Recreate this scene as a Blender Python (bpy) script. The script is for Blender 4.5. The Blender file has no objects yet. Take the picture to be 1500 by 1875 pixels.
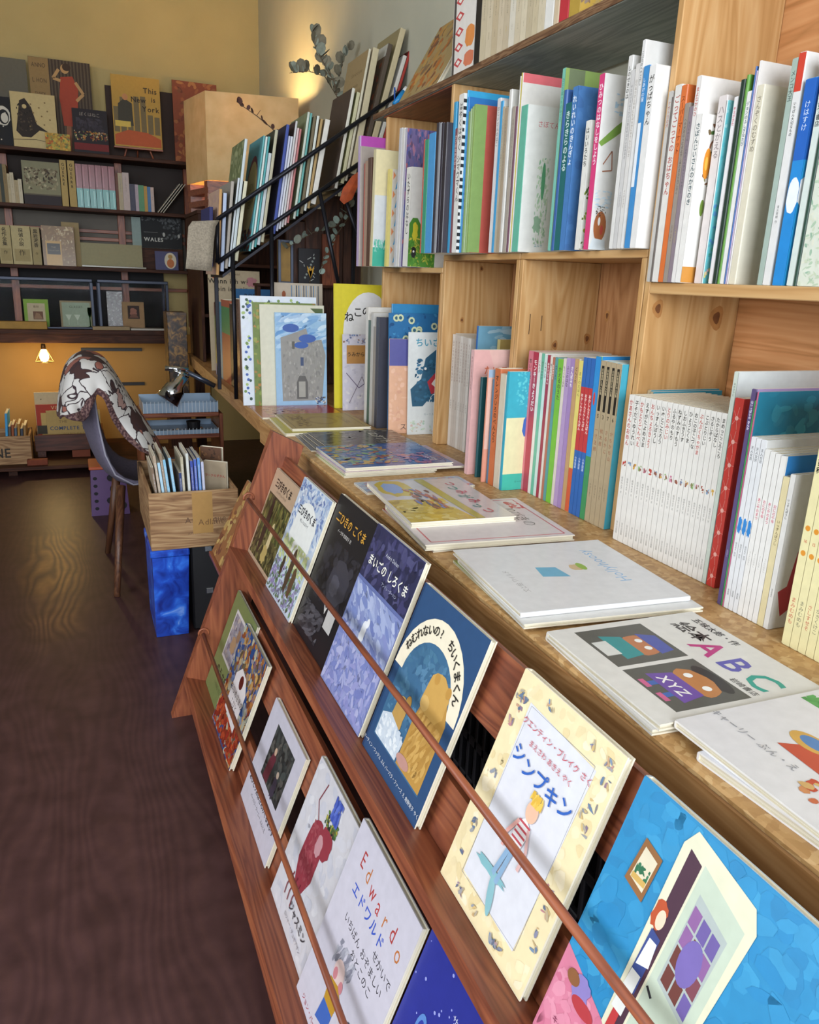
import bpy, bmesh, math, random
from mathutils import Vector, Matrix
from functools import lru_cache

# ------------------------------------------------------------------ camera
SC = bpy.context.scene
COL = SC.collection
FPX = 1420.0; CX, CY = 750.0, 937.5; HCAM = 1.25
_v1 = (130 - CX, 487 - CY); _nx = -190.0
_ny = (FPX * FPX + _v1[0] * _nx) / (-_v1[1])
YA = Vector((_v1[0], _v1[1], FPX)).normalized()
ZA = -Vector((_nx, _ny, FPX)).normalized()
XA = YA.cross(ZA)
CAM = Vector((0, 0, HCAM))
def ray(px, py):
    c = Vector((px - CX, py - CY, FPX)); return Vector((XA.dot(c), YA.dot(c), ZA.dot(c)))
def atx(px, py, x): d = ray(px, py); return CAM + d * (x / d.x)
def aty(px, py, y): d = ray(px, py); return CAM + d * (y / d.y)
def atz(px, py, z): d = ray(px, py); return CAM + d * ((z - HCAM) / d.z)
def proj(p):
    q = Vector(p) - CAM
    c = XA * q.x + YA * q.y + ZA * q.z
    return CX + FPX * c.x / c.z, CY + FPX * c.y / c.z
def solve_y(px, x, z):
    lo, hi = .3, 9.
    for _ in range(50):
        m = (lo + hi) / 2
        if proj((x, m, z))[0] > px: lo = m
        else: hi = m
    return (lo + hi) / 2
cd = bpy.data.cameras.new('camera'); cam = bpy.data.objects.new('camera', cd); COL.objects.link(cam)
cd.sensor_fit = 'HORIZONTAL'; cd.sensor_width = 36.0; cd.lens = 36.0 * FPX / 1500.0; cd.clip_start = .02
_r = Vector((XA.x, YA.x, ZA.x)); _d = Vector((XA.y, YA.y, ZA.y)); _f = Vector((XA.z, YA.z, ZA.z))
cam.matrix_world = Matrix(((_r.x, -_d.x, -_f.x, 0), (_r.y, -_d.y, -_f.y, 0), (_r.z, -_d.z, -_f.z, HCAM), (0, 0, 0, 1)))
SC.camera = cam

# ------------------------------------------------------------------ light
SC.view_settings.view_transform = 'Standard'; SC.view_settings.look = 'None'
SC.view_settings.gamma = 1.0; SC.view_settings.use_curve_mapping = False
SC.view_settings.exposure = 0.0
wd = bpy.data.worlds.new('world'); SC.world = wd; wd.use_nodes = True
wd.node_tree.nodes['Background'].inputs[0].default_value = (.62, .74, 1.0, 1)
wd.node_tree.nodes['Background'].inputs[1].default_value = 1.2
def area(name, loc, target, sx, sy, power, col):
    l = bpy.data.lights.new(name, 'AREA'); l.shape = 'RECTANGLE'; l.size = sx; l.size_y = sy; l.energy = power; l.color = col
    o = bpy.data.objects.new(name, l); COL.objects.link(o); o.location = loc
    o.rotation_euler = (Vector(target) - Vector(loc)).to_track_quat('-Z', 'Y').to_euler(); return o
area('daylight_front_window', (-.35, -2.75, 1.75), (-.35, 2, 1.45), 2.6, 1.8, 240, (.88, .94, 1.0))
area('added_side_daylight', (-2.34, 1.0, 1.8), (1.0, 1.0, 1.1), 2.0, 1.5, 70, (.92, .96, 1.0))  # added side light, evens out the mid-depth shelf and rack; its window is unseen

# ------------------------------------------------------------------ helpers
def lin(h, k=1.0):
    if not isinstance(h, str): return h
    h = h.lstrip('#'); out = []
    for i in (0, 2, 4):
        c = int(h[i:i + 2], 16) / 255
        out.append((c / 12.92 if c <= .04045 else ((c + .055) / 1.055) ** 2.4) * k)
    return (out[0], out[1], out[2], 1.0)
def mixc(a, b, t):
    a, b = lin(a), lin(b); return tuple(a[i] * (1 - t) + b[i] * t for i in range(3)) + (1.0,)

def thing(name, label, cat, loc=(0, 0, 0), group=None, mat=None):
    o = bpy.data.objects.new(name, None); COL.objects.link(o); o.empty_display_size = .05
    o['label'] = label; o['category'] = cat
    if group: o['group'] = group
    if mat is not None: o.matrix_world = mat
    else: o.location = loc
    return o
def tag(o, label, cat, group=None):
    o['label'] = label; o['category'] = cat
    if group: o['group'] = group
    return o
def mesh(name, V, F, mat, parent=None, cols=None, smooth=False):
    me = bpy.data.meshes.new(name)
    off = Vector((0, 0, 0)); q = parent
    while q is not None: off = off + q.location; top = q; q = q.parent
    if parent is not None and top.get('_local'): off = Vector((0, 0, 0))
    me.from_pydata([tuple(Vector(v) - off) for v in V] if off.length else [tuple(v) for v in V], [], F)
    if cols is not None:
        at = me.color_attributes.new('Col', 'FLOAT_COLOR', 'CORNER'); buf = []
        for p in me.polygons:
            c = cols[p.index] if isinstance(cols, list) else cols
            buf.extend(c * len(p.vertices))
        at.data.foreach_set('color', buf)
    if smooth:
        for p in me.polygons: p.use_smooth = True
    me.materials.append(mat)
    o = bpy.data.objects.new(name, me); COL.objects.link(o)
    if parent is not None: o.parent = parent
    return o
def bm_obj(name, bm, mat, parent=None, smooth=False):
    V = [v.co.copy() for v in bm.verts]; bm.verts.index_update()
    F = [[v.index for v in f.verts] for f in bm.faces]; bm.free()
    return mesh(name, V, F, mat, parent, None, smooth)
def add_box(bm, lo, hi, bevel=0.0, M=None):
    b2 = bmesh.new(); bmesh.ops.create_cube(b2, size=1)
    lo, hi = Vector(lo), Vector(hi); s = hi - lo; c = (hi + lo) / 2
    for v in b2.verts: v.co = Vector((v.co.x * s.x + c.x, v.co.y * s.y + c.y, v.co.z * s.z + c.z))
    if bevel > 0: bmesh.ops.bevel(b2, geom=b2.edges[:], offset=min(bevel, min(abs(s.x), abs(s.y), abs(s.z)) * .4), segments=1, affect='EDGES')
    if M is not None: bmesh.ops.transform(b2, matrix=M, verts=b2.verts)
    mp = {v: bm.verts.new(v.co) for v in b2.verts}
    for f in b2.faces: bm.faces.new([mp[v] for v in f.verts])
    b2.free()
def box(name, lo, hi, mat, parent=None, bevel=.0015, M=None):
    bm = bmesh.new(); add_box(bm, lo, hi, bevel, M); return bm_obj(name, bm, mat, parent)
def add_tube(bm, pts, r, n=8, caps=True):
    pts = [Vector(p) for p in pts]; rings = []
    rr = r if isinstance(r, (list, tuple)) else [r] * len(pts)
    t0 = (pts[1] - pts[0]).normalized(); ref = Vector((0, 0, 1)) if abs(t0.z) < .9 else Vector((1, 0, 0))
    a = t0.cross(ref).normalized()
    for i, p in enumerate(pts):
        t = ((pts[min(i + 1, len(pts) - 1)] - pts[max(i - 1, 0)])).normalized()
        a = (a - t * a.dot(t)).normalized(); b = t.cross(a)
        rings.append([bm.verts.new(p + (a * math.cos(k * 2 * math.pi / n) + b * math.sin(k * 2 * math.pi / n)) * rr[i]) for k in range(n)])
    for i in range(len(rings) - 1):
        for k in range(n): bm.faces.new((rings[i][k], rings[i][(k + 1) % n], rings[i + 1][(k + 1) % n], rings[i + 1][k]))
    if caps: bm.faces.new(rings[0][::-1]); bm.faces.new(rings[-1])
def tube(name, pts, r, mat, parent=None, n=8, smooth=True):
    bm = bmesh.new(); add_tube(bm, pts, r, n); return bm_obj(name, bm, mat, parent, smooth)
def lathe(bm, prof, n=16, M=None):
    rings = []
    for (r, z) in prof:
        rings.append([bm.verts.new((r * math.cos(k * 2 * math.pi / n), r * math.sin(k * 2 * math.pi / n), z)) for k in range(n)])
    vs = [v for q in rings for v in q]
    for i in range(len(rings) - 1):
        for k in range(n): bm.faces.new((rings[i][k], rings[i][(k + 1) % n], rings[i + 1][(k + 1) % n], rings[i + 1][k]))
    bm.faces.new(rings[0][::-1]); bm.faces.new(rings[-1])
    if M is not None: bmesh.ops.transform(bm, matrix=M, verts=vs)

# ------------------------------------------------------------------ materials
def newmat(name):
    m = bpy.data.materials.new(name); m.use_nodes = True; nt = m.node_tree; return m, nt, nt.nodes['Principled BSDF']
def N(nt, t, **kw):
    n = nt.nodes.new(t)
    for k, v in kw.items():
        if k.startswith('i_'):
            key = k[2:]; n.inputs[int(key) if key.isdigit() else key.replace('_', ' ')].default_value = v
        else: setattr(n, k, v)
    return n
def ramp(nt, fac, stops):
    r = N(nt, 'ShaderNodeValToRGB'); e = r.color_ramp.elements
    while len(e) < len(stops): e.new(.5)
    for i, (p, c) in enumerate(stops): e[i].position = p; e[i].color = lin(c)
    nt.links.new(fac, r.inputs[0]); return r.outputs[0]
def coords(nt, scale=(1, 1, 1), kind='Object', rot=(0, 0, 0)):
    tc = N(nt, 'ShaderNodeTexCoord'); mp = N(nt, 'ShaderNodeMapping'); mp.inputs['Scale'].default_value = scale; mp.inputs['Rotation'].default_value = rot
    nt.links.new(tc.outputs[kind], mp.inputs[0]); return mp.outputs[0]
def bump(nt, h, bs, strength=.2, dist=.002):
    b = N(nt, 'ShaderNodeBump'); b.inputs['Strength'].default_value = strength; b.inputs['Distance'].default_value = dist
    nt.links.new(h, b.inputs['Height']); nt.links.new(b.outputs[0], bs.inputs['Normal'])
def plain(name, col, rough=.5, metal=0.0, noise=.0, nscale=30, spec=.5):
    m, nt, bs = newmat(name); bs.inputs['Roughness'].default_value = rough; bs.inputs['Metallic'].default_value = metal
    bs.inputs['Specular IOR Level'].default_value = spec
    if noise:
        n = N(nt, 'ShaderNodeTexNoise'); n.inputs['Scale'].default_value = nscale; n.inputs['Detail'].default_value = 5
        nt.links.new(coords(nt), n.inputs[0])
        a = lin(col); d = tuple(max(0, c * (1 - noise)) for c in a[:3]) + (1,); l = tuple(min(1, c * (1 + noise)) for c in a[:3]) + (1,)
        nt.links.new(ramp(nt, n.outputs[0], [(.3, d), (.7, l)]), bs.inputs['Base Color'])
    else: bs.inputs['Base Color'].default_value = lin(col)
    return m
def wood(name, dark, mid, light, axis='z', scale=1.0, rough=.5, knots=0.0, spec=.4, seed=0.0):
    m, nt, bs = newmat(name)
    s = [9 * scale] * 3; s['xyz'.index(axis)] = .9 * scale
    tc = N(nt, 'ShaderNodeTexCoord'); oi = N(nt, 'ShaderNodeObjectInfo')
    ad = N(nt, 'ShaderNodeVectorMath', operation='ADD'); sc2 = N(nt, 'ShaderNodeVectorMath', operation='SCALE')
    cmb = N(nt, 'ShaderNodeCombineXYZ'); nt.links.new(oi.outputs['Random'], cmb.inputs[0]); nt.links.new(oi.outputs['Random'], cmb.inputs[1]); nt.links.new(oi.outputs['Random'], cmb.inputs[2])
    nt.links.new(cmb.outputs[0], sc2.inputs[0]); sc2.inputs[3].default_value = 7.0 + seed
    nt.links.new(tc.outputs['Object'], ad.inputs[0]); nt.links.new(sc2.outputs[0], ad.inputs[1])
    mp = N(nt, 'ShaderNodeMapping'); mp.inputs['Scale'].default_value = s; nt.links.new(ad.outputs[0], mp.inputs[0])
    n1 = N(nt, 'ShaderNodeTexNoise'); n1.inputs['Scale'].default_value = 1.6; n1.inputs['Detail'].default_value = 3; n1.inputs['Distortion'].default_value = .6
    nt.links.new(mp.outputs[0], n1.inputs[0])
    mul = N(nt, 'ShaderNodeMath', operation='MULTIPLY'); mul.inputs[1].default_value = 9.0; nt.links.new(n1.outputs[0], mul.inputs[0])
    fr = N(nt, 'ShaderNodeMath', operation='PINGPONG'); fr.inputs[1].default_value = .5; nt.links.new(mul.outputs[0], fr.inputs[0])
    mp2 = N(nt, 'ShaderNodeMapping'); s2 = [140 * scale] * 3; s2['xyz'.index(axis)] = 3 * scale; mp2.inputs['Scale'].default_value = s2; nt.links.new(ad.outputs[0], mp2.inputs[0])
    n2 = N(nt, 'ShaderNodeTexNoise'); n2.inputs['Scale'].default_value = 1.0; n2.inputs['Detail'].default_value = 2; nt.links.new(mp2.outputs[0], n2.inputs[0])
    ma = N(nt, 'ShaderNodeMath', operation='MULTIPLY_ADD'); ma.inputs[1].default_value = .55; nt.links.new(n2.outputs[0], ma.inputs[0]); nt.links.new(fr.outputs[0], ma.inputs[2])
    colr = ramp(nt, ma.outputs[0], [(.15, dark), (.5, mid), (.85, light)])
    if knots:
        vo = N(nt, 'ShaderNodeTexVoronoi'); vo.inputs['Scale'].default_value = knots; k3 = [1.0] * 3
        vo.voronoi_dimensions = '2D'; sx_ = N(nt, 'ShaderNodeSeparateXYZ'); nt.links.new(ad.outputs[0], sx_.inputs[0]); ax = 'xyz'.index(axis); oth = [q for q in range(3) if q != ax]
        a1 = N(nt, 'ShaderNodeMath', operation='ADD'); nt.links.new(sx_.outputs[oth[0]], a1.inputs[0]); nt.links.new(sx_.outputs[oth[1]], a1.inputs[1]); m1 = N(nt, 'ShaderNodeMath', operation='MULTIPLY'); m1.inputs[1].default_value = .6; nt.links.new(sx_.outputs[ax], m1.inputs[0])
        cb3 = N(nt, 'ShaderNodeCombineXYZ'); nt.links.new(a1.outputs[0], cb3.inputs[0]); nt.links.new(m1.outputs[0], cb3.inputs[1]); nt.links.new(cb3.outputs[0], vo.inputs[0])
        mr = N(nt, 'ShaderNodeMapRange'); mr.inputs[1].default_value = .045; mr.inputs[2].default_value = .12; nt.links.new(vo.outputs['Distance'], mr.inputs[0])
        mx = N(nt, 'ShaderNodeMix', data_type='RGBA'); nt.links.new(mr.outputs[0], mx.inputs['Factor']); mx.inputs[6].default_value = lin(dark, .45); nt.links.new(colr, mx.inputs[7]); colr = mx.outputs[2]
    nt.links.new(colr, bs.inputs['Base Color']); bs.inputs['Roughness'].default_value = rough; bs.inputs['Specular IOR Level'].default_value = spec
    bump(nt, n2.outputs[0], bs, .12, .001); return m
def make_print(name, rough, coat=0.0):
    m, nt, bs = newmat(name); at = N(nt, 'ShaderNodeAttribute', attribute_name='Col')
    n = N(nt, 'ShaderNodeTexNoise'); n.inputs['Scale'].default_value = 55; n.inputs['Detail'].default_value = 4; nt.links.new(coords(nt), n.inputs[0])
    mr = N(nt, 'ShaderNodeMapRange'); mr.inputs[3].default_value = .86; mr.inputs[4].default_value = 1.08; nt.links.new(n.outputs[0], mr.inputs[0])
    mx = N(nt, 'ShaderNodeMix', data_type='RGBA', blend_type='MULTIPLY'); mx.inputs['Factor'].default_value = 1
    nt.links.new(at.outputs['Color'], mx.inputs[6]); nt.links.new(mr.outputs[0], mx.inputs[7]); nt.links.new(mx.outputs[2], bs.inputs['Base Color'])
    bs.inputs['Roughness'].default_value = rough; bs.inputs['Specular IOR Level'].default_value = .4
    bs.inputs['Coat Weight'].default_value = coat; bs.inputs['Coat Roughness'].default_value = .12; return m
M_PRINT = make_print('printed_cover', .42, .12)
M_MATTE = make_print('matte_cover', .7)
M_GLOSS = make_print('laminated_cover', .25, .3)
def pages_mat():
    m, nt, bs = newmat('page_edges'); at = N(nt, 'ShaderNodeAttribute', attribute_name='Col')
    w = N(nt, 'ShaderNodeTexNoise'); w.inputs['Scale'].default_value = 1; w.inputs['Detail'].default_value = 1; nt.links.new(coords(nt, (.5, 900, .5)), w.inputs[0])
    mr = N(nt, 'ShaderNodeMapRange'); mr.inputs[1].default_value = .3; mr.inputs[2].default_value = .7; mr.inputs[3].default_value = .72; mr.inputs[4].default_value = 1.05; nt.links.new(w.outputs[0], mr.inputs[0])
    mx = N(nt, 'ShaderNodeMix', data_type='RGBA', blend_type='MULTIPLY'); mx.inputs['Factor'].default_value = 1
    nt.links.new(at.outputs['Color'], mx.inputs[6]); nt.links.new(mr.outputs[0], mx.inputs[7]); nt.links.new(mx.outputs[2], bs.inputs['Base Color']); bs.inputs['Roughness'].default_value = .85; return m
M_PAGE = pages_mat()
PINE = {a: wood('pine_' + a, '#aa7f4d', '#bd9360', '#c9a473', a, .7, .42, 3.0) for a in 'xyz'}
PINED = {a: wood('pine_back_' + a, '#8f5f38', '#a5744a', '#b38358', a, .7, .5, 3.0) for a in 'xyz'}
RED = {a: wood('stained_red_wood_' + a, '#5e2f20', '#80452e', '#935537', a, 1.0, .42) for a in 'xyz'}
DARK = {a: wood('dark_shelf_wood_' + a, '#2a160e', '#3a1f14', '#492a1b', a, 1.0, .6, 0, .2) for a in 'xyz'}
APRON = wood('counter_apron_wood', '#96693c', '#ad7f4e', '#bd9160', 'y', 1.0, .5)
CRATE = {a: wood('crate_wood_' + a, '#6a4a30', '#8f6c4a', '#a98a64', a, 1.2, .7, 2.0) for a in 'xyz'}
GREENBOARD = wood('grey_painted_board', '#868c84', '#989e95', '#adb2a8', 'y', 1.0, .55)
def osb():
    m, nt, bs = newmat('chipboard'); c = coords(nt, (60, 60, 140), rot=(0, 0, .5)); vo = N(nt, 'ShaderNodeTexVoronoi', feature='F1'); vo.inputs['Scale'].default_value = 2.6
    n = N(nt, 'ShaderNodeTexNoise'); n.inputs['Scale'].default_value = 1.2; n.inputs['Detail'].default_value = 4; nt.links.new(c, n.inputs[0])
    mx = N(nt, 'ShaderNodeMix', data_type='RGBA'); mx.inputs['Factor'].default_value = .35; nt.links.new(c, mx.inputs[6]); nt.links.new(n.outputs['Color'], mx.inputs[7]); nt.links.new(mx.outputs[2], vo.inputs[0])
    sp = N(nt, 'ShaderNodeSeparateColor'); nt.links.new(vo.outputs['Color'], sp.inputs[0])
    nt.links.new(ramp(nt, sp.outputs[0], [(0, '#a37a4a'), (.35, '#b18855'), (.7, '#bb9360'), (1, '#c7a372')]), bs.inputs['Base Color'])
    bs.inputs['Roughness'].default_value = .45; bump(nt, sp.outputs[1], bs, .15, .001); return m
M_OSB = osb()
def plaster(name, c1, c2):
    m, nt, bs = newmat(name); n = N(nt, 'ShaderNodeTexNoise'); n.inputs['Scale'].default_value = 2.5; n.inputs['Detail'].default_value = 6; nt.links.new(coords(nt), n.inputs[0])
    nt.links.new(ramp(nt, n.outputs[0], [(.3, c1), (.7, c2)]), bs.inputs['Base Color']); bs.inputs['Roughness'].default_value = .9
    n2 = N(nt, 'ShaderNodeTexNoise'); n2.inputs['Scale'].default_value = 90; nt.links.new(coords(nt), n2.inputs[0]); bump(nt, n2.outputs[0], bs, .15, .002); return m
M_WALLB = plaster('yellow_plaster', '#a59262', '#b09c6a')
M_WALLR = plaster('cream_plaster', '#aeac9a', '#bab7a4')
M_CEIL = plaster('ceiling_plaster', '#b9b6ab', '#c6c3b8')
def floor_mat():
    m, nt, bs = newmat('stained_plywood_floor')
    tc = N(nt, 'ShaderNodeTexCoord')
    mp = N(nt, 'ShaderNodeMapping'); mp.inputs['Scale'].default_value = (3.4, .95, 1); mp.inputs['Location'].default_value = (.35, .2, 0); nt.links.new(tc.outputs['Object'], mp.inputs[0])
    n1 = N(nt, 'ShaderNodeTexNoise'); n1.inputs['Scale'].default_value = 1.6; n1.inputs['Detail'].default_value = 2.5; n1.inputs['Roughness'].default_value = .35; nt.links.new(mp.outputs[0], n1.inputs[0])
    sx0 = N(nt, 'ShaderNodeSeparateXYZ'); nt.links.new(tc.outputs['Object'], sx0.inputs[0])
    mx0 = N(nt, 'ShaderNodeMath', operation='MULTIPLY'); mx0.inputs[1].default_value = 34; nt.links.new(sx0.outputs[0], mx0.inputs[0])
    mu = N(nt, 'ShaderNodeMath', operation='MULTIPLY_ADD'); mu.inputs[1].default_value = 11; nt.links.new(n1.outputs[0], mu.inputs[0]); nt.links.new(mx0.outputs[0], mu.inputs[2])
    pp = N(nt, 'ShaderNodeMath', operation='PINGPONG'); pp.inputs[1].default_value = .5; nt.links.new(mu.outputs[0], pp.inputs[0])
    grain = ramp(nt, pp.outputs[0], [(.05, '#452d2d'), (.3, '#4a3131'), (.5, '#4e3432')])
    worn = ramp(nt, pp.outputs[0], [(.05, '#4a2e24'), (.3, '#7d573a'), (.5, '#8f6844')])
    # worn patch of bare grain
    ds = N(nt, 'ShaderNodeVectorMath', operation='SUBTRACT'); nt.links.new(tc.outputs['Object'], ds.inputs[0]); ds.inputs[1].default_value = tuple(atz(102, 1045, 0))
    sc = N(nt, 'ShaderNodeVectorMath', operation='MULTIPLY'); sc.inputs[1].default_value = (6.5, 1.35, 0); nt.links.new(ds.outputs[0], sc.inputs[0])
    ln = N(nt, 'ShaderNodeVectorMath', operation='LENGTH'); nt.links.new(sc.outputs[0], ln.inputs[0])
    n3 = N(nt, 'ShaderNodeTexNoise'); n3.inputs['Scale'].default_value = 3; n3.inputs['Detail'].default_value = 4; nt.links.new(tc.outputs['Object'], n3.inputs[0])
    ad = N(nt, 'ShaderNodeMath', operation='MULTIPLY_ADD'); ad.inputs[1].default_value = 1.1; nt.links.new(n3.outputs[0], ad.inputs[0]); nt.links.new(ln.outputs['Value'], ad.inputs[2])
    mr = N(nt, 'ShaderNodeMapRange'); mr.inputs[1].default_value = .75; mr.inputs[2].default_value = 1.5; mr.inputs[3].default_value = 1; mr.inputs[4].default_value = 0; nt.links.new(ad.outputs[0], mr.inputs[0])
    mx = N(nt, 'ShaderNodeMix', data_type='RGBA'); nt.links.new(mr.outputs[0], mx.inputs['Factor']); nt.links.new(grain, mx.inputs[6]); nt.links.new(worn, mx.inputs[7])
    n4 = N(nt, 'ShaderNodeTexNoise'); n4.inputs['Scale'].default_value = 14; n4.inputs['Detail'].default_value = 8; nt.links.new(tc.outputs['Object'], n4.inputs[0])
    m2 = N(nt, 'ShaderNodeMix', data_type='RGBA', blend_type='MULTIPLY'); m2.inputs['Factor'].default_value = 1; nt.links.new(mx.outputs[2], m2.inputs[6])
    nt.links.new(ramp(nt, n4.outputs[0], [(.3, '#cfc6c3'), (.7, '#fffaf8')]), m2.inputs[7])
    nt.links.new(m2.outputs[2], bs.inputs['Base Color']); bs.inputs['Roughness'].default_value = .45; bs.inputs['Specular IOR Level'].default_value = .35
    return m
M_FLOOR = floor_mat()
M_IRON = plain('black_iron', '#1d1d24', .4, .6)
M_BLACK = plain('black_plastic', '#17161a', .5)
M_CHROME = plain('chrome', '#c9ced6', .12, 1.0)
M_STEEL = plain('grey_steel', '#5a6170', .35, .8)
M_GREY = plain('grey_plastic', '#9aa2ae', .4)
def glassm(name, col=(1, 1, 1, 1), rough=.03, ior=1.06):
    m, nt, bs = newmat(name); bs.inputs['Transmission Weight'].default_value = 1; bs.inputs['Roughness'].default_value = rough; bs.inputs['Base Color'].default_value = col; bs.inputs['IOR'].default_value = ior; return m
M_GLASS = glassm('clear_glass'); M_GREENGLASS = glassm('green_glass', lin('#3f7a30'))

# ------------------------------------------------------------------ printed art (flat print as thin coloured facets)
@lru_cache(None)
def glyph(ch, bold):
    if ch == ' ': return ((), (), .35)
    c = bpy.data.curves.new('g', 'FONT'); c.body = ch; c.resolution_u = 2
    if bold: c.offset = .016
    o = bpy.data.objects.new('g', c); COL.objects.link(o); me = o.to_mesh()
    V = tuple((v.co.x, v.co.y) for v in me.vertices); F = tuple(tuple(p.vertices) for p in me.polygons)
    o.to_mesh_clear(); bpy.data.objects.remove(o); bpy.data.curves.remove(c)
    adv = 1.0 if ord(ch) > 0x2e80 else (max(v[0] for v in V) + .09 if V else .4)
    return V, F, adv
class Art:
    def __init__(s, w, h): s.w, s.h = w, h; s.asp = w / h; s.polys = []; s.layer = 0
    def _add(s, pts, col):
        s.polys.append(([(min(max(x, .002), .998), min(max(y, .002), .998)) for x, y in pts], lin(col), s.layer))
    def poly(s, pts, c): s._add(pts, c); s.layer += 1; return s
    def rect(s, x0, y0, x1, y1, c): return s.poly([(x0, y0), (x1, y0), (x1, y1), (x0, y1)], c)
    def ell(s, cx, cy, rx, ry, c, n=18, rot=0, wob=0, seed=1):
        R = random.Random(seed); p = []
        for k in range(n):
            a = 2 * math.pi * k / n; q = 1 + R.uniform(-wob, wob); x, y = rx * q * math.cos(a), ry * q * math.sin(a)
            p.append((cx + x * math.cos(rot) - y * math.sin(rot) / 1, cy + x * math.sin(rot) + y * math.cos(rot)))
        return s.poly(p, c)
    def circ(s, cx, cy, r, c, n=16): return s.ell(cx, cy, r, r * s.asp, c, n)
    def line(s, pts, wd, c):
        for i in range(len(pts) - 1):
            x0, y0 = pts[i][0], pts[i][1] / s.asp; x1, y1 = pts[i + 1][0], pts[i + 1][1] / s.asp
            dx, dy = x1 - x0, y1 - y0; L = math.hypot(dx, dy) or 1; nx, ny = -dy / L * wd / 2, dx / L * wd / 2
            s._add([(x0 + nx, (y0 + ny) * s.asp), (x0 - nx, (y0 - ny) * s.asp), (x1 - nx, (y1 - ny) * s.asp), (x1 + nx, (y1 + ny) * s.asp)], c)
        s.layer += 1; return s
    def frame(s, x0, y0, x1, y1, wd, c): return s.line([(x0, y0), (x1, y0), (x1, y1), (x0, y1), (x0, y0)], wd, c)
    def text(s, t, x, y, size, c, rot=0.0, align='c', vert=False, bold=False, sx=1.0, gap=1.0):
        cr, sr = math.cos(rot), math.sin(rot)
        if vert:
            cy = y
            for ch in t:
                V, F, adv = glyph(ch, bold)
                if F:
                    horiz = ch in 'ー―-'
                    P = []
                    for vx, vy in V:
                        gx, gy = (vx - adv / 2) * size * sx, (vy - .38) * size
                        if horiz: gx, gy = gy, gx
                        P.append((x + gx, cy - size * .5 * s.asp + gy * s.asp))
                    for f in F: s._add([P[i] for i in f], c)
                cy -= (size * gap if ch != ' ' else size * .5) * s.asp
        else:
            W = sum(glyph(ch, bold)[2] for ch in t) * size * sx * gap; cx = -W / 2 if align == 'c' else (0 if align == 'l' else -W)
            for ch in t:
                V, F, adv = glyph(ch, bold)
                if F:
                    P = []
                    for vx, vy in V:
                        gx, gy = cx + vx * size * sx, (vy - .35) * size
                        P.append((x + gx * cr - gy * sr, y + (gx * sr + gy * cr) * s.asp))
                    for f in F: s._add([P[i] for i in f], c)
                cx += adv * size * sx * gap
        s.layer += 1; return s
    def dabs(s, x0, y0, x1, y1, cols, n, size, seed=1, stretch=1.0, rot=None):
        R = random.Random(seed); base = s.layer; big = size > .03 and s.w > .06; cols = [lin(c) for c in cols]
        if big: n = int(n * 2.6); size *= .62
        for k in range(n):
            cx, cy = R.uniform(x0, x1), R.uniform(y0, y1); a = R.uniform(0, 6.3) if rot is None else rot + R.uniform(-.3, .3)
            r1 = size * R.uniform(.5, 1.2) * stretch; r2 = size * R.uniform(.35, .8); p = []
            for j in range(8):
                b = 2 * math.pi * j / 8; u, v = r1 * math.cos(b) * R.uniform(.75, 1.2), r2 * math.sin(b) * R.uniform(.75, 1.2)
                p.append((min(max(cx + u * math.cos(a) - v * math.sin(a), x0), x1), min(max(cy + (u * math.sin(a) + v * math.cos(a)) * s.asp, y0), y1)))
            c1, c2, q = R.choice(cols), R.choice(cols), R.uniform(0, .6)
            s.layer = base + k % 36; s._add(p, tuple(c1[i] * (1 - q) + c2[i] * q for i in range(3)) + (1.0,))
        s.layer = base + min(n, 36) + 1; return s
    def barcode(s, x0, y0, x1, y1, c='#222222', seed=2):
        R = random.Random(seed); x = x0
        while x < x1: w = R.choice((.006, .01, .014)); s._add([(x, y0), (x + w, y0), (x + w, y1), (x, y1)], c); x += w + R.choice((.006, .012))
        s.layer += 1; return s
EPS = 1.1e-5
def art_mesh(name, A, mapf, mat, parent):
    if not A.polys: return None
    V, F, C = [], [], []
    for pts, c, l in A.polys:
        F.append(list(range(len(V), len(V) + len(pts)))); C.append(c)
        for x, y in pts: V.append(mapf(x, y, .00012 + EPS * l))
    return mesh(name, V, F, mat, parent, C)

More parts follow.
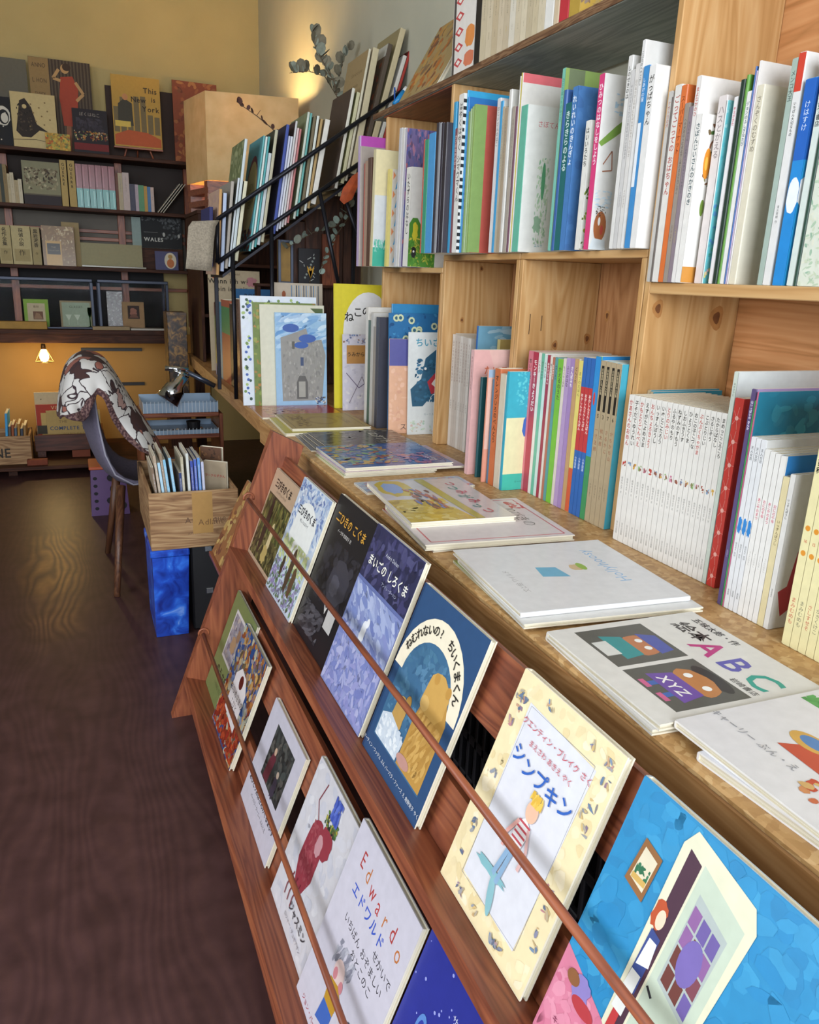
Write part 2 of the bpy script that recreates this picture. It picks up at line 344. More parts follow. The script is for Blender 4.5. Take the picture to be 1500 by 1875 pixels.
# ------------------------------------------------------------------ books
def frame_mat(o, u, v):
    u = Vector(u).normalized(); v = Vector(v); v = (v - u * v.dot(u)).normalized(); y = -(u.cross(v))
    return Matrix(((u.x, y.x, v.x, o[0]), (u.y, y.y, v.y, o[1]), (u.z, y.z, v.z, o[2]), (0, 0, 0, 1)))
BOOKN = [0]
def book(label, w, h, t, o, u, v, cover='#e8e4dc', spine=None, back=None, page='#ded6c2', hard=True, art=None, spine_art=None, side='L', vis=1.0, mat=None, name='picture_book', cat='book', group=None):
    BOOKN[0] += 1; rnd = random.Random(BOOKN[0])
    t = max(t, .0018); mat = mat or M_PRINT; spine = spine or cover; back = back or cover
    root = thing(name, label, cat, group=group, mat=frame_mat(o, u, v)); root['_local'] = 1
    b = min(.0024 if hard else .0008, t * .3); r = min(b * 1.1, t * .35)
    prof = [(w, 0), (r, 0), (r * .3, r * .3), (0, r), (0, t - r), (r * .3, t - r * .3), (r, t), (w, t), (w, t - b), (b * 1.3, t - b), (b * 1.3, b), (w, b)]
    cl = [cover, spine, spine, spine, spine, spine, back, page, page, page, page, page]
    mir = (lambda x: w - x) if side == 'R' else (lambda x: x)
    n = len(prof); V = [(mir(x), y, 0) for x, y in prof] + [(mir(x), y, h) for x, y in prof]; F = []; C = []
    for i in range(n): F.append([i, (i + 1) % n, n + (i + 1) % n, n + i]); C.append(lin(cl[i]))
    edge = mixc(cover, '#f4f0e6', .5) if hard else lin(cover)
    for base in (0, n):
        for q in ([0, 1, 10, 11], [1, 2, 3, 10], [3, 4, 9, 10], [4, 5, 6, 9], [6, 7, 8, 9]): F.append([base + k for k in q]); C.append(edge)
    cov = mesh('cover', V, F, mat, root, C)
    ins = .0028 if hard else .0002
    if t > 2.2 * b:
        x0, x1, y0, y1, z0, z1 = b * 1.3, w - ins, b, t - b, ins, h - ins; cc = mixc(page, '#cbbf9f', rnd.uniform(0, .25))
        V = [(mir(x), y, z) for x in (x0, x1) for y in (y0, y1) for z in (z0, z1)]
        mesh('page_block', V, [[0, 1, 3, 2], [4, 6, 7, 5], [0, 4, 5, 1], [2, 3, 7, 6], [0, 2, 6, 4], [1, 5, 7, 3]], M_PAGE, root, cc)
    if art:
        A = Art(w * vis, h); A.rect(0, 0, 1, 1, cover); art(A); art_mesh('cover_print', A, lambda x, y, e: (x * w * vis, -e, y * h), mat, cov)
    if spine_art:
        A = Art(t, h); A.rect(0, 0, 1, 1, spine); spine_art(A)
        if side == 'L': art_mesh('spine_print', A, lambda x, y, e: (-e, (1 - x) * t, y * h), mat, cov)
        else: art_mesh('spine_print', A, lambda x, y, e: (w + e, x * t, y * h), mat, cov)
    del root['_local']; return root
def stext(title, col, size=.8, y=.95, author=None, acol=None, bold=True, dot=None, base=None):
    def f(A):
        if base:
            for (y0, y1, c) in base: A.rect(0, y0, 1, y1, c)
        n = max(1, len(title.replace(' ', '')) + .5 * title.count(' ')); sz = min(size, .62 * (1 / A.asp) / n)
        if title: A.text(title, .5, y, sz, col, vert=True, bold=bold)
        if dot: A.circ(.5, .42, .3, dot)
        if author:
            s2 = min(size * .62, .2 / A.asp / len(author)); A.text(author, .5, .27, s2, acol or '#555555', vert=True)
    return f
KANA = 'あいうえおかきくけこさしすせそたちつてとなにぬねのはひふへほまみむめもやゆよらりるれろわん山川木花月日本人子犬'
def mini(A, seed, n=6, y0=.04, y1=.96, cols=('#555555',)):
    R = random.Random(seed); sz = min(.55, .03 / A.asp); L = int((y1 - y0) * .5 / (sz * A.asp))
    A.text(''.join(R.choice(KANA) for _ in range(max(3, L))), .5, y1, sz, cols[0], vert=True)
    A.text(''.join(R.choice(KANA) for _ in range(max(2, L // 3))), .5, y0 + (y1 - y0) * .3, sz * .75, cols[-1], vert=True)
def smini(seed, cols=('#6b6b6b', '#8a8a8a'), y0=.08, y1=.92, base=None):
    def f(A):
        if base:
            for (a, b, c) in base: A.rect(0, a, 1, b, c)
        mini(A, seed, 6, y0, y1, cols)
    return f
def solve_x(px, y, z):
    lo, hi = .3, 2.0
    for _ in range(50):
        m = (lo + hi) / 2
        if proj((m, y, z))[0] < px: lo = m
        else: hi = m
    return (lo + hi) / 2
def row(X0, z, items, xend, group, X1=None, ymax=99., ymin=0., avoid=(), xwall=1.16):
    """items: dicts with xb (pixel of the spine's left bottom edge), yt (pixel height of its top), sw (pixel width of the spine when more of the cover shows);
    a book stands right after its neighbour, pushed in a little when its neighbour's cover shows"""
    X1 = X0 if X1 is None else X1; Xlo, Xhi = min(X0, X1), max(X0, X1); ycur = ymax; n = len(items)
    for i, it in enumerate(items):
        xb = it['xb']; X = X0 + (X1 - X0) * (xb - items[0]['xb']) / max(1, xend - items[0]['xb']) if not it.get('_') else X0
        if ycur < 90: X = min(max(solve_x(xb, ycur, z), Xlo), Xhi)
        ya = min(solve_y(xb, X, z), ycur); nx = xb + it['sw'] if it.get('sw') else (items[i + 1]['xb'] if i + 1 < n else xend)
        for (p, q) in avoid:
            if p < ya <= q + .001: ya = p - .0005
        sp = proj((X, ya, z))[0]; yb = solve_y(max(nx, sp + 1.2), X, z)
        for (p, q) in avoid:
            if p - .0005 < yb < q and ya > q: yb = q + .0005
        t = max(.0022, (ya - yb) - .0006); yb = ya - t; lean = math.radians(it.get('lean', 0))
        if yb < ymin: yb = ymin; t = max(.0022, ya - yb)
        lo, hi = .03, .6
        for _ in range(40):
            m = (lo + hi) / 2
            if proj((X, ya + m * math.sin(lean), z + m * math.cos(lean)))[1] > it['yt']: lo = m
            else: hi = m
        h = lo; zz = z + .0004 + max(0, t * math.sin(lean)); ycur = yb - .0004 - max(0, -h * math.sin(lean)) * (0 if i + 1 < n and items[i + 1].get('lean', 0) <= it.get('lean', 0) else 1)
        kw = {k: v for k, v in it.items() if k in ('cover', 'spine', 'back', 'page', 'hard', 'art', 'spine_art', 'mat', 'name', 'cat', 'vis')}
        w = min(it.get('w', min(.26, max(.15, h * .84))), xwall - X)
        book(it['label'], w, h, t, (X, yb, zz), (1, 0, 0), (0, math.sin(lean), math.cos(lean)), group=it.get('group', group), **kw)
def B(xb, yt, label, spine, cover=None, st=None, tc='#333333', **kw):
    d = dict(xb=xb, yt=yt, label=label, spine=spine, cover=cover or spine)
    if st is not None: d['spine_art'] = stext(st, tc, bold=kw.pop('bold', True), author=kw.pop('author', None))
    d.update(kw); return d

# ================================================================== ROOM
def struct(o): o['kind'] = 'structure'; return o
WX, WY, CEIL, FX, FY = 1.31, 6.0, 3.1, -2.2, -2.6
struct(box('floor', (FX - .1, FY - .1, -.06), (WX + .1, WY + .1, 0), M_FLOOR, None, 0))
struct(box('ceiling', (FX - .1, FY - .1, CEIL), (WX + .1, WY + .1, CEIL + .08), M_CEIL, None, 0))
struct(box('wall_back', (FX - .1, WY, 0), (WX + .1, WY + .1, CEIL), M_WALLB, None, 0))
struct(box('wall_right', (WX, FY - .1, 0), (WX + .1, WY, CEIL), M_WALLR, None, 0))
def wall_open(name, lo, hi, o0, o1, ax, mat):
    bm = bmesh.new(); a0, a1 = lo[ax], hi[ax]
    def seg(s0, s1, z0, z1):
        l = list(lo); h = list(hi); l[ax] = s0; h[ax] = s1; l[2] = z0; h[2] = z1; add_box(bm, l, h)
    seg(a0, o0[0], lo[2], hi[2]); seg(o1[0], a1, lo[2], hi[2]); seg(o0[0], o1[0], lo[2], o0[1]); seg(o0[0], o1[0], o1[1], hi[2])
    return struct(bm_obj(name, bm, mat))
wall_open('wall_front', (FX - .1, FY - .1, 0), (WX + .1, FY, CEIL), (-1.7, .8), (1.0, 2.7), 0, M_WALLR)
wall_open('wall_left', (FX - .1, FY, 0), (FX, WY, CEIL), (-.1, .95), (2.1, 2.6), 1, M_WALLR)
for n, lo, hi, ax in (('window_1', (-1.7, FY - .08, .8), (1.0, FY - .02, 2.7), 0), ('added_side_window', (FX - .08, -.1, .95), (FX - .02, 2.1, 2.6), 1)):  # the left wall window is unseen, added to let in side daylight
    bm = bmesh.new(); t = .04
    for k in (0, .5, 1):
        l = list(lo); h = list(hi); c = lo[ax] + (hi[ax] - lo[ax] - t) * k; l[ax] = c; h[ax] = c + t; add_box(bm, l, h, .003)
    for zz in (lo[2], hi[2] - t):
        l = list(lo); h = list(hi); l[2] = zz; h[2] = zz + t; add_box(bm, l, h, .003)
    struct(bm_obj(n, bm, DARK['z']))

# ================================================================== COUNTER
CZ, CXF = .75, .5875
ct = thing('shop_counter', 'long chipboard counter with plain wooden apron under the picture book shelves', 'counter', (CXF, 2.0, 0))
box('counter_top', (CXF, .02, CZ - .011), (1.29, 2.785, CZ), M_OSB, ct, .003)
def taper(name, z0, z1, x1, t):
    a, b = CXF + .003 + t, CXF + .05 + t; V = [(x, y, z) for z in (z0, z1) for x, y in ((a, 2.788), (x1 or a + .025, 2.788), (x1 or b + .025, 5.16), (b, 5.16))]
    mesh(name, V, [[3, 2, 1, 0], [4, 5, 6, 7], [0, 1, 5, 4], [1, 2, 6, 5], [2, 3, 7, 6], [3, 0, 4, 7]], APRON, ct)
taper('counter_top', CZ - .022, CZ, 1.29, 0)
box('apron', (CXF + .002, .02, CZ - .092), (CXF + .03, 2.785, CZ - .0112), APRON, ct, .003)
taper('apron', CZ - .06, CZ - .0225, 0, .002)
for yy in (.06, 2.70, 5.06):
    for xx in (CXF + .08, 1.22): box('leg', (xx, yy, 0), (xx + .06, yy + .06, CZ - .024), DARK['z'], ct, .003)
box('back_panel', (1.287, .02, 0), (1.3, 5.16, CZ - .0225), DARK['z'], ct, .001)  # added dark panel, stands in for the unlit void under the counter
# slotted black crates on the floor under the counter
def slotted_crate(label, y0, y1, z0=.0, z1=.3, x0=.64, x1=1.0):
    r = thing('slotted_crate', label, 'crate', (x0, (y0 + y1) / 2, z0), 'black plastic crates under the counter')
    box('base', (x0, y0, z0), (x1, y1, z0 + .01), M_BLACK, r, .001)
    for lo, hi in (((x0, y0, z0), (x0 + .012, y1, z1)), ((x1 - .012, y0, z0), (x1, y1, z1))):
        bm = bmesh.new(); zz = z0
        for k in range(4): add_box(bm, (lo[0], y0, z0 + (z1 - z0 - .02) * k / 3), (hi[0], y1, z0 + (z1 - z0 - .02) * k / 3 + .02), .002)
        n = int((y1 - y0) / .03)
        for k in range(n + 1):
            yy = y0 + (y1 - y0 - .01) * k / n; add_box(bm, (lo[0], yy, z0), (hi[0], yy + .01, z1), .002)
        bm_obj('slotted_side', bm, M_BLACK, r)
    for yy in (y0, y1 - .012): box('end_wall', (x0, yy, z0), (x1, yy + .012, z1), M_BLACK, r, .002)
slotted_crate('black slotted plastic crate lower of the pair under the counter', .62, 1.28)
slotted_crate('black slotted plastic crate stacked on another under the counter', .62, 1.28, .303, .6)

# ================================================================== PINE SHELF BOXES ON THE COUNTER
XF, XB = 1.03, 1.262; PT = .016
ZA_, ZB_, DZ, ZTOP = 1.288, 1.324, 1.263, 1.7997
def boxunit(label, y0, y1, ztop, zhi, tint, left=True, right=True, name='book_box'):
    r = thing(name, label, 'shelf', (XF, (y0 + y1) / 2, CZ))
    if left: box('side_panel', (XF, y1 - PT, CZ + .0005), (XB, y1, zhi or ztop - PT), tint['z'], r)
    if right: box('side_panel', (XF, y0, CZ + .0005), (XB, y0 + PT, ztop - PT), tint['z'], r)
    ye = y1 - PT if (left and zhi) else y1
    box('shelf_board', (XF, y0, ztop - PT + .0003), (XB, ye - .0003, ztop), tint['y'], r)
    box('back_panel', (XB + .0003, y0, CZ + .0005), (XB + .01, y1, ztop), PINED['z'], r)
    return r
boxunit('small pine shelf box whose upright rises beside the iron rack', 2.217, 2.732, ZA_, 1.776, PINE)
rb = boxunit('pine shelf box holding the grey paperback series', 1.765, 2.2145, ZB_, None, PINE)
box('upright', (XF, 2.2145 - PT, ZB_ + .0005), (XB, 2.2145, 1.7805), PINE['z'], rb)
rc = boxunit('pine shelf box with cracked knotty upright beside the colourful thin spines', 1.2815, 1.762, ZB_, None, PINE)
KD, KM = plain('knot_heart', '#6a3f1e', .6, 0, .2, 90), plain('knot_ring', '#a5733f', .6, 0, .15, 70)
def knot(root, px, py, r, y=None, x=None):
    c = aty(px, py, y) if y else atx(px, py, x)
    for k, (m, e) in enumerate(((KM, .0002), (KD, .0004))):
        q = r * (1 if k == 0 else .5); V = []
        for i in range(14):
            a = i * 2 * math.pi / 14; w = 1 + .12 * math.sin(3 * a + px); V.append((c.x + q * .8 * w * math.cos(a), y - e, c.z + q * 1.1 * w * math.sin(a)) if y else (x - e, c.y + q * .8 * w * math.cos(a), c.z + q * 1.1 * w * math.sin(a)))
        mesh('knot', V, [list(range(14))], m, root)
knot(rb, 882, 492, .008, y=2.1985); knot(rb, 846, 586, .008, y=2.1985); knot(rc, 1016, 632, .011, y=1.746); knot(rc, 1075, 620, .013, y=1.746); knot(rc, 1112, 578, .013, x=XB + .0003)
M_CRACK = plain('dark_crack', '#3a2415', .9)
for a, b in (((972, 575), (968, 612)), ((992, 578), (990, 606))):
    p, q = aty(a[0], a[1], 1.7455), aty(b[0], b[1], 1.7455); box('crack', (q.x, 1.7452, q.z), (q.x + .0016, 1.7459, p.z), M_CRACK, rc, 0)
rd = thing('book_box', 'tall pine shelf box holding the white folk tale series', 'shelf', (XF, .85, CZ))
box('side_panel', (XF, 1.263, CZ + .0005), (XB, 1.263 + PT, 2.01), PINE['z'], rd)
box('side_panel', (XF, .415, CZ + .0005), (XB, .431, 2.01), PINE['z'], rd)
box('shelf_board', (XF, .4313, DZ - .021), (XB, 1.2627, DZ), PINE['y'], rd)
box('top_board', (XF, .415, 2.0105), (XB, 1.263 + PT, 2.027), PINE['y'], rd)
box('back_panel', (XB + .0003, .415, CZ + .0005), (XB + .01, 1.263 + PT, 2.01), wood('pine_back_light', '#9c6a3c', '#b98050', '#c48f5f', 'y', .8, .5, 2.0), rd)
knot(rd, 1312, 582, .022, y=1.263); knot(rd, 1205, 565, .016, y=1.263)
TB = thing('top_board', 'long grey painted plank with raw edge carrying the upper paperbacks', 'shelf', (XF, 2.06, 1.782))
box('plank', (XF - .005, 1.2815, 1.7815), (1.29, 2.84, 1.7995), GREENBOARD, TB, .002)
box('raw_edge', (XF - .009, 1.2815, 1.7818), (XF - .0052, 2.84, 1.7992), wood('raw_edge_wood', '#4a3220', '#6a4a30', '#86684a', 'y', 2, .8), TB, .001)
TB2 = thing('box_lid', 'reddish brown board capping the small box below the grey plank', 'shelf', (XF, 2.49, 1.776))
box('board', (XF, 2.2148, 1.7762), (XB, 2.754, 1.7812), RED['y'], TB2, .001)
# ================================================================== RACK IN FRONT OF THE COUNTER
TH = math.atan(.369); DV = Vector((math.sin(TH), 0, math.cos(TH))); NV = Vector((-math.cos(TH), 0, math.sin(TH)))
YS, YE = 2.087, .06
rk = thing('display_rack', 'two tier reddish wooden leaning rack with dowel rails in front of the counter', 'rack', (.23, 1.1, 0))
def stile(y0, y1):
    f0, f1 = Vector((.171, 0, 0)), Vector((.479, 0, .835)); b0, b1 = Vector((.292, 0, 0)), Vector((.566, 0, .79))
    V = []; 
    for y in (y0, y1):
        for p in (f0, b0, b1, f1): V.append((p.x, y, p.z))
    o = mesh('stile', V, [[0, 1, 2, 3], [7, 6, 5, 4], [0, 4, 5, 1], [1, 5, 6, 2], [2, 6, 7, 3], [3, 7, 4, 0]], RED['z'], rk)
    return o
stile(YS, YS + .032); stile(YE - .032, YE)
RIN = [Vector((.351, 0, .513)), Vector((.216, 0, .125))]
def slab(name, origin, s0, s1, q0, q1, y0, y1, mat):
    """box in rack frame: s = depth inward, q = up the slope"""
    V = []
    for y in (y0, y1):
        for s, q in ((s0, q0), (s1, q0), (s1, q1), (s0, q1)):
            p = origin - NV * s + DV * q; V.append((p.x, y, p.z))
    return mesh(name, V, [[0, 1, 2, 3], [7, 6, 5, 4], [0, 4, 5, 1], [1, 5, 6, 2], [2, 6, 7, 3], [3, 7, 4, 0]], mat, rk)
for i, o in enumerate(RIN):
    slab('tray', o, 0, .085, -.02, 0, YE, YS, RED['y'])
    slab('back_slat', o, .066, .078, .0005, .085, YE, YS, RED['y'])
    slab('back_slat', o, .066, .078, .185, .29, YE, YS, RED['y'])
for (x, z), nm in (((.407, .645), 'dowel_rail'), ((.270, .253), 'dowel_rail')):
    tube(nm, [(x, YE + .001, z), (x, YS - .001, z)], .0055, RED['y'], rk, 10)
for (x, z) in ((.407, .645), (.270, .253)):
    tube('dowel_hook', [(x + .014 * math.cos(a), YS - .006, z + .014 * math.sin(a) + .006) for a in [math.pi * k / 8 for k in range(-1, 10)]], .003, RED['x'], rk, 6)
box('side_ledge', (.345, YS + .0325, .36), (.43, 2.45, .374), RED['y'], rk)
DS = .041   # books' front faces lie this far in from the tray lip
def rack_book(tier, tl, tr, hpx, label, t, extra=0, **kw):
    o = RIN[tier] - NV * DS + DV * .0006
    # plane x = x0 + tan * z through o
    x0 = o.x - math.tan(TH) * o.z; s = math.tan(TH)
    def pl(px, py):
        d = ray(px, py); k = (x0 + s * HCAM) / (d.x - s * d.z); return CAM + d * k
    A, Bp = pl(*tl), pl(*tr); w = kw.pop('w', None) or abs(A.y - Bp.y); y = min(A.y, YS - .004); C = pl(*hpx)
    h = (A.z - o.z) / math.cos(TH) if kw.get('h') is None else kw.pop('h')
    dd = extra
    org = o - NV * dd; book(label, w, h, t, (org.x, y, org.z), (0, -1, 0), DV, group='picture books displayed on the leaning rack', **kw)
    return w, h
def a_bears1(A):
    A.rect(.04, .04, .99, .74, '#3c3a22'); A.dabs(.04, .3, .99, .72, ['#4f5a2c', '#6b6a34', '#2f3220', '#7d7440'], 60, .06, 3, 2, 1.57)
    A.dabs(.04, .04, .99, .35, ['#59522e', '#413a24', '#777043', '#2b2a1b'], 60, .06, 4, 1.5)
    A.ell(.28, .42, .06, .32, '#2d211a'); A.ell(.52, .34, .05, .18, '#c9b78a', wob=.15); A.ell(.5, .16, .08, .1, '#b09a5e', wob=.2)
    A.text('三びきのくま', .42, .87, .095, '#1d1a18', bold=True); A.text('バーナデット・ワッツ', .42, .79, .035, '#4d453c')
def a_bears2(A):
    A.dabs(.01, .55, .99, .99, ['#8fa6c8', '#7089b8', '#b3c0d4', '#5f6fa0', '#e0e2e4'], 120, .045, 5, 1.8)
    A.ell(.5, .62, .36, .24, '#dfe0dc', wob=.06); A.dabs(.05, .3, .95, .52, ['#c8cf96', '#b4c08a', '#d9d5a0', '#93a877'], 60, .06, 6)
    A.dabs(.02, .02, .98, .3, ['#6d8a5a', '#8a7fae', '#55704a', '#a99ac4', '#4a4f3c'], 110, .045, 7)
    A.ell(.56, .3, .06, .19, '#4b3a2c', wob=.12); A.ell(.72, .24, .06, .13, '#5c4531', wob=.12); A.ell(.3, .27, .04, .09, '#42342a', wob=.12)
    A.text('三びきのくま', .48, .76, .1, '#1f2433', bold=True); A.text('作 L.トルストイ', .48, .69, .04, '#3b4256')
def a_black(A):
    A.dabs(.1, .3, .95, .72, ['#1c1b22', '#2a2930', '#24232b'], 40, .09, 8); A.ell(.6, .5, .22, .15, '#383740', wob=.1); A.ell(.55, .47, .1, .07, '#4a4953', wob=.15)
    A.ell(.42, .6, .05, .035, '#2f2e36'); A.ell(.78, .62, .05, .035, '#34333c'); A.poly([(.5, .33), (.56, .27), (.6, .36), (.56, .31)], '#c9c6c2')
    A.dabs(.05, .05, .6, .25, ['#3b393f', '#55535a', '#2a282e'], 40, .05, 9, 2.5, .3); A.rect(.62, .2, .8, .33, '#b9b6b4')
    A.text('二ひきの こぐま', .46, .86, .098, '#c9953a', bold=True); A.text('イーラ作 松岡享子 訳', .4, .78, .036, '#cfcac4')
def a_polar(A):
    A.rect(0, .68, 1, 1, '#2b2c4c'); A.dabs(.01, .68, .99, .99, ['#23243f', '#3b3a62', '#4a4a70'], 50, .1, 10)
    A.rect(0, 0, 1, .66, '#7f88b8'); A.dabs(.01, .36, .99, .66, ['#98a3c8', '#7482b4', '#a9b2d0', '#6a76aa'], 80, .08, 11, 2, -.5)
    A.dabs(.01, .01, .99, .4, ['#8d8fc0', '#7680b6', '#a6a8cc', '#6f78b0', '#9a9ec8'], 90, .07, 12, 1.6)
    A.ell(.48, .37, .1, .05, '#8f9ac0', wob=.1); A.ell(.46, .43, .05, .075, '#d9dbe0', wob=.1); A.ell(.5, .5, .03, .028, '#e0e1e4')
    A.text('まいごの しろくま', .5, .8, .1, '#e9e6dc', bold=True); A.text('André Dahan', .5, .885, .045, '#c9cbd8'); A.text('アンドレ・ダーハン', .62, .735, .035, '#b9bdd2')
def a_sleep(A):
    A.rect(0, 0, 1, 1, '#2a4a72'); A.rect(.0, .0, .03, 1, '#1f3a5e')
    A.poly([(.1, .12), (.9, .12), (.9, .55)] + [(.5 + .4 * math.cos(math.pi * k / 14), .55 + .27 * math.sin(math.pi * k / 14)) for k in range(15)], '#3c6688')
    A.dabs(.14, .3, .86, .74, ['#46728f', '#335a7c', '#5580a0'], 50, .06, 13, 2)
    A.poly([(.5 + .49 * math.cos(math.pi * k / 16), .53 + .38 * math.sin(math.pi * k / 16)) for k in range(17)] + [(.5 + .36 * math.cos(math.pi * k / 16), .53 + .25 * math.sin(math.pi * k / 16)) for k in range(16, -1, -1)], '#e6dcc4')
    A.poly([(.52, .13), (.9, .13), (.9, .5), (.8, .64), (.66, .62), (.56, .5), (.52, .4)], '#b58a44'); A.ell(.68, .56, .16, .13, '#c49a52', wob=.08); A.ell(.58, .5, .06, .04, '#cfa965'); A.ell(.62, .65, .035, .03, '#b98c45'); A.ell(.8, .64, .035, .03, '#b98c45')
    A.dabs(.56, .16, .88, .46, ['#a97e3c', '#c79e58', '#b78d48'], 40, .05, 14, 2, 1.2)
    A.ell(.33, .32, .09, .11, '#b79050', wob=.1); A.ell(.4, .42, .04, .04, '#a9803f')
    A.poly([(.12, .13), (.5, .13), (.52, .24), (.4, .27), (.24, .3), (.12, .26)], '#c3ccd6'); A.dabs(.14, .13, .5, .27, ['#b0bccb', '#dde1e4'], 24, .05, 15); A.ell(.6, .17, .1, .03, '#b78a80')
    t = 'ねむれないの? ちいくまくん'
    for i, ch in enumerate(t):
        if ch == ' ': continue
        a = math.pi * (.86 - .8 * i / len(t)); A.text(ch, .5 + .425 * math.cos(a), .53 + .318 * math.sin(a), .085, '#1c1a1a', rot=a - math.pi / 2, bold=True)
    A.text('マーティン・ワッデル ぶん バーバラ・ファース え 角野栄子 やく', .5, .06, .034, '#d8dce0')
def a_simp(A):
    A.rect(0, 0, 1, 1, '#e6d6ac'); A.dabs(.02, .02, .98, .98, ['#e9dbb4', '#dcc99a', '#ecdfc0'], 70, .09, 16)
    A.poly([(.2, .12), (.82, .1), (.85, .88), (.17, .9)], '#d5d5dc'); A.frame(.19, .11, .83, .89, .003, '#8a8a92')
    R = random.Random(17)
    for k in range(30):
        x, y = (R.uniform(.05, .13) if k % 2 else R.uniform(.89, .95), R.uniform(.06, .94)) if k < 22 else (R.uniform(.2, .8), R.choice((.05, .95)))
        A.dabs(max(.01, x - .035), max(.01, y - .02), min(.99, x + .035), min(.99, y + .02), ['#6f8aa8', '#9a9a9c', '#b88088', '#cbb078', '#5c6a84'], 4, .016, 20 + k, 2)
    A.text('クエンティン・ブレイク さく', .52, .83, .052, '#c04a58'); A.text('まえさわ あきえ やく', .52, .77, .045, '#c04a58')
    for i, ch in enumerate('シンプキン'): A.text(ch, .26 + .125 * i, (.7, .68, .68, .67, .68)[i], .125, '#2f5fb4', bold=True)
    A.ell(.42, .24, .16, .02, '#7fb0b8', wob=.2); A.ell(.5, .17, .03, .09, '#86b4bc', rot=.5)
    A.line([(.5, .4), (.45, .24)], .035, '#86a6c4'); A.line([(.53, .4), (.5, .22)], .035, '#86a6c4')
    A.poly([(.46, .39), (.57, .39), (.6, .5), (.53, .53), (.48, .5)], '#e6e0e0')
    for k in range(5): A.line([(.465 + .004 * k, .405 + .025 * k), (.575 + .004 * k, .405 + .025 * k)], .014, '#c0505a')
    A.line([(.48, .5), (.42, .42), (.43, .36)], .025, '#e0a8a0'); A.line([(.58, .5), (.63, .42), (.62, .34)], .025, '#d9b0ac')
    A.ell(.55, .565, .055, .045, '#e3b79c'); A.dabs(.49, .585, .63, .64, ['#e3c05c', '#d9ae40'], 18, .02, 60, 2.6, 1.4)
def a_door(A0):
    A = A0
    A.rect(0, 0, 1, 1, '#2b86b8'); A.dabs(.01, .3, .99, .99, ['#2f8cbe', '#2a80b2', '#3a95c4', '#2783b8'], 90, .1, 61)
    A.poly([(0, 0), (1, 0), (1, .06), (.52, .2), (0, .34)], '#cf7a94'); A.dabs(.01, .01, .5, .26, ['#d4849c', '#c86e8a', '#da90a6'], 40, .08, 62)
    _n = len(A.polys)
    A.poly([(.3, .2), (.62, .06), (.7, .8), (.66, .86), (.34, .92), (.3, .86)], '#d9d6bc'); A.poly([(.33, .22), (.39, .2), (.41, .84), (.34, .86)], '#4a2e3e')
    A.poly([(.4, .17), (.62, .08), (.66, .78), (.42, .85)], '#bcc8b6'); A.poly([(.44, .46), (.6, .42), (.62, .72), (.45, .77)], '#a9b2b0')
    R = random.Random(63)
    for i in range(3):
        for j in range(4):
            x0 = .452 + .052 * i; y0 = .47 + .068 * j - .012 * i
            A.poly([(x0, y0), (x0 + .044, y0 - .01), (x0 + .045, y0 + .05), (x0 + .001, y0 + .06)], R.choice(('#6a5a9a', '#7a4450', '#8a5f96', '#6a3a34', '#7d6ab0')))
    A.ell(.527, .58, .05, .075, '#7464a8'); A.line([(.415, .42), (.45, .4)], .012, '#2a2a30')
    A.ell(.335, .62, .035, .05, '#b5502e', wob=.15); A.ell(.35, .61, .022, .033, '#e6cdb4'); A.poly([(.32, .36), (.38, .36), (.385, .56), (.33, .57)], '#3a4a86'); A.poly([(.33, .44), (.39, .46), (.38, .54), (.34, .54)], '#e6e6ea'); A.poly([(.31, .27), (.37, .27), (.375, .42), (.325, .42)], '#dcdcd8'); A.poly([(.32, .14), (.36, .14), (.36, .27), (.325, .27)], '#b8383a')
    A.poly([(.12, .62), (.24, .6), (.25, .76), (.14, .78)], '#8d6038'); A.poly([(.14, .64), (.225, .625), (.235, .74), (.155, .755)], '#d8ceb4'); A.dabs(.15, .655, .225, .7, ['#2f6a4a', '#3f7a5a'], 12, .02, 64); A.rect(.145, .64, .225, .66, '#c9a45a')
    for _k in range(_n, len(A.polys)): P_, C_, L_ = A.polys[_k]; A.polys[_k] = ([(x, min(.998, y + .06)) for x, y in P_], C_, L_)
    A.line([(.78, .06), (.8, .36)], .022, '#c2303a'); A.line([(.79, .2), (.97, .14)], .02, '#c2303a'); A.line([(.79, .3), (.97, .25)], .02, '#c2303a'); A.line([(.97, .05), (.99, .3)], .022, '#c2303a'); A.ell(.92, .22, .08, .09, '#2f6a3c', wob=.1)
    A.ell(.16, .26, .05, .05, '#8a7cba', wob=.2); A.ell(.2, .22, .07, .025, '#b03a40'); A.ell(.1, .27, .04, .025, '#8a5a38')
    A.text('アンナの赤いオーバー', .62, .06, .04, '#5a2e4a', align='l'); A.text('キーゼラ・クレメント', .26, .1, .035, '#8a3a5c')
RB = dict(mat=M_PRINT)
rack_book(0, (497, 850), (560, 905), (440, 985), 'tan picture book with a forest painting, standing beside the rack upright', .008, w=.29, extra=.012, cover='#b59a80', art=a_bears1, hard=True)
rack_book(0, (557, 872), (606, 905), (485, 1060), 'picture book with pale blue floral cover and brown animals on the rack', .009, w=.235, extra=.0015, cover='#b9c4d2', art=a_bears2)
rack_book(0, (616, 900), (690, 955), (530, 1130), 'black picture book with gold title leaning on the upper rack tier', .011, w=.255, extra=.012, cover='#17161c', art=a_black)
rack_book(0, (692, 957), (783, 1022), (585, 1230), 'violet and ice blue picture book with white lettering on the rack', .010, cover='#5f6a9c', spine='#8fb0d0', back='#cfd8e0', art=a_polar, extra=.001)
rack_book(0, (778, 1065), (900, 1170), (660, 1345), 'navy picture book with a curved cream title banner on the rack', .011, cover='#2a4a72', back='#8fbcd4', art=a_sleep, extra=.001)
